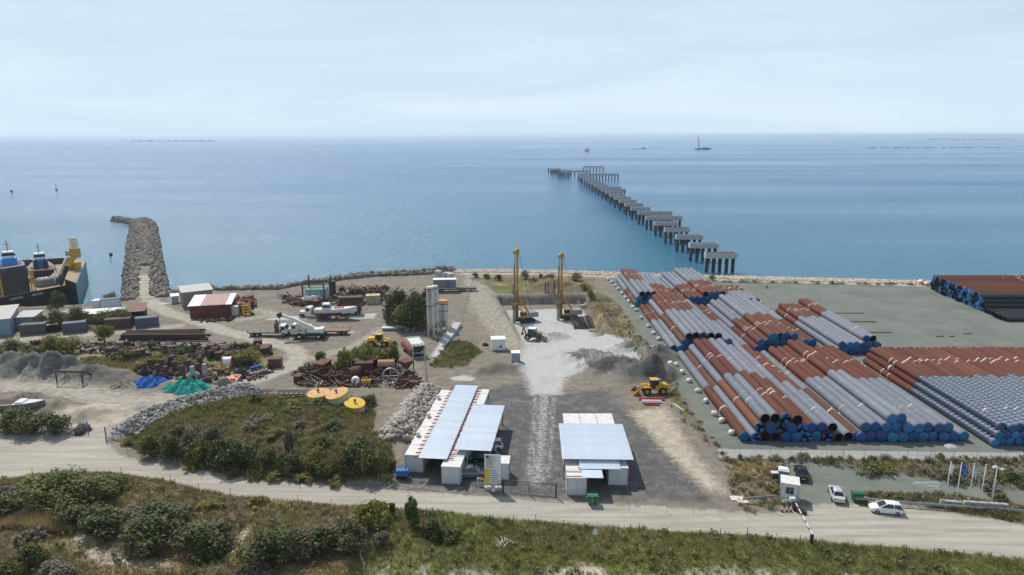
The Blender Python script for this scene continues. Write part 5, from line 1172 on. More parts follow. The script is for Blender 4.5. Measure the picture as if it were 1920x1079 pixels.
m.box(cb + Vector((.25, .6, 9.7)), (2.0, 1.4, .18)); m.build('crane_mast', mDockY, t); MB().box(cb + Vector((-1.6, .4, 5.0)), (1.3, 1.6, 1.6)).build('crane_cab', M('crab_cab', (.45, .40, .3), .6, .15), t, bevel=.05)
for w_, fr in (('CRISTALL', -.9), ('BERGER', 4.6)):
    o = place(text_mesh('hull_lettering', w_, .85, mWhite), 'hull_lettering', t, bc + fdir * fr + fn * .75 + Vector((0, 0, -.95))); o.rotation_euler = (math.pi / 2, 0, fa)
def tug(label, x, y, z, rz, hm_, wh, sc):
    t = thing('tug_boat', label, 'tug', (x, y, z), rz); t.scale = (sc,) * 3
    m = MB(); m.loft([[(xx, 0, 1.0 + k), (xx, w_ * .8, 1.5 + k), (xx, w_, 2.6 + s), (xx, -w_, 2.6 + s), (xx, -w_ * .8, 1.5 + k)] for xx, w_, k, s in ((-6, 2.2, .5, .3), (-4, 2.9, 0, .1), (2, 2.9, 0, .2), (5, 1.9, .2, .8), (7, .2, 1.0, 1.4))]); m.build('hull', hm_, t)
    MB().box((0, 0, 2.75), (11.5, 4.6, .12)).build('deck', mRustA, t); MB().loft([[(-1.5, -1.7, 2.8), (-1.5, 1.7, 2.8), (-1.3, 1.6, 4.8), (-1.3, -1.6, 4.8)], [(3.2, -1.5, 2.8), (3.2, 1.5, 2.8), (2.9, 1.4, 4.8), (2.9, -1.4, 4.8)]]).build('deckhouse', wh, t, bevel=.05)
    c = MB().box((1.2, 0, 5.6), (2.2, 2.4, 1.6), taper=.92).build('wheelhouse', mWhite, t, bevel=.05); MB().box((1.2, 0, 5.75), (2.22, 2.42, .6)).build('window_band', mGlass, c)
    MB().cyl((1.2, 0, 6.4), (1.2, 0, 9.0), .1, n=6).box((1.2, 0, 8.0), (.1, 1.4, .1)).build('mast', mDark, t)
    for s in (-1, 1): MB().cyl((-2.2, s, 2.8), (-2.2, s, 5.2), .35, n=10).build('funnel', mDark, t)
    for k in range(6):
        for s in (-1, 1): MB().torus((0, 0, 0), .32, .14, 10, 6, Matrix.Translation((-4.5 + k * 1.5, s * 3.0, 2.2)) @ Matrix.Rotation(1.57, 4, 'X')).build('fender_tyre', mRubber, t)
    m = MB()
    for xx in (-3.5, 0, 3.5):
        for s in (-1.4, 1.4): m.box((xx, s, .7), (.8, .8, 1.5))
    m.build('keel_blocks', mRustB, t, kind='stuff')
tug('black tug with blue deckhouse on the floating dock', *P(80, 521, 2.13), math.atan2(.8, -.59), mHullK, M('tug_blue', (.03, .16, .42), .5, .15), 1.2)
tug('bright blue tug behind the dark bulkhead of the dock', *P(22, 519, 2.13), math.atan2(.8, -.59) + math.pi, M('tug_hull_blue', (.02, .10, .22), .5, .15), M('tug_bright_blue', (.02, .26, .7), .5, .1), 1.3)
# ================================================================ boat yard sheds, containers and scrap
mRoofPale = M('roof_pale', (.50, .46, .42), .8, .12, .6); mRoofWhite = M('roof_white', (.74, .74, .73), .7, .06, .6); mRoofPink = M('roof_pink_rust', (.42, .30, .25), .85, .15, .5); mRoofRust = M('roof_rust', (.22, .12, .09), .85, .2, .7)
mWallRed = M('wall_maroon', (.14, .035, .035), .8, .2, .5); mWallGrey = M('wall_grey', (.26, .25, .23), .85, .12, .6); mWallBlue = M('wall_blue', (.05, .13, .24), .7, .2, .6); mWallLB = M('wall_light_blue', (.22, .30, .36), .8, .15, .6); mPurple = M('container_purple_grey', (.105, .09, .105), .75, .15, .5); mSlate = M('container_slate', (.10, .115, .155), .7, .12, .5); mBrownC = M('container_brown', (.10, .06, .052), .8, .2, .6)
def frame2(a, b):
    return math.atan2(b[1] - a[1], b[0] - a[0]), math.dist(a[:2], b[:2])
def shed(label, pL, pR, dep, h1, h2, wall, roofs, over=.35, openings=(), name='shed', cat='shed', zoff=0):
    a = G(*pL); b = G(*pR); rz, w_ = frame2(a, b); t = thing(name, label, cat, (a[0], a[1], min(a[2], b[2]) - .05), rz)
    m = MB(); m.prism([(0, 0), (dep, 0), (dep, h2 - .06), (0, h1 - .06)], 0, w_, 'x'); m.build('walls', wall, t)
    n = len(roofs); sl = (h2 - h1) / dep
    for k, rm in enumerate(roofs):
        x0 = -over + (w_ + 2 * over) * k / n; x1 = -over + (w_ + 2 * over) * (k + 1) / n - .015; dz_ = .004 * (k % 2)
        m = MB(); m.prism([(-over, h1 - over * sl + dz_), (dep + over, h2 + over * sl + dz_), (dep + over, h2 + over * sl + .09 + dz_), (-over, h1 - over * sl + .09 + dz_)], x0, x1, 'x'); m.build('roof_sheet', rm, t)
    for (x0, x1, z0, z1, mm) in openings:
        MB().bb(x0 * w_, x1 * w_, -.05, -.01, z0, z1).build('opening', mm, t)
    return t
def container(label, pL, pR, mat, dep=2.44, h_=2.5, cat='container', grp=None, cor=True, top=None, dz_=0):
    a = G(*pL); b = G(*pR); rz, w_ = frame2(a, b); t = thing('shipping_container', label, cat, (a[0], a[1], min(a[2], b[2]) + dz_), rz, grp)
    MB().bb(.06, w_ - .06, .06, dep - .06, .12, h_ - .08).build('walls', mat, t); m = MB()
    for x in (0, w_ - .12):
        for y in (0, dep - .12): m.bb(x, x + .12, y, y + .12, 0, h_)
    for z in (0, h_ - .12):
        for y in (0, dep - .12): m.bb(.121, w_ - .121, y, y + .12, z, z + .12)
        for x in (0, w_ - .12): m.bb(x, x + .12, .121, dep - .121, z, z + .12)
    m.build('frame', top or mat, t); MB().bb(.06, w_ - .06, .06, dep - .06, h_ - .079, h_ - .03).build('roof', top or mat, t)
    m = MB(); k = .3
    while k < w_ - .2: m.bb(k, k + .14, .02, .058, .14, h_ - .14); k += .3
    m.build('corrugation', mat, t, kind='stuff'); return t
P_ = mRoofPink; W_ = mRoofWhite
shed('red walled shed with patched white and pink roof', (357, 598), (434, 594), 8.5, 3.4, 4.2, mWallRed, [W_, W_, P_, P_, P_, P_, W_])
shed('grey shed with pale roof behind the red walled shed', (345, 578), (400, 572), 7, 4.4, 4.8, mWallGrey, [mRoofPale] * 4)
shed('small white roofed kiosk beside the breakwater track', (323, 570), (335, 569), 2, 2.2, 2.4, M('kiosk_grey', (.4, .4, .44), .7, .1), [W_])
shed('pale roofed workshop with light blue wall by the dock', (-20, 632), (22, 628), 10, 4.0, 5.0, mWallLB, [mRoofPale] * 4, openings=((.1, .5, .2, 2.6, mWallBlue),))
shed('low light blue lean-to beside the pale roofed workshop', (32, 618), (66, 616), 5, 3.0, 3.3, mWallLB, [mRoofPale] * 3)
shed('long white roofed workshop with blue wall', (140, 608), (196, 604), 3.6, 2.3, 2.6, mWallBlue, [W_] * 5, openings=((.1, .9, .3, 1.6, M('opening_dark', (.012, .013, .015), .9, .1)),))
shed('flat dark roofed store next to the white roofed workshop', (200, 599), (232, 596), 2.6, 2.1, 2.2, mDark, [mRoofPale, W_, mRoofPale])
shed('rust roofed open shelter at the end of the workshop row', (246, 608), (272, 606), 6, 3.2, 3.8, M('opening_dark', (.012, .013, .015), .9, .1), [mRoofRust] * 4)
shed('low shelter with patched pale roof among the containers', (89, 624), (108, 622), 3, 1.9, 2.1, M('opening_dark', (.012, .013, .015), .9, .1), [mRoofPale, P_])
container('small white rounded container at the water edge', (173, 580), (190, 579), mRoofWhite, 2.4, 2.3); container('white container with blue frame and rusty roof at the water edge', (189, 583), (227, 579), mRoofWhite, 2.4, 2.9, top=mWallBlue)
container('purple grey container beside the light blue lean-to', (38, 630), (86, 626), mPurple); container('slate grey container under the green bushes', (118, 627), (162, 623), mSlate); container('brown container half hidden by bushes', (196, 619), (245, 616), mBrownC); container('slate blue container by the rust roofed shelter', (254, 617), (297, 612), mSlate)
container('white electrical cabinet container beside the red shed', (433, 593), (447, 592), M('cab_pale', (.5, .5, .48), .7, .1), 2, 2.4, cat='container')
container('rust brown open container among the shore scrap', (637, 573), (680, 572), mBrownC, 2.6, 2.2); container('container with yellow stripes among the shore scrap', (686, 571), (713, 570), M('stripe_yellow', (.45, .30, .05), .7, .2, 1, c2=(.5, .48, .4)), 2.6, 2.4)
t = container('grey office container with blue door on a low trailer', (812, 549), (856, 548), M('cont_grey', (.20, .215, .22), .7, .1, .6), 2.6, 2.8, top=mRoofWhite, dz_=1.1); MB().bb(4.2, 5.1, -.03, .03, .2, 2.3).build('door', mBlue, t); MB().bb(-.3, 13.0, .3, 2.2, -.45, -.01).build('trailer_bed', mSteelDk, t)
for x in (1.5, 2.6, 8.0, 9.1, 11):
    for y in (.4, 2.1): wheel(t, x, y, .45, .3, z=-.65)
t = thing('chiller_frame', 'pale green framed chiller unit with dark fan openings', 'chiller', G(786, 672), R(-70)); mCh = M('pale_green_frame', (.42, .55, .52), .6, .1)
MB().bb(-6.5, 0, -1.3, 1.3, 1.1, 2.7).build('casing', M('chiller_white', (.6, .6, .57), .7, .1), t); m = MB()
for x in (-6.5, 0):
    for y in (-1.3, 1.3): m.box((x, y, 1.4), (.18, .18, 2.8))
for z in (.1, 1.1, 2.75):
    for y in (-1.3, 1.3): m.bb(-6.4, -.1, y - .08, y + .08, z, z + .14)
    for x in (-6.5, 0): m.bb(x - .08, x + .08, -1.2, 1.2, z, z + .14)
m.build('frame', mCh, t); MB().bb(.02, .08, -1.15, 1.15, 1.3, 2.6).build('grille', mDark, t)
for k in range(3): MB().cyl((-1.1, -.8 + k * .8, 2.71), (-1.1, -.8 + k * .8, 2.78), .33, n=14).build('fan', mRed, t)
t = thing('steel_tank', 'rust red cylindrical tank lying beside the chiller frame', 'tank', G(772, 662), R(-62)); MB().cyl((-3.3, 0, 1.35), (3.3, 0, 1.35), 1.3, n=24).build('shell', M('tank_red', (.30, .09, .07), .7, .2, .8), t, smooth=False); MB().lathe([(1.29, 0), (1.0, .25), (.01, .35)], 24, mat=Matrix.Translation((3.3, 0, 1.35)) @ Matrix.Rotation(math.pi / 2, 4, 'Y')).build('dished_end', mRustA, t)
for x in (-2, 2): MB().box((x, 0, .18), (.4, 2.0, .45)).build('saddle', mRustB, t)
# silos
mSilo = M('silo_white', (.58, .56, .53), .75, .12, .5, c2=(.34, .24, .17), thr=.62, soft=.10)
def silo(label, u, v, vt, r, hl, cone=True):
    g = G(u, v); h_ = at_depth(u, vt, g[1])[2] - g[2]; t = thing('silo', label, 'silo', g)
    MB().lathe([(.01, hl - 1.5), (.3, hl - 1.5), (r, hl), (r, h_ - .5), (r * .85, h_ - .1), (.01, h_)], 22).build('barrel', mSilo, t, smooth=False)
    for z in (hl + (h_ - hl) * .5, h_ - .6): MB().torus((0, 0, z), r, .1, 22, 6).build('band', mRustA, t)
    for a in range(4):
        x, y = r * .95 * math.cos(a * 1.571 + .8), r * .95 * math.sin(a * 1.571 + .8); MB().beam((x, y, 0), (x, y, hl + .8), .22).build('leg', mSilo, t)
    m = MB()
    for a in range(4):
        x, y = r * .95 * math.cos(a * 1.571 + .8), r * .95 * math.sin(a * 1.571 + .8); x2, y2 = r * .95 * math.cos(a * 1.571 + 2.37), r * .95 * math.sin(a * 1.571 + 2.37); m.beam((x, y, .2), (x2, y2, hl), .1)
    m.build('bracing', mRustA, t); m = MB()
    for s in (-.2, .2): m.beam((s, -r - .12, 1), (s, -r - .12, h_ - .4), .05)
    for k in range(int(h_ / .5) - 2): m.beam((-.2, -r - .12, 1.2 + k * .5), (.2, -r - .12, 1.2 + k * .5), .04)
    m.build('ladder', mRustA, t, kind='stuff'); return t
silo('tall white rust streaked silo beside the dark tree', 809, 631, 537, .95, 3.0); silo('tall white silo paired behind the rust streaked one', 817, 625, 535, .85, 3.0); t = silo('short white silo with orange top', 832, 618, 565, 1.15, 2.6); MB().lathe([(1.2, 0), (1.2, .35), (.01, .5)], 20, (0, 0, at_depth(832, 565, G(832, 618)[1])[2] - G(832, 618)[2] - .1)).build('orange_top', M('silo_orange', (.55, .25, .05), .7, .15), t)
# steel framed shelter by the shore
t = thing('steel_shelter', 'dark steel frame shelter with green roof by the shore', 'frame', G(568, 566), R(1)); m = MB(); fh = 6.2
for x, h_ in ((0, 5.0), (.9, 6.8), (6.0, 5.2), (7.2, 6.8)): MB().beam((x, .3 if x in (0, 6.0) else 4.0, 0), (x, .3 if x in (0, 6.0) else 4.0, h_), .35).build('column', mSteelDk, t)
m = MB()
for z in (4.3, 5.2): m.beam((.9, 4, z), (7.2, 4, z), .22); m.beam((0, .3, z - .4), (6, .3, z - .4), .2)
for k in range(7): m.beam((.9 + k * .9, 4, 4.3), (1.8 + k * .9, 4, 5.2), .14)
m.build('truss', mSteelDk, t); MB().bb(.6, 6.2, .6, 4.2, 3.2, 3.35).build('green_roof', M('roof_green', (.05, .34, .22), .6, .15), t); MB().bb(.5, 6.3, 1.0, 4.1, 0, 3.15).build('walls', M('shelter_wall', (.40, .43, .45), .7, .1, .6), t)
for k in range(1, 4): MB().bb(.5 + k * 1.45, .58 + k * 1.45, .93, .99, 0, 3.1).build('wall_joint', mSteelDk, t)
t = thing('water_tank', 'dark blue upright tank beside the steel frame shelter', 'tank', G(624, 553)); MB().lathe([(1.0, 0), (1.0, 4.0), (.9, 4.2), (.01, 4.3)], 20).build('shell', M('tank_dark_blue', (.03, .035, .06), .6, .15), t); MB().torus((0, 0, 2), 1.0, .06, 20, 5).build('band', mSteelDk, t)
# big yellow buoys
def big_buoy(label, u, v, r, tilt, rust, z=0):
    g = G(u, v, z); t = thing('yellow_buoy', label, 'buoy', g, rot=tilt)
    MB().lathe([(.01, 0), (r, 0), (r * 1.0, .85), (r * .99, .9)], 30).build('lower_drum', M('buoy_grey', (.50, .52, .52), .7, .15, .8), t); MB().lathe([(r * 1.01, .9), (r * 1.01, 1.35), (r * .97, 1.4)], 30).build('yellow_band', M('buoy_yellow', (.62, .42, .02), .6, .12, .8, c2=(.4, .22, .03), thr=.68), t)
    MB().lathe([(r * .985, 1.38), (r * .5, 1.44), (.01, 1.47)], 30).build('top_plate', rust, t); MB().cyl((0, 0, 1.45), (0, 0, 1.85), .14, n=8).box((0, 0, 1.9), (.5, .16, .2)).build('mooring_post', mRustA, t)
    for k in range(5): a = k * 1.26 + .4 * (u % 3); MB().box((r * .66 * math.cos(a), r * .66 * math.sin(a), 1.43), (.3, .07, .06), rz=a + .5).build('bracket', rust, t)
mTopR = M('buoy_top_rust', (.60, .36, .17), .8, .15, .9, c2=(.42, .20, .08), thr=.6); mTopY = M('buoy_top_yellow', (.68, .44, .04), .7, .12, .9, c2=(.5, .27, .04), thr=.66)
big_buoy('large yellow rimmed buoy with rusty top lying at the end', 599, 752, 1.95, (R(5), R(-3), 0), mTopR, .2); big_buoy('large tilted yellow rimmed buoy leaning between two others', 636, 755, 1.95, (R(9), R(-12), 0), mTopR, .5); big_buoy('large bright yellow buoy half sunk in the green bank', 664, 766, 1.75, (R(10), R(9), 0), mTopY, -.2)
# tetrapods
def tetra_mesh():
    m = MB(); c = Vector((0, 0, 1.0))
    for d in ((0, 0, 1), (.943, 0, -.333), (-.471, .816, -.333), (-.471, -.816, -.333)):
        d = Vector(d); m.cyl(c - d * .15, c + d * 1.35, .62, .42, n=10)
    return m.mesh('tetrapod')
mTet = M('tetrapod_brown', (.085, .05, .042), .9, .2, 1, rand=.15); tm = tetra_mesh(); tm.materials.append(mTet); tmg = tetra_mesh(); tmg.materials.append(M('tetrapod_grey', (.34, .33, .32), .9, .15, 1))
for q, (u, v) in enumerate(((272, 704), (284, 696), (297, 706), (305, 696), (312, 710), (328, 700), (343, 708), (354, 698), (372, 704), (322, 690), (376, 692))):
    o = place(tm, 'tetrapod', None, G(u, v), (0, 0, q * 1.3)); tag(o, 'dark brown concrete tetrapod behind the fishing net heaps', 'tetrapod', 'brown tetrapods'); o.scale = (1.05,) * 3
for q, (u, v) in enumerate(((362, 709), (385, 704))): o = place(tmg, 'tetrapod', None, G(u, v), (0, 0, q)); tag(o, ['pale grey concrete tetrapod at the end of the brown ones', 'pale grey concrete tetrapod beside the folded yellow frame'][q], 'tetrapod')
# nets
def net(label, u, v, rx, ry, h_, c, c2):
    g = G(u, v); mt = M('net_' + label[:5], c, .9, .3, 2.5, bump=.8, bscale=9, c2=c2, thr=.62, soft=.05); m = MB(); n = 40; k_ = 14; sd_ = random.Random(int(u))
    ph = [sd_.uniform(0, 6) for _ in range(6)]
    for i in range(k_ + 1):
        for j in range(n):
            a = 2 * math.pi * j / n; rr = (1 - i / k_); edge = 1 + .14 * math.sin(3 * a + ph[0]) + .09 * math.sin(7 * a + ph[1]) + .05 * math.sin(13 * a + ph[2])
            x = rr * rx * edge * math.cos(a); y = rr * ry * edge * math.sin(a); z = h_ * (1 - rr ** 1.4) * (1 + .2 * math.sin(3 * x + ph[3]) * math.sin(2.6 * y + ph[4])) + .10 * math.sin(9 * a + 7 * rr) * (rr > .05) + sd_.uniform(-.05, .05)
            m.v.append((x, y, z - .06))
    for i in range(k_):
        for j in range(n): j2 = (j + 1) % n; m.f.append((i * n + j, i * n + j2, (i + 1) * n + j2, (i + 1) * n + j))
    tag(m.build('fishing_net', mt, None, g), label, 'net')
net('teal green heap of fishing net beside the dirt track', 352, 732, 4.4, 2.6, 2.3, (.012, .30, .24), (.20, .30, .27)); net('blue heap of fishing net in front of tetrapods', 284, 720, 4.0, 2.2, 1.6, (.015, .12, .42), (.20, .19, .19)); net('small flat heap of teal and tan net', 232, 723, 3.0, 1.8, .9, (.30, .25, .16), (.02, .30, .24))
# ---- scrap
SCR = random.Random(5)
def scrap(kind, label, u, v, s=1.0, rz=None, mat=None, grp=None, cat='scrap'):
    mat = mat or SCR.choice((mRustA, mRustB, mRustA, mSteelDk)); rz = SCR.uniform(0, 6.28) if rz is None else rz; g = G(u, v)
    t = thing(('rusty_' if mat in (mRustA, mRustB) else 'scrap_') + {'frame': 'machine', 'drum': 'winch', 'bars': 'bar_heap', 'engine': 'engine', 'hopper': 'hopper', 'box': 'bin', 'ring': 'wheel_ring'}[kind], label, cat, g, rz, grp); t.scale = (s,) * 3
    if kind == 'frame':
        L_, W2, H2 = SCR.uniform(2.5, 4.5), SCR.uniform(1, 1.8), SCR.uniform(1.0, 1.8); m = MB()
        for x in (-L_ / 2, L_ / 2):
            for y in (-W2 / 2, W2 / 2): m.beam((x, y, 0), (x, y, H2), .14)
        for z in (.2, H2):
            for y in (-W2 / 2, W2 / 2): m.beam((-L_ / 2, y, z), (L_ / 2, y, z), .12)
            for x in (-L_ / 2, 0, L_ / 2): m.beam((x, -W2 / 2, z), (x, W2 / 2, z), .12)
        m.build('frame', mat, t); MB().box((SCR.uniform(-.6, .6), 0, H2 * .5), (L_ * .4, W2 * .7, H2 * .6)).build('machine_block', mRustB, t)
        MB().beam((-L_ / 2, -W2 / 2, .2), (L_ / 2, -W2 / 2, H2), .1).build('brace', mat, t)
    elif kind == 'drum':
        r = SCR.uniform(.6, 1.0); L_ = SCR.uniform(1.2, 2.4); MB().cyl((0, -L_ / 2, r * 1.2), (0, L_ / 2, r * 1.2), r, n=18).build('barrel', mat, t)
        for y in (-L_ / 2, L_ / 2): MB().cyl((0, y - .06, r * 1.2), (0, y + .06, r * 1.2), r * 1.2, n=18).build('flange', mRustB, t)
    elif kind == 'bars':
        for k in range(9):
            a = Vector((SCR.uniform(-2, -1.2), SCR.uniform(-.7, .7), .1 + .1 * k)); b = Vector((SCR.uniform(1.2, 2.4), SCR.uniform(-.9, .9), .1 + .1 * k + SCR.uniform(-.05, .3))); MB().beam(a, b, SCR.uniform(.08, .2)).build('bar', SCR.choice((mRustA, mRustB, mSteelDk, mGalv)), t)
    elif kind == 'engine':
        MB().bb(-1.1, 1.1, -.5, .5, .3, 1.2).build('block', mat, t, bevel=.05); MB().cyl((.2, -.4, 1.2), (.2, -.4, 2.0), .16, n=8).build('stack', mat, t); MB().cyl((1.1, 0, .8), (1.35, 0, .8), .55, n=16).build('flywheel', mRustB, t)
        for k in range(4): MB().cyl((-.8 + k * .45, .1, 1.2), (-.8 + k * .45, .1, 1.55), .15, n=8).build('cylinder_head', mRustB, t)
        MB().bb(-1.3, 1.3, -.6, .6, 0, .29).build('skid', mSteelDk, t)
    elif kind == 'hopper':
        m = MB(); m.loft([[(-.3, -.3, 1.2), (.3, -.3, 1.2), (.3, .3, 1.2), (-.3, .3, 1.2)], [(-1, -1, 2.6), (1, -1, 2.6), (1, 1, 2.6), (-1, 1, 2.6)]]); m.build('funnel', mat, t)
        for x in (-.85, .85):
            for y in (-.85, .85): MB().beam((x, y, 0), (x, y, 2.3), .12).build('leg', mRustB, t)
    elif kind == 'box':
        MB().bb(-1.3, 1.3, -.9, .9, 0, 1.9).build('shell', mat, t, bevel=.03); MB().bb(-1.4, 1.4, -1, 1, 1.9, 2.0).build('lid', mRustA, t)
        for k in range(4): MB().bb(-1.1 + k * .65, -1.0 + k * .65, -.96, -.9, .05, 1.85).build('rib', mRustB, t)
    elif kind == 'ring':
        MB().torus((0, 0, 1.5), 1.4, .14, 26, 6, Matrix.Translation((0, 0, 1.5)) @ Matrix.Rotation(1.5, 4, 'X') @ Matrix.Translation((0, 0, -1.5))).build('rim', mGalv, t); MB().beam((0, 0, .1), (0, 0, 2.9), .12).build('spoke', mGalv, t); MB().beam((-1.4, 0, 1.5), (1.4, 0, 1.5), .12).build('spoke', mGalv, t)
    return t
A1 = 'in the scrap row behind the yellow buoys'
KN = {'frame': 'rusty machine frame', 'drum': 'rusty winch drum', 'bars': 'heap of rusty bars', 'engine': 'rusty engine block', 'hopper': 'rusty hopper on legs', 'box': 'rusty steel box'}
for u, v, k, s in ((560, 716, 'box', .7), (572, 712, 'frame', 1.1), (580, 702, 'engine', 1.1), (588, 716, 'bars', 1.0), (596, 708, 'frame', 1.1), (606, 700, 'box', 1.2), (612, 714, 'frame', .9), (622, 706, 'engine', 1.0), (634, 714, 'frame', 1.1), (645, 706, 'bars', 1.1), (650, 714, 'frame', .9), (664, 708, 'drum', 1.1), (684, 700, 'box', 1.25), (700, 704, 'frame', 1.0), (703, 694, 'hopper', 1.0), (722, 700, 'frame', 1.2), (740, 706, 'engine', .9), (752, 712, 'drum', .9), (762, 704, 'hopper', 1.2), (766, 722, 'frame', .8), (776, 726, 'box', .6), (570, 724, 'bars', .7), (600, 722, 'bars', .8), (626, 720, 'bars', .9), (582, 694, 'frame', 1.0), (594, 690, 'bars', 1.0), (572, 700, 'engine', .9), (716, 712, 'bars', .7)):
    scrap(k, KN[k] + ' ' + A1, u, v, s, grp='scrap behind the yellow buoys', mat=SCR.choice((mRustA, mRustB)))
scrap('ring', 'large pale steel ring standing in the scrap row', 733, 720, 1.05, rz=.1, mat=mGalv); t = scrap('engine', 'small yellow engine unit at the front of the scrap row', 687, 721, .8, rz=0, mat=mYel)
t = thing('pipe_ring', 'white concrete pipe ring at the front of the scrap row', 'pipe', G(667, 721), .2); m = MB(); m.lathe([(.35, -.5), (.75, -.5), (.75, .5), (.35, .5), (.35, -.5)], 18, mat=Matrix.Translation((0, 0, .75)) @ Matrix.Rotation(math.pi / 2, 4, 'X')); m.build('ring', mWhite, t); MB().box((0, 0, .08), (.5, .9, .14)).build('wedge', mWood, t)
t = thing('boiler', 'orange rusty boiler drum on a frame in the scrap row', 'boiler', G(725, 700), .05); MB().cyl((-1.6, 0, 2.0), (1.6, 0, 2.0), .75, n=18).build('drum', M('boiler_orange', (.50, .25, .14), .8, .2, 1), t); m = MB()
for x in (-1.4, 1.4):
    for y in (-.7, .7): m.beam((x, y, 0), (x, y, 2.6), .1)
m.build('frame', mGalv, t)
A2 = 'in the shore scrap heaps'
for u, v, k, s in ((545, 568, 'bars', 1.1), (556, 572, 'frame', .9), (566, 573, 'engine', 1.0), (580, 572, 'box', .7), (592, 574, 'box', .8), (600, 570, 'engine', .9), (532, 558, 'bars', 1.0), (630, 560, 'bars', .8), (660, 553, 'frame', 1.2), (672, 551, 'frame', 1.1), (686, 553, 'engine', 1.2), (700, 551, 'bars', 1.2), (712, 555, 'frame', 1.1), (650, 562, 'bars', 1.0), (700, 545, 'frame', 1.0), (720, 545, 'engine', 1.0), (662, 543, 'bars', 1.3), (640, 545, 'frame', 1.0)):
    scrap(k, KN[k] + ' ' + A2, u, v, s, grp='shore scrap', mat=SCR.choice((mRustA, mRustB)))
for u, v in ((575, 567), (588, 566), (596, 564)): tag(MB().lathe([(1.4, 0), (1.2, .7), (.7, 1.2), (.01, 1.35)], 12).build('wrapped_bundle', M('tarp_white', (.6, .6, .6), .6, .2, 1.5, bump=.6, bscale=4), None, G(u, v, .5), (.1, .1, u)), 'white plastic wrapped bundle on the shore scrap', 'bundle', 'wrapped bundles')
A3 = 'in the long scrap strip behind the bushes'
for q in range(78):
    u = SCR.uniform(160, 505); v = 655 + SCR.uniform(-9, 13) + (u - 160) * .01; k = SCR.choice(('bars', 'bars', 'bars', 'frame', 'engine', 'drum', 'box'))
    scrap(k, KN[k] + ' ' + A3, u, v, SCR.uniform(.4, .85), grp='scrap strip behind the bushes')
A4 = 'scattered along the bush line near the dock workshops'
for q in range(8): k = SCR.choice(('bars', 'frame', 'drum')); scrap(k, KN[k] + ' ' + A4, SCR.uniform(20, 150), SCR.uniform(642, 652), SCR.uniform(.5, .8), grp='scrap by the workshops')
for q, (u, v, k, s) in enumerate(((452, 576, 'frame', 1.2), (460, 586, 'box', 1.0), (445, 570, 'engine', 1.3), (468, 576, 'frame', 1.2), (455, 566, 'bars', 1.3), (449, 584, 'hopper', .9), (466, 568, 'box', 1.0))):
    scrap(k, f'red painted {["frame", "steel box", "winch", "frame on edge", "pile of bars", "hopper", "tall bin"][q]} beside the red walled shed', u, v, s, mat=M('red_machine', (.26, .07, .05), .7, .25, 1.2), rz=.2 * q)
t = thing('yellow_stand', 'yellow steel stand at the corner of the red machinery', 'stand', G(463, 590), .1); m = MB()
for x in (-.9, .9):
    for y in (-.5, .5): m.beam((x, y, 0), (x * .8, y, 3.4), .22)
for k in range(5): m.beam((-.9, -.5, .3 + k * .7), (.9, -.5, .3 + k * .7), .2)
m.build('frame', mYel, t); MB().bb(-1.4, 1.2, -.9, .6, .0, .3).build('base', mYel, t)
# steel beam stack
for q in range(13):
    k = q // 6; a = G(222 + (q % 6) * 3 + SCR.uniform(-4, 6), 640 - (q % 6) * 2.3); b = G(390 + SCR.uniform(-14, 8), 639 - (q % 6) * 2.6); z = .15 + k * .5
    d = math.dist(a[:2], b[:2]); t = thing('steel_beam', 'long rusty steel beam in the stack beside the workshop track', 'beam', (a[0], a[1], z), math.atan2(b[1] - a[1], b[0] - a[0]), 'stacked steel beams')
    mm = SCR.choice((mRustB, mSteelDk, mRustA)); MB().bb(0, d, -.18, .18, .42, .46).build('flange', mm, t); MB().bb(0, d, -.18, .18, 0, .04).build('flange', mm, t); MB().bb(0, d, -.03, .03, .041, .419).build('web', mm, t)
for q in range(6): a = G(160 + q * 7, 650); t = tag(MB().beam((0, 0, .1), (4.5, 1.6, .35 + .1 * q), .14).build('steel_tube', [mGalv, mWallBlue, mGalv, mRustA, mWhite, mGalv][q], None, a), 'pale loose steel tube dumped below the olive tree', 'tube', 'loose tubes')
# low items near the reel
t = thing('cable_reel', 'red and white cable reel on the scrap heap', 'reel', G(428, 690), .15)
for x in (-.95, .95): MB().cyl((x - .08, 0, 1.3), (x + .08, 0, 1.3), 1.3, n=24).build('flange', M('reel_red', (.40, .09, .06), .7, .15), t)
MB().cyl((-.87, 0, 1.3), (.87, 0, 1.3), 1.0, n=24).build('wound_cable', mWhite, t)
for q, (u, v, z) in enumerate(((455, 708, 0), (455, 706, .35), (453, 704, .7), (462, 705, 0), (449, 707, 0))): tag(MB().torus((0, 0, .3), .75, .32, 18, 8).build('tyre', mRubber, None, G(u, v, z)), 'big black tyre in the pile beside the orange plates', 'tyre', 'black tyres')
for q, (u, v) in enumerate(((434, 716), (442, 710))): tag(MB().box((0, 0, .3), (2.2, 1.4, .15), rx=.25, ry=.2 * (1 - 2 * q)).box((.3, 0, .5), (.8, .5, .25)).build('orange_plate', M('plate_orange', (.72, .28, .20), .6, .1), None, G(u, v, .1)), ['lower', 'upper'][q] + ' orange steel plate beside the tyres', 'plate')
for q, u in enumerate((474, 481, 487)): t = thing('oil_drum', 'blue oil drum beside the dirt track', 'drum', G(u, 697 - q * 2), q, 'blue oil drums'); MB().lathe([(.01, 0), (.34, 0), (.34, .95), (.01, .95)], 16).build('barrel', mBlue, t); [MB().torus((0, 0, z), .345, .03, 16, 5).build('hoop', mBlue, t) for z in (.3, .62)]
scrap('box', 'square rusty box standing alone at the track bend', 517, 688, .95, rz=.1, mat=M('box_rust', (.15, .06, .045), .85, .2, 1))
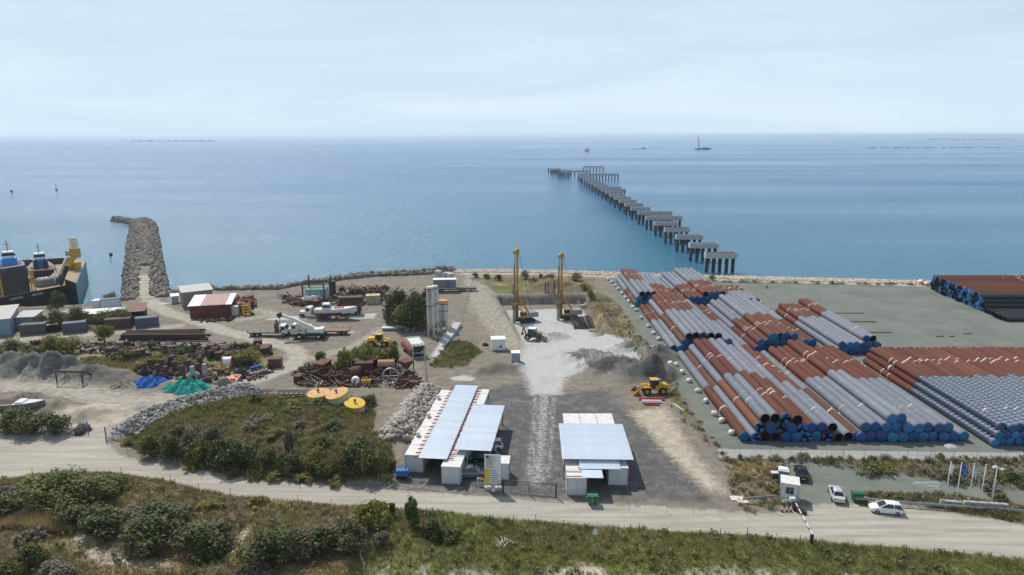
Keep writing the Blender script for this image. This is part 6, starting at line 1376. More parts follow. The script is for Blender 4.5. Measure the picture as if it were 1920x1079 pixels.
scrap('frame', 'yellow folded steel frame on the scrap heap', 412, 702, .8, rz=.3, mat=mYel); scrap('frame', 'dark angular frame in front of the grey tetrapods', 388, 716, .9, rz=.6, mat=mSteelDk); scrap('bars', 'pale timber and pipes dumped beside the blue drums', 482, 704, .8, rz=.3, mat=mWood, cat='debris')
tag(MB().lathe([(1.3, 0), (1.2, .8), (.7, 1.5), (.01, 1.6)], 7).build('rock', M('rock_brown', (.2, .16, .14), .9, .2, 1), None, G(420, 722, -.1), (0, 0, .4)), 'lone brown boulder at the edge of the dirt track', 'rock')
t = thing('steel_screen', 'dark rusty gravel screen on legs before the grey heaps', 'screen', G(131, 720), R(-4)); m = MB()
for x in (-2.5, 2.6): m.beam((x, 0, 0), (x, 0, 2.6), .18); m.beam((x + .3, 2, 0), (x + .3, 2, 1.4), .16)
m.build('legs', mRustB, t); fr = MB().beam((-2.5, -.1, 2.5), (2.6, -.1, 2.5), .2).beam((-2.2, 2.1, 1.3), (2.9, 2.1, 1.3), .2).beam((-2.5, -.1, 2.5), (-2.2, 2.1, 1.3), .16).beam((2.6, -.1, 2.5), (2.9, 2.1, 1.3), .16).build('screen_frame', mRustB, t); m = MB()
for k in range(9): m.beam((-2.2 + k * .55, -.1, 2.5), (-1.9 + k * .55, 2.1, 1.3), .06)
m.build('screen_bars', mRustB, fr, kind='stuff')
# bits near silo and pit
t = thing('water_box', 'white box cabin beside the dirt track', 'cabin', G(934, 655), R(6)); MB().bb(-1.5, 1.5, -1.2, 1.2, .1, 2.5).build('walls', mWhite, t, bevel=.05); MB().bb(-1.6, 1.6, -1.3, 1.3, 2.5, 2.62).build('roof', mRoofWhite, t); MB().bb(.2, .7, -1.24, -1.2, .7, 1.2).build('blue_hatch', mBlue, t)
t = thing('kiosk', 'grey kiosk with white roof standing on the dirt', 'kiosk', G(967, 678), R(3)); MB().bb(-.85, .85, -.85, .85, .1, 2.0).build('walls', M('kiosk_slate', (.24, .27, .34), .7, .1, .6), t, bevel=.03); MB().bb(-.95, .95, -.95, .95, 2.0, 2.12).build('roof', mRoofWhite, t); MB().bb(-.95, .95, -.95, .95, 0, .1).build('base', mDark, t)
for q in range(3): tag(MB().box((0, 0, .12), (4.6 - q * .9, .45, .2)).box((0, .25, .3), (4.4 - q, .4, .14)).build('steel_sheet', [mRed, M('sheet_pale', (.5, .55, .62), .5, .1), mRed][q], None, G(1222, 751 + q * 4.5), (0, 0, -.04 * q)), ['thick red sheet bundle', 'pale blue sheet bundle', 'thin red sheet strip'][q] + ' on the ground in front of the wheel loader', 'sheet')
for q, (u, v) in enumerate(((1262, 758), (1266, 760))): tag(MB().beam((0, 0, .08), (.9, -2.6, .1), .12).build('white_tube', mWhite, None, G(u, v)), 'thin white tube lying near the pipe yard verge', 'tube', 'white tubes')
# sheet piles
a = G(1078, 618); t = thing('sheet_pile_wall', 'dark row of steel piles leaning beside the chalk pit', 'piles', a)
for k in range(22): MB().beam((k * .25, -.1 + .05 * (k % 2), .0), (k * .25 - 1.0, 3.4, 2.5 + SCR.uniform(-.2, .5)), .2, .14).build('pile', SCR.choice((mRustB, mSteelDk)), t)
t = thing('pile_cage', 'cluster of upright rebar cages at the back of the pit', 'piles', G(1022, 566))
for k in range(7): MB().cyl((k * .45, .2 * (k % 3), 0), (k * .45, .2 * (k % 3), 3.2 + SCR.uniform(-.3, .4)), .16, n=8).build('cage', SCR.choice((mRustB, mGalv)), t)
t = thing('casing_tube', 'single pale casing tube standing in the pit corner', 'tube', G(961, 567)); MB().cyl((0, 0, 0), (0, 0, 3.2), .35, n=14).build('tube', mGalv, t); MB().torus((0, 0, 3.2), .35, .05, 14, 5).build('rim', mGalv, t)
t = tag(MB().cyl((0, 0, .5), (1.6, .6, .7), .45, n=14, caps=False).build('drain_pipe', M('pipe_cream', (.6, .5, .42), .7, .1), None, G(1088, 578)), 'short cream drain pipe at the pit edge', 'pipe')
# concrete ramp beside the chiller
t = thing('concrete_ramp', 'sloping concrete slab ramp between silos and chiller', 'ramp', G(806, 670)); b = G(850, 612); d = (b[0] - G(806, 670)[0], b[1] - G(806, 670)[1]); MB().add([(0, 0, .05), (1.8, .2, .05), (d[0] + 2.0, d[1], 1.0), (d[0], d[1], 1.0), (0, 0, -.3), (1.8, .2, -.3), (d[0] + 2, d[1], -.3), (d[0], d[1], -.3)], [(0, 1, 2, 3), (7, 6, 5, 4), (0, 4, 5, 1), (1, 5, 6, 2), (2, 6, 7, 3), (3, 7, 4, 0)]).build('slab', mConcB, t); MB().beam((.1, 0, .05), (d[0] + .1, d[1], 1.02), .2, .3).build('edge', mConcB, t)
t = thing('forklift', 'yellow forklift parked in front of the floating dock', 'forklift', G(22, 592), R(-20)); MB().bb(-1.2, 1.0, -.6, .6, .35, 1.1).build('body', mYel, t, bevel=.08); m = MB()
for x in (-.9, .6):
    for y in (-.55, .55): m.beam((x, y, 1.1), (x, y, 2.3), .09)
m.build('guard', mDark, t); MB().bb(-1.0, .7, -.6, .6, 2.3, 2.38).build('guard_roof', mWhite, t); MB().beam((1.15, -.35, .1), (1.15, -.35, 2.9), .12).beam((1.15, .35, .1), (1.15, .35, 2.9), .12).build('mast', mDark, t); MB().bb(1.25, 2.3, -.4, -.25, .1, .16).bb(1.25, 2.3, .25, .4, .1, .16).build('forks', mDark, t)
for x in (-.8, .7):
    for y in (-.55, .55): wheel(t, x, y, .35, .25)
# black truss laid before the green bank
for q, (u0, u1) in enumerate(((486, 514), (517, 578))):
    a = G(u0, 745); b = G(u1, 745); rz, L_ = frame2(a, b); t = thing('lattice_boom', ['short', 'long'][q] + ' black lattice boom section lying behind the green bank', 'boom', (a[0], a[1], a[2] + .1), rz); m = MB()
    for y in (0, .9):
        for z in (.1, .9): m.beam((0, y, z), (L_, y, z), .12)
    m.build('chords', mSteelDk, t); m = MB(); k = 0
    while k < L_ - .9: m.beam((k, 0, .1), (k + .9, 0, .9), .07); m.beam((k, .9, .1), (k + .9, .9, .9), .07); m.beam((k, 0, .9), (k + .9, .9, .9), .07); k += .9
    m.build('lacing', mSteelDk, t, kind='stuff')
# ================================================================ vegetation
lr = np.random.default_rng(42)
def leaf_cloud(n, lobes, ls, droop=0.0, up=0.25):
    """n leaf quads spread through a union of lobes [(cx,cy,cz,rx,ry,rz)]"""
    w_ = np.array([l[3] * l[4] * l[5] for l in lobes]) ** .67; k = lr.choice(len(lobes), n, p=w_ / w_.sum()); lb = np.array(lobes)[k]
    d = lr.normal(size=(n, 3)); d /= np.linalg.norm(d, axis=1)[:, None]; rad = lr.random(n) ** .38 * (1 + .16 * lr.normal(size=n))
    c = lb[:, :3] + d * lb[:, 3:6] * rad[:, None]
    c[:, 2] = np.maximum(c[:, 2], .03 + .2 * lr.random(n) * lb[:, 5])
    nrm = d * .8 + lr.normal(size=(n, 3)) * .75; nrm[:, 2] += up; nrm /= np.linalg.norm(nrm, axis=1)[:, None]
    t1 = np.cross(nrm, lr.normal(size=(n, 3))); t1 /= np.linalg.norm(t1, axis=1)[:, None]; t1[:, 2] -= droop; t2 = np.cross(nrm, t1)
    s = ls * (.6 + .8 * lr.random(n))[:, None]
    V = np.stack([c - t1 * s - t2 * s * .15, c + t2 * s * .5, c + t1 * s + t2 * s * .1, c - t2 * s * .5], 1).reshape(-1, 3)
    return V
def quad_faces(n): return np.arange(n * 4, dtype=np.int32).reshape(-1, 4)
def lobes_for(kind, q):
    r = random.Random(q * 17 + len(kind)); o = []
    if kind == 'round':
        for _ in range(15):
            a = r.uniform(0, 6.28); d = r.uniform(0, .36); h_ = r.uniform(.25, .72); o.append((d * math.cos(a), d * math.sin(a), h_ * (1 - .5 * d), r.uniform(.13, .24), r.uniform(.13, .24), r.uniform(.18, .30)))
    elif kind == 'spread':
        for _ in range(20):
            a = r.uniform(0, 6.28); d = r.uniform(0, .42); o.append((d * math.cos(a), d * math.sin(a), r.uniform(.2, .62) * (1 - .8 * d), r.uniform(.10, .18), r.uniform(.10, .18), r.uniform(.18, .34)))
    elif kind == 'tree':
        for _ in range(18):
            a = r.uniform(0, 6.28); d = r.uniform(0, .36); o.append((d * math.cos(a), d * math.sin(a), r.uniform(.36, .88), r.uniform(.11, .2), r.uniform(.11, .2), r.uniform(.08, .15)))
    elif kind == 'up':
        for _ in range(13):
            a = r.uniform(0, 6.28); d = r.uniform(0, .34); o.append((d * math.cos(a), d * math.sin(a), r.uniform(.3, .85), r.uniform(.07, .13), r.uniform(.07, .13), r.uniform(.2, .34)))
    return o
LEAF = {'olive': M('leaf_olive', (.135, .14, .034), .75, .25, .35, island=.45, trans=.18), 'dark': M('leaf_dark', (.084, .096, .028), .75, .25, .35, island=.45, trans=.12), 'yel': M('leaf_yellow_green', (.20, .19, .038), .75, .25, .35, island=.4, trans=.22),
        'willow': M('leaf_willow', (.18, .19, .032), .75, .25, .35, island=.4, trans=.25), 'green': M('leaf_green', (.10, .155, .035), .75, .2, .35, island=.4, trans=.22), 'grey': M('leaf_grey', (.17, .145, .10), .85, .25, .35, island=.35, trans=.1), 'bloom': M('leaf_bloom', (.215, .19, .045), .8, .3, .35, island=.4, trans=.2)}
mBark = M('bark', (.085, .065, .05), .9, .25, 2)
CROWN = {}
def crown_me(kind, mat, q, n, ls):
    k = (kind, mat, q, n)
    if k not in CROWN:
        V = leaf_cloud(n, lobes_for(kind, q), ls, droop=.5 if mat == 'willow' else 0.1); CROWN[k] = npmesh('crown', V, quad_faces(n), LEAF[mat])
    return CROWN[k]
_stem = {}
def stem_me(kind, q):
    if (kind, q) not in _stem:
        m = MB(); r = random.Random(q); n = 6 if kind != 'tree' else 5
        if kind == 'tree':
            m.cyl((0, 0, -.05), (.01, .01, .38), .035, .022, n=8)
            base = Vector((.01, .01, .36))
        else: base = Vector((0, 0, -.04))
        for k in range(n):
            a = k * 6.28 / n + r.uniform(-.4, .4); mid = base + Vector((.13 * math.cos(a), .13 * math.sin(a), .22)); tip = base + Vector((.28 * math.cos(a), .28 * math.sin(a), .30 + r.uniform(0, .22)))
            m.cyl(base, mid, .018, .012, n=6); m.cyl(mid, tip, .012, .004, n=5)
        me = m.mesh('trunk'); me.materials.append(mBark); _stem[(kind, q)] = me
    return _stem[(kind, q)]
MATN = {'olive': 'olive green', 'dark': 'dark green', 'yel': 'yellow green', 'willow': 'drooping yellow green', 'green': 'fresh green', 'grey': 'dry grey', 'bloom': 'yellow flowering'}
nb = 0
def bush(u, v, wpx, hpx, mat, kind, where, n=2600, tree=False, grp=None):
    global nb; nb += 1
    g = G(u, v); dep = g[1] * CP + (H - g[2]) * SP; w_ = wpx * dep / F; h_ = hpx * dep / F * 1.03
    t = thing(('tree' if tree else 'shrub') if mat != 'grey' else 'dry_shrub', f'{MATN[mat]} {"tree" if tree else "shrub"} {where}', 'tree' if tree else 'shrub', (g[0], g[1] + w_ * .12, g[2] - .05), nb * 2.4, grp or 'shrubs ' + where)
    q = nb % 4; ls = .055 if w_ < 3 else (.040 if w_ < 6 else .030); n_ = n if w_ < 6 else int(n * 1.7)
    o = place(crown_me(kind, mat, q, n_, ls), 'crown', t); o.scale = (w_ * 1.15, w_ * 1.05, h_ * 1.06)
    o = place(stem_me('tree' if tree else 'bush', q), 'trunk', t); o.scale = (w_, w_, h_)
    return t
B = bush
W1 = 'among the dock workshops'
for a in ((78, 617, 36, 28, 'olive', 'round'), (106, 618, 54, 40, 'olive', 'round'), (140, 617, 60, 44, 'olive', 'round'), (203, 610, 50, 32, 'olive', 'round'), (230, 609, 46, 32, 'olive', 'round'), (206, 567, 32, 20, 'yel', 'round')): B(*a, W1, 2200)
B(107, 594, 46, 46, 'dark', 'tree', 'with open crown in front of the floating dock', 2200, True, 'yard trees'); B(193, 645, 46, 34, 'yel', 'tree', 'standing over the loose steel tubes', 2200, True, 'yard trees')
W2 = 'along the scrap strip'
for a in ((18, 670, 54, 36, 'olive', 'round'), (55, 672, 48, 28, 'olive', 'round'), (92, 667, 60, 40, 'yel', 'round'), (128, 665, 50, 38, 'yel', 'round'), (235, 674, 42, 22, 'olive', 'round'), (292, 692, 52, 30, 'yel', 'round'), (342, 690, 48, 24, 'bloom', 'round'), (343, 660, 30, 18, 'green', 'round'), (284, 657, 22, 14, 'green', 'up'), (258, 700, 50, 20, 'yel', 'spread'), (430, 680, 36, 22, 'yel', 'round'), (467, 683, 58, 32, 'yel', 'round'), (448, 684, 36, 20, 'olive', 'round')): B(*a, W2, 1800)
W3 = 'behind the rusty scrap row'
for a in ((600, 676, 24, 18, 'green', 'round'), (646, 700, 52, 48, 'willow', 'round'), (684, 692, 58, 50, 'willow', 'round'), (722, 692, 52, 40, 'willow', 'round'), (740, 688, 24, 34, 'green', 'up')): B(*a, W3, 2400)
for a in ((748, 612, 66, 74, 'dark', 'round'), (782, 616, 64, 78, 'dark', 'round'), (800, 604, 40, 66, 'dark', 'round'), (762, 618, 80, 60, 'olive', 'round'), (735, 606, 44, 52, 'olive', 'round')): B(*a, 'in the dense clump beside the silos', 3200, True, 'trees beside the silos')
W4 = 'on the strip between pit and beach'
for a in ((892, 521, 13, 11, 'olive', 'round'), (913, 523, 15, 11, 'olive', 'round'), (935, 526, 16, 13, 'dark', 'round'), (985, 524, 22, 20, 'green', 'round'), (1002, 531, 22, 14, 'olive', 'spread'), (1030, 525, 24, 12, 'olive', 'round'), (1014, 522, 10, 10, 'olive', 'round'), (1080, 527, 30, 18, 'olive', 'round'), (1097, 545, 22, 18, 'yel', 'round'), (1108, 562, 18, 20, 'bloom', 'round'), (1335, 526, 20, 13, 'yel', 'round')): B(*a, W4, 900)
W5 = 'on the green bank beside the road'
for a in ((282, 858, 50, 46, 'olive', 'round'), (318, 858, 48, 50, 'dark', 'round'), (350, 846, 44, 52, 'grey', 'round'), (372, 872, 56, 50, 'olive', 'round'), (410, 880, 60, 62, 'dark', 'round'), (450, 886, 70, 66, 'dark', 'round'), (425, 848, 70, 46, 'olive', 'round'), (500, 880, 50, 46, 'olive', 'round'), (541, 846, 22, 42, 'grey', 'up'), (540, 888, 50, 44, 'dark', 'round'), (586, 884, 48, 50, 'bloom', 'round'), (610, 896, 46, 36, 'olive', 'round'), (655, 894, 64, 62, 'dark', 'round'), (700, 896, 62, 64, 'olive', 'round'), (676, 850, 52, 36, 'olive', 'round'), (395, 826, 36, 28, 'grey', 'round'),
          (334, 820, 40, 24, 'olive', 'round'), (605, 836, 40, 20, 'dark', 'spread'), (620, 806, 46, 20, 'dark', 'spread'), (478, 756, 26, 18, 'dark', 'round'), (590, 760, 30, 12, 'green', 'round'), (545, 775, 36, 14, 'olive', 'spread'), (480, 800, 50, 18, 'grey', 'spread'), (560, 805, 40, 16, 'grey', 'spread'), (515, 820, 40, 18, 'yel', 'spread'), (690, 760, 30, 22, 'olive', 'round'), (240, 836, 26, 16, 'bloom', 'round'), (730, 880, 30, 24, 'dark', 'round')): B(*a, W5, 2400)
for u, v, w_, h_ in ((520, 900, 50, 20), (570, 903, 40, 18), (480, 896, 40, 16), (440, 893, 36, 14), (630, 908, 40, 16), (360, 880, 36, 16), (545, 760, 30, 10), (500, 785, 30, 10)): B(u, v, w_, h_, 'bloom', 'spread', W5, 1500)
W6 = 'beside the old fishing boat'
for a in ((16, 812, 64, 46, 'olive', 'round'), (56, 816, 62, 44, 'olive', 'round'), (98, 816, 60, 44, 'dark', 'round'), (35, 800, 60, 36, 'dark', 'round'), (150, 812, 34, 18, 'grey', 'spread')): B(*a, W6, 2400)
W7 = 'in the foreground scrub below the road'
for a in ((85, 950, 120, 58, 'olive', 'round'), (150, 958, 110, 62, 'olive', 'round'), (205, 930, 70, 42, 'green', 'round'), (55, 915, 60, 24, 'yel', 'spread'), (15, 970, 70, 46, 'dark', 'round'), (150, 990, 80, 44, 'dark', 'round'), (190, 1000, 90, 46, 'dark', 'round'), (290, 985, 110, 44, 'dark', 'round'), (335, 970, 40, 22, 'grey', 'spread'), (282, 1032, 96, 62, 'dark', 'round'), (380, 1046, 124, 68, 'dark', 'round'), (55, 1062, 64, 44, 'olive', 'round'), (15, 1090, 60, 50, 'olive', 'round'), (505, 1064, 112, 74, 'dark', 'round'), (550, 1052, 80, 60, 'grey', 'round'), (600, 1040, 80, 56, 'dark', 'round'), (650, 1042, 76, 62, 'dark', 'round'),
          (698, 990, 68, 52, 'yel', 'round'), (773, 992, 38, 48, 'green', 'up'), (812, 1012, 48, 40, 'dark', 'round'), (845, 1018, 40, 26, 'dark', 'spread'), (712, 1026, 36, 30, 'grey', 'round'), (735, 962, 16, 18, 'green', 'up'), (100, 1080, 70, 26, 'grey', 'spread'), (55, 1018, 50, 26, 'grey', 'spread'), (395, 955, 50, 18, 'bloom', 'spread'), (480, 948, 44, 16, 'bloom', 'spread'), (250, 968, 60, 20, 'grey', 'spread'), (10, 935, 50, 24, 'grey', 'spread'), (470, 1085, 60, 30, 'grey', 'spread')): B(*a, W7, 3000)
W8 = 'on the weedy verge below the pipe yard'
for q in range(34):
    u = 1360 + q * 17 + lr.uniform(-8, 8); v = 862 + lr.uniform(-4, 6) + .01 * (u - 1360); B(u, v, lr.uniform(10, 30), lr.uniform(7, 16), ['grey', 'olive', 'dark', 'grey', 'yel'][q % 5], 'spread', W8, 500)
for a in ((1640, 890, 60, 22, 'olive', 'spread'), (1660, 884, 40, 18, 'yel', 'spread'), (1790, 905, 60, 20, 'dark', 'spread'), (1850, 915, 70, 22, 'grey', 'spread'), (1900, 905, 60, 26, 'dark', 'spread'), (1740, 890, 60, 16, 'grey', 'spread'), (1460, 900, 24, 20, 'yel', 'up'), (1455, 925, 30, 20, 'bloom', 'spread'), (1400, 900, 26, 12, 'bloom', 'spread'), (1620, 945, 30, 10, 'bloom', 'spread'), (1880, 940, 40, 14, 'olive', 'spread'), (1505, 963, 18, 12, 'olive', 'spread'), (1555, 868, 26, 14, 'olive', 'spread')): B(*a, W8, 900)
W9 = 'on the verge between site track and pipe yard'
for q in range(26):
    f = q / 25; u = 1165 + f * 190 + lr.uniform(-10, 6); v = 585 + f * 270 + lr.uniform(-6, 6); B(u, v, lr.uniform(6, 18) * (.7 + f * .5), lr.uniform(4, 9) * (.7 + f * .5), ['grey', 'olive', 'grey', 'yel'][q % 4], 'spread', W9, 300)
W10 = 'on the cobble beach behind the slab'
for q in range(22):
    u = 1370 + q * 26 + lr.uniform(-10, 10); B(u, 529 + (u - 1340) * .017, lr.uniform(14, 34), lr.uniform(4, 8), ['dark', 'olive', 'dark'][q % 3], 'spread', W10, 350)

# ---- grass and low scrub: uncountable cover
def scatter(poly, n):
    p = np.array(poly); lo, hi = p.min(0), p.max(0); o = np.zeros((0, 2))
    while len(o) < n:
        q = lr.random((n * 2, 2)) * (hi - lo) + lo; o = np.vstack([o, q[inside(q[:, 0], q[:, 1], p)]])
    return o[:n]
ixf = lambda x: np.clip(np.searchsorted(gx, x) - 1, 0, len(gx) - 2); iyf = lambda y: np.clip(np.searchsorted(gy, y) - 1, 0, len(gy) - 2)
def samp(A, p): return A[iyf(p[:, 1]), ixf(p[:, 0])]
def blades(name, pts, nbl, ln, wd, mat, lean=.35):
    n = len(pts); base = np.repeat(np.column_stack([pts, hzv(pts[:, 0], pts[:, 1]) - .03]), nbl, 0); m_ = n * nbl
    base[:, :2] += lr.normal(size=(m_, 2)) * .13; L_ = ln * (.5 + lr.random(m_)); a = lr.random(m_) * 6.28; tilt = lr.normal(size=(m_, 2)) * lean
    tip = base + np.column_stack([tilt[:, 0] * L_, tilt[:, 1] * L_, L_]); wv = np.column_stack([np.cos(a), np.sin(a), np.zeros(m_)]) * (wd * (.6 + .8 * lr.random(m_)))[:, None]
    V = np.stack([base - wv, base + wv, tip], 1).reshape(-1, 3); return place(npmesh(name, V, np.arange(m_ * 3).reshape(-1, 3), mat), name, kind='stuff')
fpoly = np.vstack([PN(list(reversed(road_l))), [[P(2000, 1100)[0], 60], [P(-80, 1100)[0], 60]]])
mG1 = M('grass_green', (.215, .235, .055), .8, .35, .12, island=.35, trans=.25); mG2 = M('grass_dry', (.46, .36, .18), .85, .25, .12, island=.35, trans=.2); mG3 = M('grass_brown', (.30, .21, .125), .85, .3, .12, island=.4, trans=.1)
def cover(name, label, polys, fn, nbl, ln, wd, mat, lean=.35):
    ps = []
    for poly, n in polys:
        p = scatter(poly, n); k = samp(fn, p); ps.append(p[lr.random(len(p)) < np.clip(k * 1.6 - .25, 0, 1)])
    o = blades(name, np.vstack(ps), nbl, ln, wd, mat, lean); tag(o, label, 'grass')
nof = 1 - np.clip(sand, 0, 1)
vp = [(PN([(150, 672), (330, 668), (420, 690), (250, 700), (150, 690)]), 3000), (PN([(805, 690), (840, 640), (875, 640), (905, 660), (870, 690)]), 2500), (PN([(1345, 860), (1480, 862), (1490, 955), (1400, 965), (1370, 930)]), 1500), (PN([(1480, 862), (1920, 862), (1920, 925), (1780, 905), (1640, 885), (1520, 875)]), 2200), (PN([(1600, 925), (1760, 925), (1920, 950), (1920, 982), (1700, 945)]), 3000), (PN([(1100, 555), (1150, 560), (1250, 700), (1340, 845), (1300, 820), (1160, 640)]), 1800)]
cover('green_grass', 'green grass on the foreground bank and verges', [(fpoly, 34000), (green, 20000)] + vp, grn * nof, 6, .34, .030, mG1); cover('dry_grass', 'pale dry grass on the foreground bank and verges', [(fpoly, 22000), (green, 8000)] + vp, yel * nof, 6, .42, .024, mG2, .25); cover('brown_weeds', 'brown dead weeds on the foreground bank and verges', [(fpoly, 22000), (green, 10000)] + vp, brn * nof, 6, .30, .030, mG3, .6)
tallp = scatter(PN([(0, 985), (60, 978), (130, 992), (140, 1006), (60, 1008), (0, 1006)]), 4200); tag(blades('tall_dry_grass', tallp, 8, .7, .026, mG2, .2), 'tall golden grass patch at the foreground left mound', 'grass')
def scrub(name, label, polys, mat, n_leaf=36, s0=.35):
    tmpl = leaf_cloud(n_leaf, [(0, 0, .35, .5, .5, .4)], .16); Vs = []
    for poly, n, fn in polys:
        p = scatter(poly, n); p = p[lr.random(len(p)) < np.clip(samp(fn, p) * 1.4 - .1, 0, 1)]; z = hzv(p[:, 0], p[:, 1]); a = lr.random(len(p)) * 6.28; s = s0 * (.6 + lr.random(len(p)) * 1.3)
        c, sn = np.cos(a), np.sin(a); X = tmpl[None, :, 0] * c[:, None] - tmpl[None, :, 1] * sn[:, None]; Y = tmpl[None, :, 0] * sn[:, None] + tmpl[None, :, 1] * c[:, None]
        Vs.append(np.stack([X * s[:, None] + p[:, :1], Y * s[:, None] + p[:, 1:], tmpl[None, :, 2] * s[:, None] + z[:, None]], -1).reshape(-1, 3))
    V = np.vstack(Vs); tag(place(npmesh(name, V, quad_faces(len(V) // 4), mat), name, kind='stuff'), label, 'scrub')
one = np.ones_like(GX)
scrub('low_green_scrub', 'low green scrub between the shrubs', [(green, 420, one), (fpoly, 600, grn)] + [(p, n // 30, one * .6) for p, n in vp], LEAF['olive'], s0=.6); scrub('low_grey_scrub', 'low dry grey scrub between the shrubs', [(green, 300, one), (fpoly, 400, brn)] + [(p, n // 30, one * .6) for p, n in vp], LEAF['grey'], s0=.5); scrub('yellow_flowers', 'yellow flowering weeds on the banks', [(green, 420, one), (fpoly, 500, yel)], LEAF['bloom'], s0=.45)
# ================================================================ rocks
rr_ = np.random.default_rng(9)
def ico():
    t = (1 + 5 ** .5) / 2; v = np.array([(-1, t, 0), (1, t, 0), (-1, -t, 0), (1, -t, 0), (0, -1, t), (0, 1, t), (0, -1, -t), (0, 1, -t), (t, 0, -1), (t, 0, 1), (-t, 0, -1), (-t, 0, 1)], float); v /= np.linalg.norm(v[0])
    f = np.array([(0, 11, 5), (0, 5, 1), (0, 1, 7), (0, 7, 10), (0, 10, 11), (1, 5, 9), (5, 11, 4), (11, 10, 2), (10, 7, 6), (7, 1, 8), (3, 9, 4), (3, 4, 2), (3, 2, 6), (3, 6, 8), (3, 8, 9), (4, 9, 5), (2, 4, 11), (6, 2, 10), (8, 6, 7), (9, 8, 1)]); return v, f
IV, IF = ico()
def rots(n):
    q = rr_.normal(size=(n, 4)); q /= np.linalg.norm(q, axis=1)[:, None]; w_, x, y, z = q.T
    return np.stack([1 - 2 * (y * y + z * z), 2 * (x * y - z * w_), 2 * (x * z + y * w_), 2 * (x * y + z * w_), 1 - 2 * (x * x + z * z), 2 * (y * z - x * w_), 2 * (x * z - y * w_), 2 * (y * z + x * w_), 1 - 2 * (x * x + y * y)], -1).reshape(n, 3, 3)
def rocks_mesh(name, C, S, mat):
    n = len(C); V = IV[None] * (1 + .32 * rr_.uniform(-1, 1, (n, 12, 1))) * (S[:, None, None] * np.stack([rr_.uniform(.8, 1.4, n), rr_.uniform(.6, 1.05, n), rr_.uniform(.45, .85, n)], -1)[:, None, :])
    V = np.einsum('nij,nkj->nki', rots(n), V) + C[:, None, :]; Fc = (IF[None] + (np.arange(n) * 12)[:, None, None]).reshape(-1, 3)
    return npmesh(name, V.reshape(-1, 3), Fc, mat)
def rock_field(name, label, cat, C, S, mat, nbig, minpart=0):
    """thing with its biggest stones as parts, the rest as one stuff part"""
    t = thing(name, label, cat, (float(C[:, 0].mean()), float(C[:, 1].mean()), 0.0)); o = np.array(t.location)
    order = np.argsort(-S / np.maximum(C[:, 1], 1)); big = order[:nbig]; rest = order[nbig:]
    if nbig:
        mes = [rocks_mesh('stone', np.zeros((1, 3)), np.ones(1), mat) for _ in range(10)]
        for i in big:
            s = place(mes[int(i) % 10], 'stone', t, tuple(C[i] - o), tuple(rr_.uniform(0, 6, 3))); s.scale = (float(S[i]),) * 3
    place(rocks_mesh('small_stones', C[rest] - o, S[rest], mat), 'small_stones', t, kind='stuff'); return t
mRkB = M('rock_breakwater', (.20, .175, .145), .95, .2, .6, island=.42, rand=.25); mRkS = M('rock_shore', (.205, .18, .15), .95, .2, .6, island=.40, rand=.25); mRkW = M('rock_rubble', (.34, .325, .305), .95, .2, .6, island=.35, rand=.22); mRkT = M('rock_tan', (.40, .355, .30), .95, .2, .6, island=.28, rand=.2); mCob = M('beach_cobble', (.58, .49, .40), .95, .15, .6, island=.3)
def along(pts, n, lo, hi):
    """points either side of a polyline at lateral distance lo..hi"""
    seg = np.linalg.norm(np.diff(pts, axis=0), axis=1); k = rr_.choice(len(seg), n, p=seg / seg.sum()); f = rr_.random(n); a = pts[k]; d = (pts[k + 1] - a); nn = np.stack([d[:, 1], -d[:, 0]], -1) / np.linalg.norm(d, axis=1)[:, None]
    off = rr_.uniform(lo, hi, n); return a + d * f[:, None] + nn * off[:, None], off
p1, o1 = along(bw_line, 5600, -6.3, 6.3); keep = (np.abs(o1) > 1.9) | (p1[:, 1] > P(270, 500)[1]); p1 = p1[keep]
p2, _ = along(bw_line2, 500, -2.8, 2.8); p3 = bw_line[-1] + rr_.normal(size=(320, 2)) * 2.8; pp = np.vstack([p1, p2, p3]); z = hzv(pp[:, 0], pp[:, 1]); S = rr_.uniform(.35, 1.0, len(pp)) ** 1.3 + .18; ok = z > WATER - .9
rock_field('breakwater', 'long boulder breakwater with a gravel track running out to sea', 'breakwater', np.column_stack([pp, z + S * .15])[ok], S[ok], mRkB, 220)
sh1 = PN([p for p in shore_px if 326 <= p[0] <= 870]); p, o = along(sh1, 2600, -4.8, 1.2); z = hzv(p[:, 0], p[:, 1]); S = rr_.uniform(.3, 1.0, len(p)) ** 1.5 + .15
rock_field('rock_revetment', 'grey boulder revetment along the boat yard shore', 'rocks', np.column_stack([p, z + S * .2 + .15]), S, mRkS, 200)
p, o = along(PN([(630, 522), (700, 516), (780, 513), (850, 506)]), 420, -2.5, 1.5); S = rr_.uniform(.6, 1.4, len(p)); rock_field('rock_heap', 'raised heap of larger boulders behind the dark tree', 'rocks', np.column_stack([p, hzv(p[:, 0], p[:, 1]) + S * .3 + rr_.uniform(0, .9, len(p))]), S, mRkS, 150)
sh2 = PN([p for p in shore_px if 850 <= p[0] <= 2300]); p, o = along(sh2, 15000, -5.0, 5.2); z = hzv(p[:, 0], p[:, 1]); S = rr_.uniform(.16, .42, len(p)); ok = z > WATER - .5
tag(place(rocks_mesh('beach_cobbles', np.column_stack([p, z + .08])[ok], S[ok], mCob), 'beach_cobbles', kind='stuff'), 'pale cobbles along the beach', 'cobbles')
def ridge(name, label, pts, wd, h_, n, s0, s1, mat, nbig):
    pts = pts.copy(); a_ = pts[0] - pts[1]; b_ = pts[-1] - pts[-2]; pts[0] += a_ / np.linalg.norm(a_) * 2.6; pts[-1] += b_ / np.linalg.norm(b_) * 2.0
    p, o = along(pts, n, -wd, wd); z = hzv(p[:, 0], p[:, 1]); S = rr_.uniform(s0, s1, n) ** 1.0; rock_field(name, label, 'rocks', np.column_stack([p, z + S * .35]), S, mat, nbig)
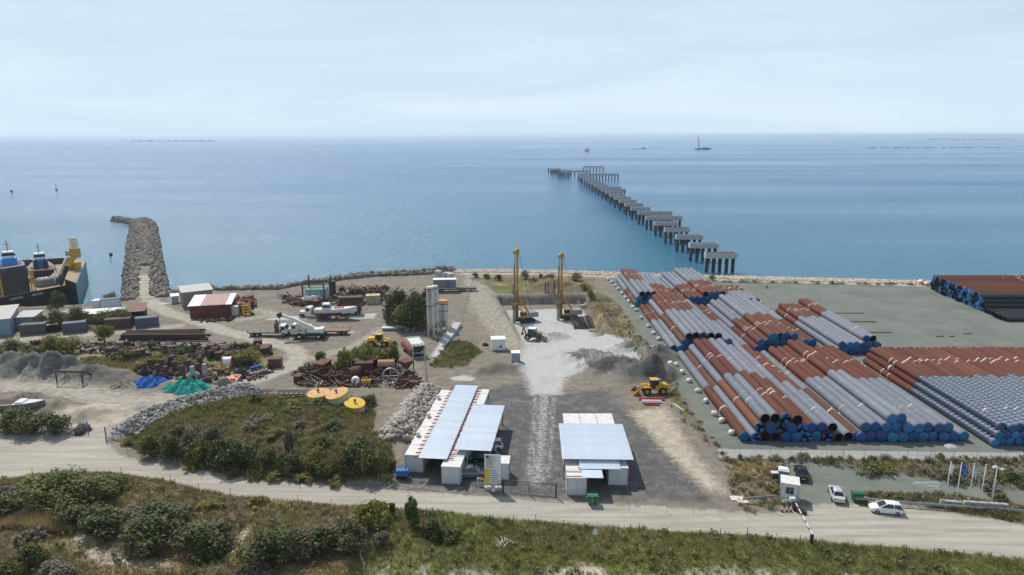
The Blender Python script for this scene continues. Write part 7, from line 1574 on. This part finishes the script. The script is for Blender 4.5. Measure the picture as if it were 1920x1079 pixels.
ridge('rubble_bank', 'bank of grey white rubble along the dirt track', rock_ridges[0][0], 3.0, 2, 2600, .14, .42, mRkW, 240); ridge('stone_heap', 'heap of pale tan stones beside the white cabins', rock_ridges[1][0], 3.0, 2, 1250, .2, .58, mRkT, 240)
p = scatter(PN([(690, 905), (800, 915), (905, 925), (900, 930), (790, 921), (690, 912)]), 300); S = rr_.uniform(.05, .14, len(p)); tag(place(rocks_mesh('kerb_stones', np.column_stack([p, hzv(p[:, 0], p[:, 1]) + .04]), S, mRkW), 'kerb_stones', kind='stuff'), 'loose stones along the roadside before the cabins', 'stones')
p = np.vstack([scatter(PN([(20, 752), (70, 735), (85, 745), (60, 758)]), 260), scatter(PN([(1060, 670), (1240, 650), (1240, 715), (1120, 700)]), 900), scatter(PN([(720, 890), (905, 900), (905, 915), (720, 905)]), 160), scatter(green, 200), scatter(PN([(700, 1035), (1900, 1045), (1900, 1080), (700, 1080)]), 300)]); S = rr_.uniform(.04, .13, len(p)); tag(place(rocks_mesh('scattered_stones', np.column_stack([p, hzv(p[:, 0], p[:, 1]) + .02]), S, mRkB), 'scattered_stones', kind='stuff'), 'small stones scattered over the heaps and banks', 'stones')
# ================================================================ small things
dr = random.Random(21)
mBag = M('sandbag_white', (.68, .66, .62), .9, .12, 3, rand=.12)
def bag_mesh(q):
    r = random.Random(q); m = MB(); n = 12
    for i, (rad, z) in enumerate(((.30, 0), (.44, .12), (.47, .35), (.40, .55), (.18, .66))):
        for j in range(n): a = 6.28 * j / n; k = 1 + .1 * math.sin(3 * a + q) + r.uniform(-.06, .06); m.v.append((rad * k * 1.15 * math.cos(a), rad * k * .85 * math.sin(a), z + r.uniform(-.03, .03)))
    for i in range(4):
        for j in range(n): j2 = (j + 1) % n; m.f.append((i * n + j, i * n + j2, (i + 1) * n + j2, (i + 1) * n + j))
    m.f.append(tuple(4 * n + j for j in range(n))); me = m.mesh('sack'); me.materials.append(mBag); smooth_angle(me, 60); return me
def knot_mesh():
    m = MB(); m.cyl((0, 0, .6), (.05, 0, .8), .08, .16, n=8)
    m.add([(-.1, 0, .75), (-.75, .2, .35), (-.6, -.1, .1), (-.2, -.2, .5)], [(0, 1, 2, 3)]); me = m.mesh('tied_neck'); me.materials.append(mBag); return me
bms = [bag_mesh(q) for q in range(4)]; km = knot_mesh()
bag_px = [(1140, 523), (1147, 528), (1153, 535), (1159, 541), (1166, 549), (1172, 557), (1179, 564), (1187, 575), (1193, 581), (1202, 595), (1216, 611), (1225, 624), (1235, 635), (1246, 651), (1257, 673), (1268, 683), (1279, 697), (1292, 714), (1309, 733), (1323, 752), (1339, 776), (1353, 789), (1372, 812), (1385, 526), (1407, 555), (1426, 567)]
for q, (u, v) in enumerate(bag_px):
    t = thing('sandbag', 'white sandbag at the foot of the pipe stacks', 'sandbag', G(u, v + 3), dr.uniform(0, 6), 'sandbags along the pipe stacks'); s = place(bms[q % 4], 'sack', t); s.scale = (1.15,) * 3; place(km, 'tied_neck', t)
# pipe yard fence and path edge
def fence(label, pts, h_, step, mat, wires=3, sag=.0, name='wire_fence', lean=0.0, r=.03):
    p = [Vector(G(u, v)) for u, v in pts]; t = thing(name, label, 'fence', p[0]); o = p[0]; posts = []
    for a, b in zip(p[:-1], p[1:]):
        n = max(1, int((b - a).length / step))
        for k in range(n): q = a.lerp(b, k / n); q.z = hz(q.x, q.y); posts.append(q)
    posts.append(p[-1]); tips = []
    for q in posts:
        tp = q - o + Vector((dr.gauss(0, lean), dr.gauss(0, lean), h_ * dr.uniform(.9, 1.05))); MB().cyl(q - o - Vector((0, 0, .1)), tp, r, n=6).build('post', mat, t); tips.append((q - o, tp))
    for w_ in range(wires):
        f = (w_ + 1) / wires * .97; m = MB()
        for (a0, a1), (b0, b1) in zip(tips[:-1], tips[1:]): m.cyl(a0.lerp(a1, f), b0.lerp(b1, f), .008, n=3, caps=False)
        m.build('wire', mat, t)
    return t
mPost = M('fence_post', (.10, .085, .075), .9, .2, 2)
fence('thin wire fence with grey posts along the pipe yard front', [(1385, 862), (1500, 866), (1700, 868), (1960, 874)], 2.1, 2.9, mGalv, 3); fence('low wire fence with leaning dark posts along the road foot', [(800, 972), (960, 986), (1100, 998), (1300, 1012), (1500, 1024), (1700, 1040), (1960, 1062)], 1.35, 2.6, mPost, 2, lean=.12, r=.04); fence('leaning dark posts along the road bend', [(0, 902), (60, 892), (150, 888), (230, 892), (320, 908), (430, 934), (560, 946), (680, 956)], 1.3, 4.2, mPost, 1, lean=.15, r=.035)
fence('wire fence with grey posts between the cabins and roadside', [(1110, 952), (1250, 962), (1400, 968), (1455, 962)], 1.5, 3.2, mGalv, 3); fence('wire fence in front of the roadside shrubs', [(240, 852), (300, 870), (420, 892), (560, 910)], 1.4, 3.0, mGalv, 2); fence('railing beside the dirt track down to the shore', [(888, 524), (872, 575), (862, 620), (845, 655)], 1.3, 2.0, mGalv, 3); fence('wire fence beside the green ditch', [(886, 640), (876, 690)], 1.3, 2.2, mPost, 3); fence('low wire fence behind the site track verge', [(1112, 555), (1133, 585), (1140, 620)], 1.2, 2.5, mGalv, 2); fence('leaning posts down the foreground gully', [(690, 985), (688, 1020), (684, 1060), (682, 1079)], 1.4, 2.0, mWood, 2, lean=.2, r=.06)
# concrete path slabs of the pipe yard
for q in range(20):
    u0 = 1345 + q * 34; a = P(u0, 843 + (u0 - 1345) * .012); b = P(u0 + 33.4, 843 + (u0 + 33.4 - 1345) * .012); c = P(u0 + 33.4 + 3, 860 + (u0 + 33 - 1345) * .012); d = P(u0 + 3, 860 + (u0 - 1345) * .012); z = .045
    o = MB().add([(a[0], a[1], z), (b[0], b[1], z), (c[0], c[1], z), (d[0], d[1], z), (a[0], a[1], -.2), (b[0], b[1], -.2), (c[0], c[1], -.2), (d[0], d[1], -.2)], [(3, 2, 1, 0), (0, 1, 5, 4), (1, 2, 6, 5), (2, 3, 7, 6), (3, 0, 4, 7)]).build('concrete_slab', M('path_concrete', (.31, .305, .285), .9, .1, .5, rand=.06), ground)
# boards, debris
for q, (u, v) in enumerate(((1382, 936), (1392, 941))): tag(MB().box((0, 0, .1), (1.7 - .3 * q, 1.0, .05), rx=.05, ry=.03).build('board', M('board_cream', (.68, .58, .48), .8, .08), None, G(u, v), (0, 0, .2 * q)), ['larger', 'smaller'][q] + ' pale board lying at the roadside before the gatehouse', 'board')
for q in range(16): tag(MB().box((0, 0, .12), (dr.uniform(.7, 1.6), .1, .05), rx=dr.uniform(-.2, .2), ry=dr.uniform(-.25, .25)).build('timber_plank', mWood, None, G(942 + dr.uniform(-14, 14), 1021 + dr.uniform(-7, 7), dr.uniform(.0, .2)), (0, 0, dr.uniform(0, 3))), 'weathered plank in the pile of timber on the grass', 'plank', 'timber pile')
tag(MB().add([(-.3, 0, .1), (.35, .05, .12), (.2, .4, .75), (-.1, .35, .7), (-.3, .03, .08), (.35, .08, .1), (.2, .43, .73), (-.1, .38, .68)], [(0, 1, 2, 3), (7, 6, 5, 4), (0, 4, 5, 1), (1, 5, 6, 2), (2, 6, 7, 3), (3, 7, 4, 0)]).build('plastic_sheet', mWhite, None, G(1115, 1005)), 'white scrap of plastic sheet on the foreground grass', 'sheet')
t = thing('driftwood', 'pale weathered driftwood stump in the foreground hollow', 'driftwood', G(405, 1075)); MB().cyl((0, 0, 0), (.25, .1, .55), .16, .1, n=8).build('stem', mWood, t); MB().cyl((.2, .08, .45), (.75, .2, 1.0), .09, .03, n=6).build('branch', mWood, t); MB().cyl((.2, .08, .45), (-.15, .1, .85), .07, .02, n=6).build('branch', mWood, t)
for q, (u0, v0, u1) in enumerate(((1545, 588, 1620), (1570, 604, 1642), (1607, 624, 1672), (1755, 632, 1770), (1805, 627, 1822), (1780, 632, 1790))):
    a = P(u0, v0); b = P(u1, v0 - (0 if q < 3 else 1)); L_ = math.dist(a[:2], b[:2]); tag(MB().bb(0, L_, -.1, .1, 0, .14).build('timber_skid', M('skid_wood', (.13, .105, .08), .9, .3, 2), None, (a[0], a[1], hz(a[0], a[1]) + .03), (0, 0, math.atan2(b[1] - a[1], b[0] - a[0]))), 'dark timber skid lying on the open slab', 'timber', 'timber skids')
t = thing('marker_cone', 'small red marker standing on the empty slab', 'marker', G(1438, 541)); MB().lathe([(.3, 0), (.28, .1), (.12, .9), (.01, 1.0)], 10).build('body', mRed, t); MB().bb(-.35, .35, -.35, .35, 0, .05).build('foot', mRed, t)
for q, (u, v, c) in enumerate(((1732, 534, mOrange), (1738, 536, mWhite), (1750, 535, mRed), (1727, 532, mWhite))): t = thing('mooring_float', ['orange', 'white', 'red', 'small white'][q] + ' float heaped at the corner of the dark pipe stack', 'float', G(u, v)); MB().lathe([(.01, 0), (.7, .15), (.95, .7), (.7, 1.2), (.01, 1.35)], 12).build('float', c, t, smooth=True); MB().torus((0, 0, 1.4), .15, .05, 8, 5).build('eye', mDark, t)
tag(MB().lathe([(1.0, 0), (.8, .18), (.35, .32), (.01, .36)], 7).build('tarp_bundle', M('tarp_grey', (.38, .38, .36), .7, .3, 1.5), None, G(1783, 838), (0, 0, .5)), 'crumpled pale tarp bundle before the grey pipe ends', 'tarp')
tag(MB().torus((0, 0, .2), .55, .2, 16, 8).build('tyre', mRubber, None, G(910, 648)), 'lone black tyre beside the white box cabin', 'tyre')
t = thing('utility_pole', 'leaning wooden pole stump beside the stone heap', 'pole', G(802, 725)); MB().cyl((0, 0, 0), (-.6, .8, 7.2), .16, .11, n=8).build('pole', mWood, t); MB().beam((-1.1, .75, 6.6), (-.1, .75, 6.7), .1).build('crossarm', mWood, t)
for q, (u, v) in enumerate(((838, 520), (822, 517), (845, 522))): tag(MB().box((0, 0, .8), (2.2, 1.8, 1.7), taper=.92).build('concrete_block', mConcB, None, G(u, v), (0, 0, q), bevel=.06), 'large concrete block at the end of the boulder heap', 'block', 'shore blocks')

# ---- uncountable litter between the scrap
def litter(name, label, polys, mat, s0, s1):
    C = [];
    for poly, n in polys: C.append(scatter(PN(poly), n))
    p = np.vstack(C); n = len(p); Q = np.array([(-1, -1, -1), (1, -1, -1), (1, 1, -1), (-1, 1, -1), (-1, -1, 1), (1, -1, 1), (1, 1, 1), (-1, 1, 1)], float)
    S = np.stack([rr_.uniform(s0, s1, n) * rr_.choice([1, 1, 3.0], n), rr_.uniform(s0 * .4, s1 * .5, n), rr_.uniform(s0 * .3, s1 * .6, n)], -1); a = rr_.uniform(0, 6.28, n); b = rr_.normal(size=n) * .3
    V = Q[None] * S[:, None, :]; z = V[:, :, 2] + V[:, :, 0] * b[:, None]; x = V[:, :, 0] * np.cos(a)[:, None] - V[:, :, 1] * np.sin(a)[:, None]; y = V[:, :, 0] * np.sin(a)[:, None] + V[:, :, 1] * np.cos(a)[:, None]
    V = np.stack([x + p[:, :1], y + p[:, 1:], z + (hzv(p[:, 0], p[:, 1]) + S[:, 2] * .8)[:, None]], -1).reshape(-1, 3)
    F6 = np.array([(3, 2, 1, 0), (4, 5, 6, 7), (0, 1, 5, 4), (1, 2, 6, 5), (2, 3, 7, 6), (3, 0, 4, 7)]); Fc = (F6[None] + (np.arange(n) * 8)[:, None, None]).reshape(-1, 4)
    tag(place(npmesh(name, V, Fc, mat), name, kind='stuff'), label, 'litter')
strip = [(150, 646), (510, 648), (512, 668), (420, 672), (300, 668), (150, 664)]; rowN = [(552, 700), (600, 686), (690, 694), (780, 700), (785, 728), (640, 726), (560, 726)]; shoreS = [(525, 556), (630, 548), (725, 540), (722, 566), (600, 576), (530, 572)]; redm = [(436, 560), (475, 562), (476, 592), (440, 594)]
litter('rusty_litter', 'rusty steel litter between the scrap pieces', [(strip, 700), (rowN, 420), (shoreS, 420), (redm, 60), ([(365, 596), (440, 594), (438, 602), (370, 606)], 60), ([(380, 690), (520, 682), (500, 712), (385, 722)], 120)], M('litter_rust', (.10, .06, .045), .9, .3, 1, island=.5), .12, .5)
litter('pale_litter', 'pale plastic and timber litter between the scrap pieces', [(strip, 220), (rowN, 60), (shoreS, 120), ([(380, 690), (520, 682), (500, 712), (385, 722)], 60), ([(740, 600), (810, 600), (810, 628), (740, 622)], 40)], M('litter_pale', (.42, .40, .38), .8, .3, 1, island=.5), .1, .35)
# ================================================================ labels that count alike things off from something one can find
def count_off(group, base, anchor, key=lambda o: o.location.x):
    obs = sorted([o for o in col.objects if o.parent is None and o.get('group') == group], key=key)
    for n_, o in enumerate(obs): o['label'] = f"{base(o)}, {ordw(n_ + 1)} {anchor}"
first2 = lambda o: o['label'].split(' shrub ')[0] + ' shrub' if ' shrub ' in o['label'] else o['label'].split(' tree ')[0] + ' tree'
for wz, an in ((W2, 'from the dock along the scrap strip'), (W3, 'from the track bend behind the scrap row'), (W4, 'from the dirt track between pit and beach'), (W5, 'from the blue gate on the green bank'), (W6, 'from the boat stern beside the roadside hull'), (W7, 'from the road bend in the scrub below the road'), (W8, 'from the cabin yard on the pipe yard verge'), (W10, 'from the pier on the cobble beach'), (W1, 'from the dock among the workshops')):
    count_off('shrubs ' + wz, first2, an)
count_off('shrubs ' + W9, first2, 'from the road up the pipe yard fence verge', lambda o: o.location.y)
count_off('trees beside the silos', first2, 'from the motor boat in the clump by the silos')
cut = lambda o: o['label'].split(' in the ')[0].split(' scattered ')[0]
count_off('scrap behind the yellow buoys', cut, 'piece from the track bend behind the yellow buoys'); count_off('shore scrap', cut, 'piece from the red shed in the shore scrap'); count_off('scrap strip behind the bushes', cut, 'piece from the olive tree in the scrap strip'); count_off('scrap by the workshops', cut, 'piece from the dock along the bush line')
count_off('sandbags along the pipe stacks', lambda o: 'white sandbag', 'from the road along the pipe stacks', lambda o: o.location.y)
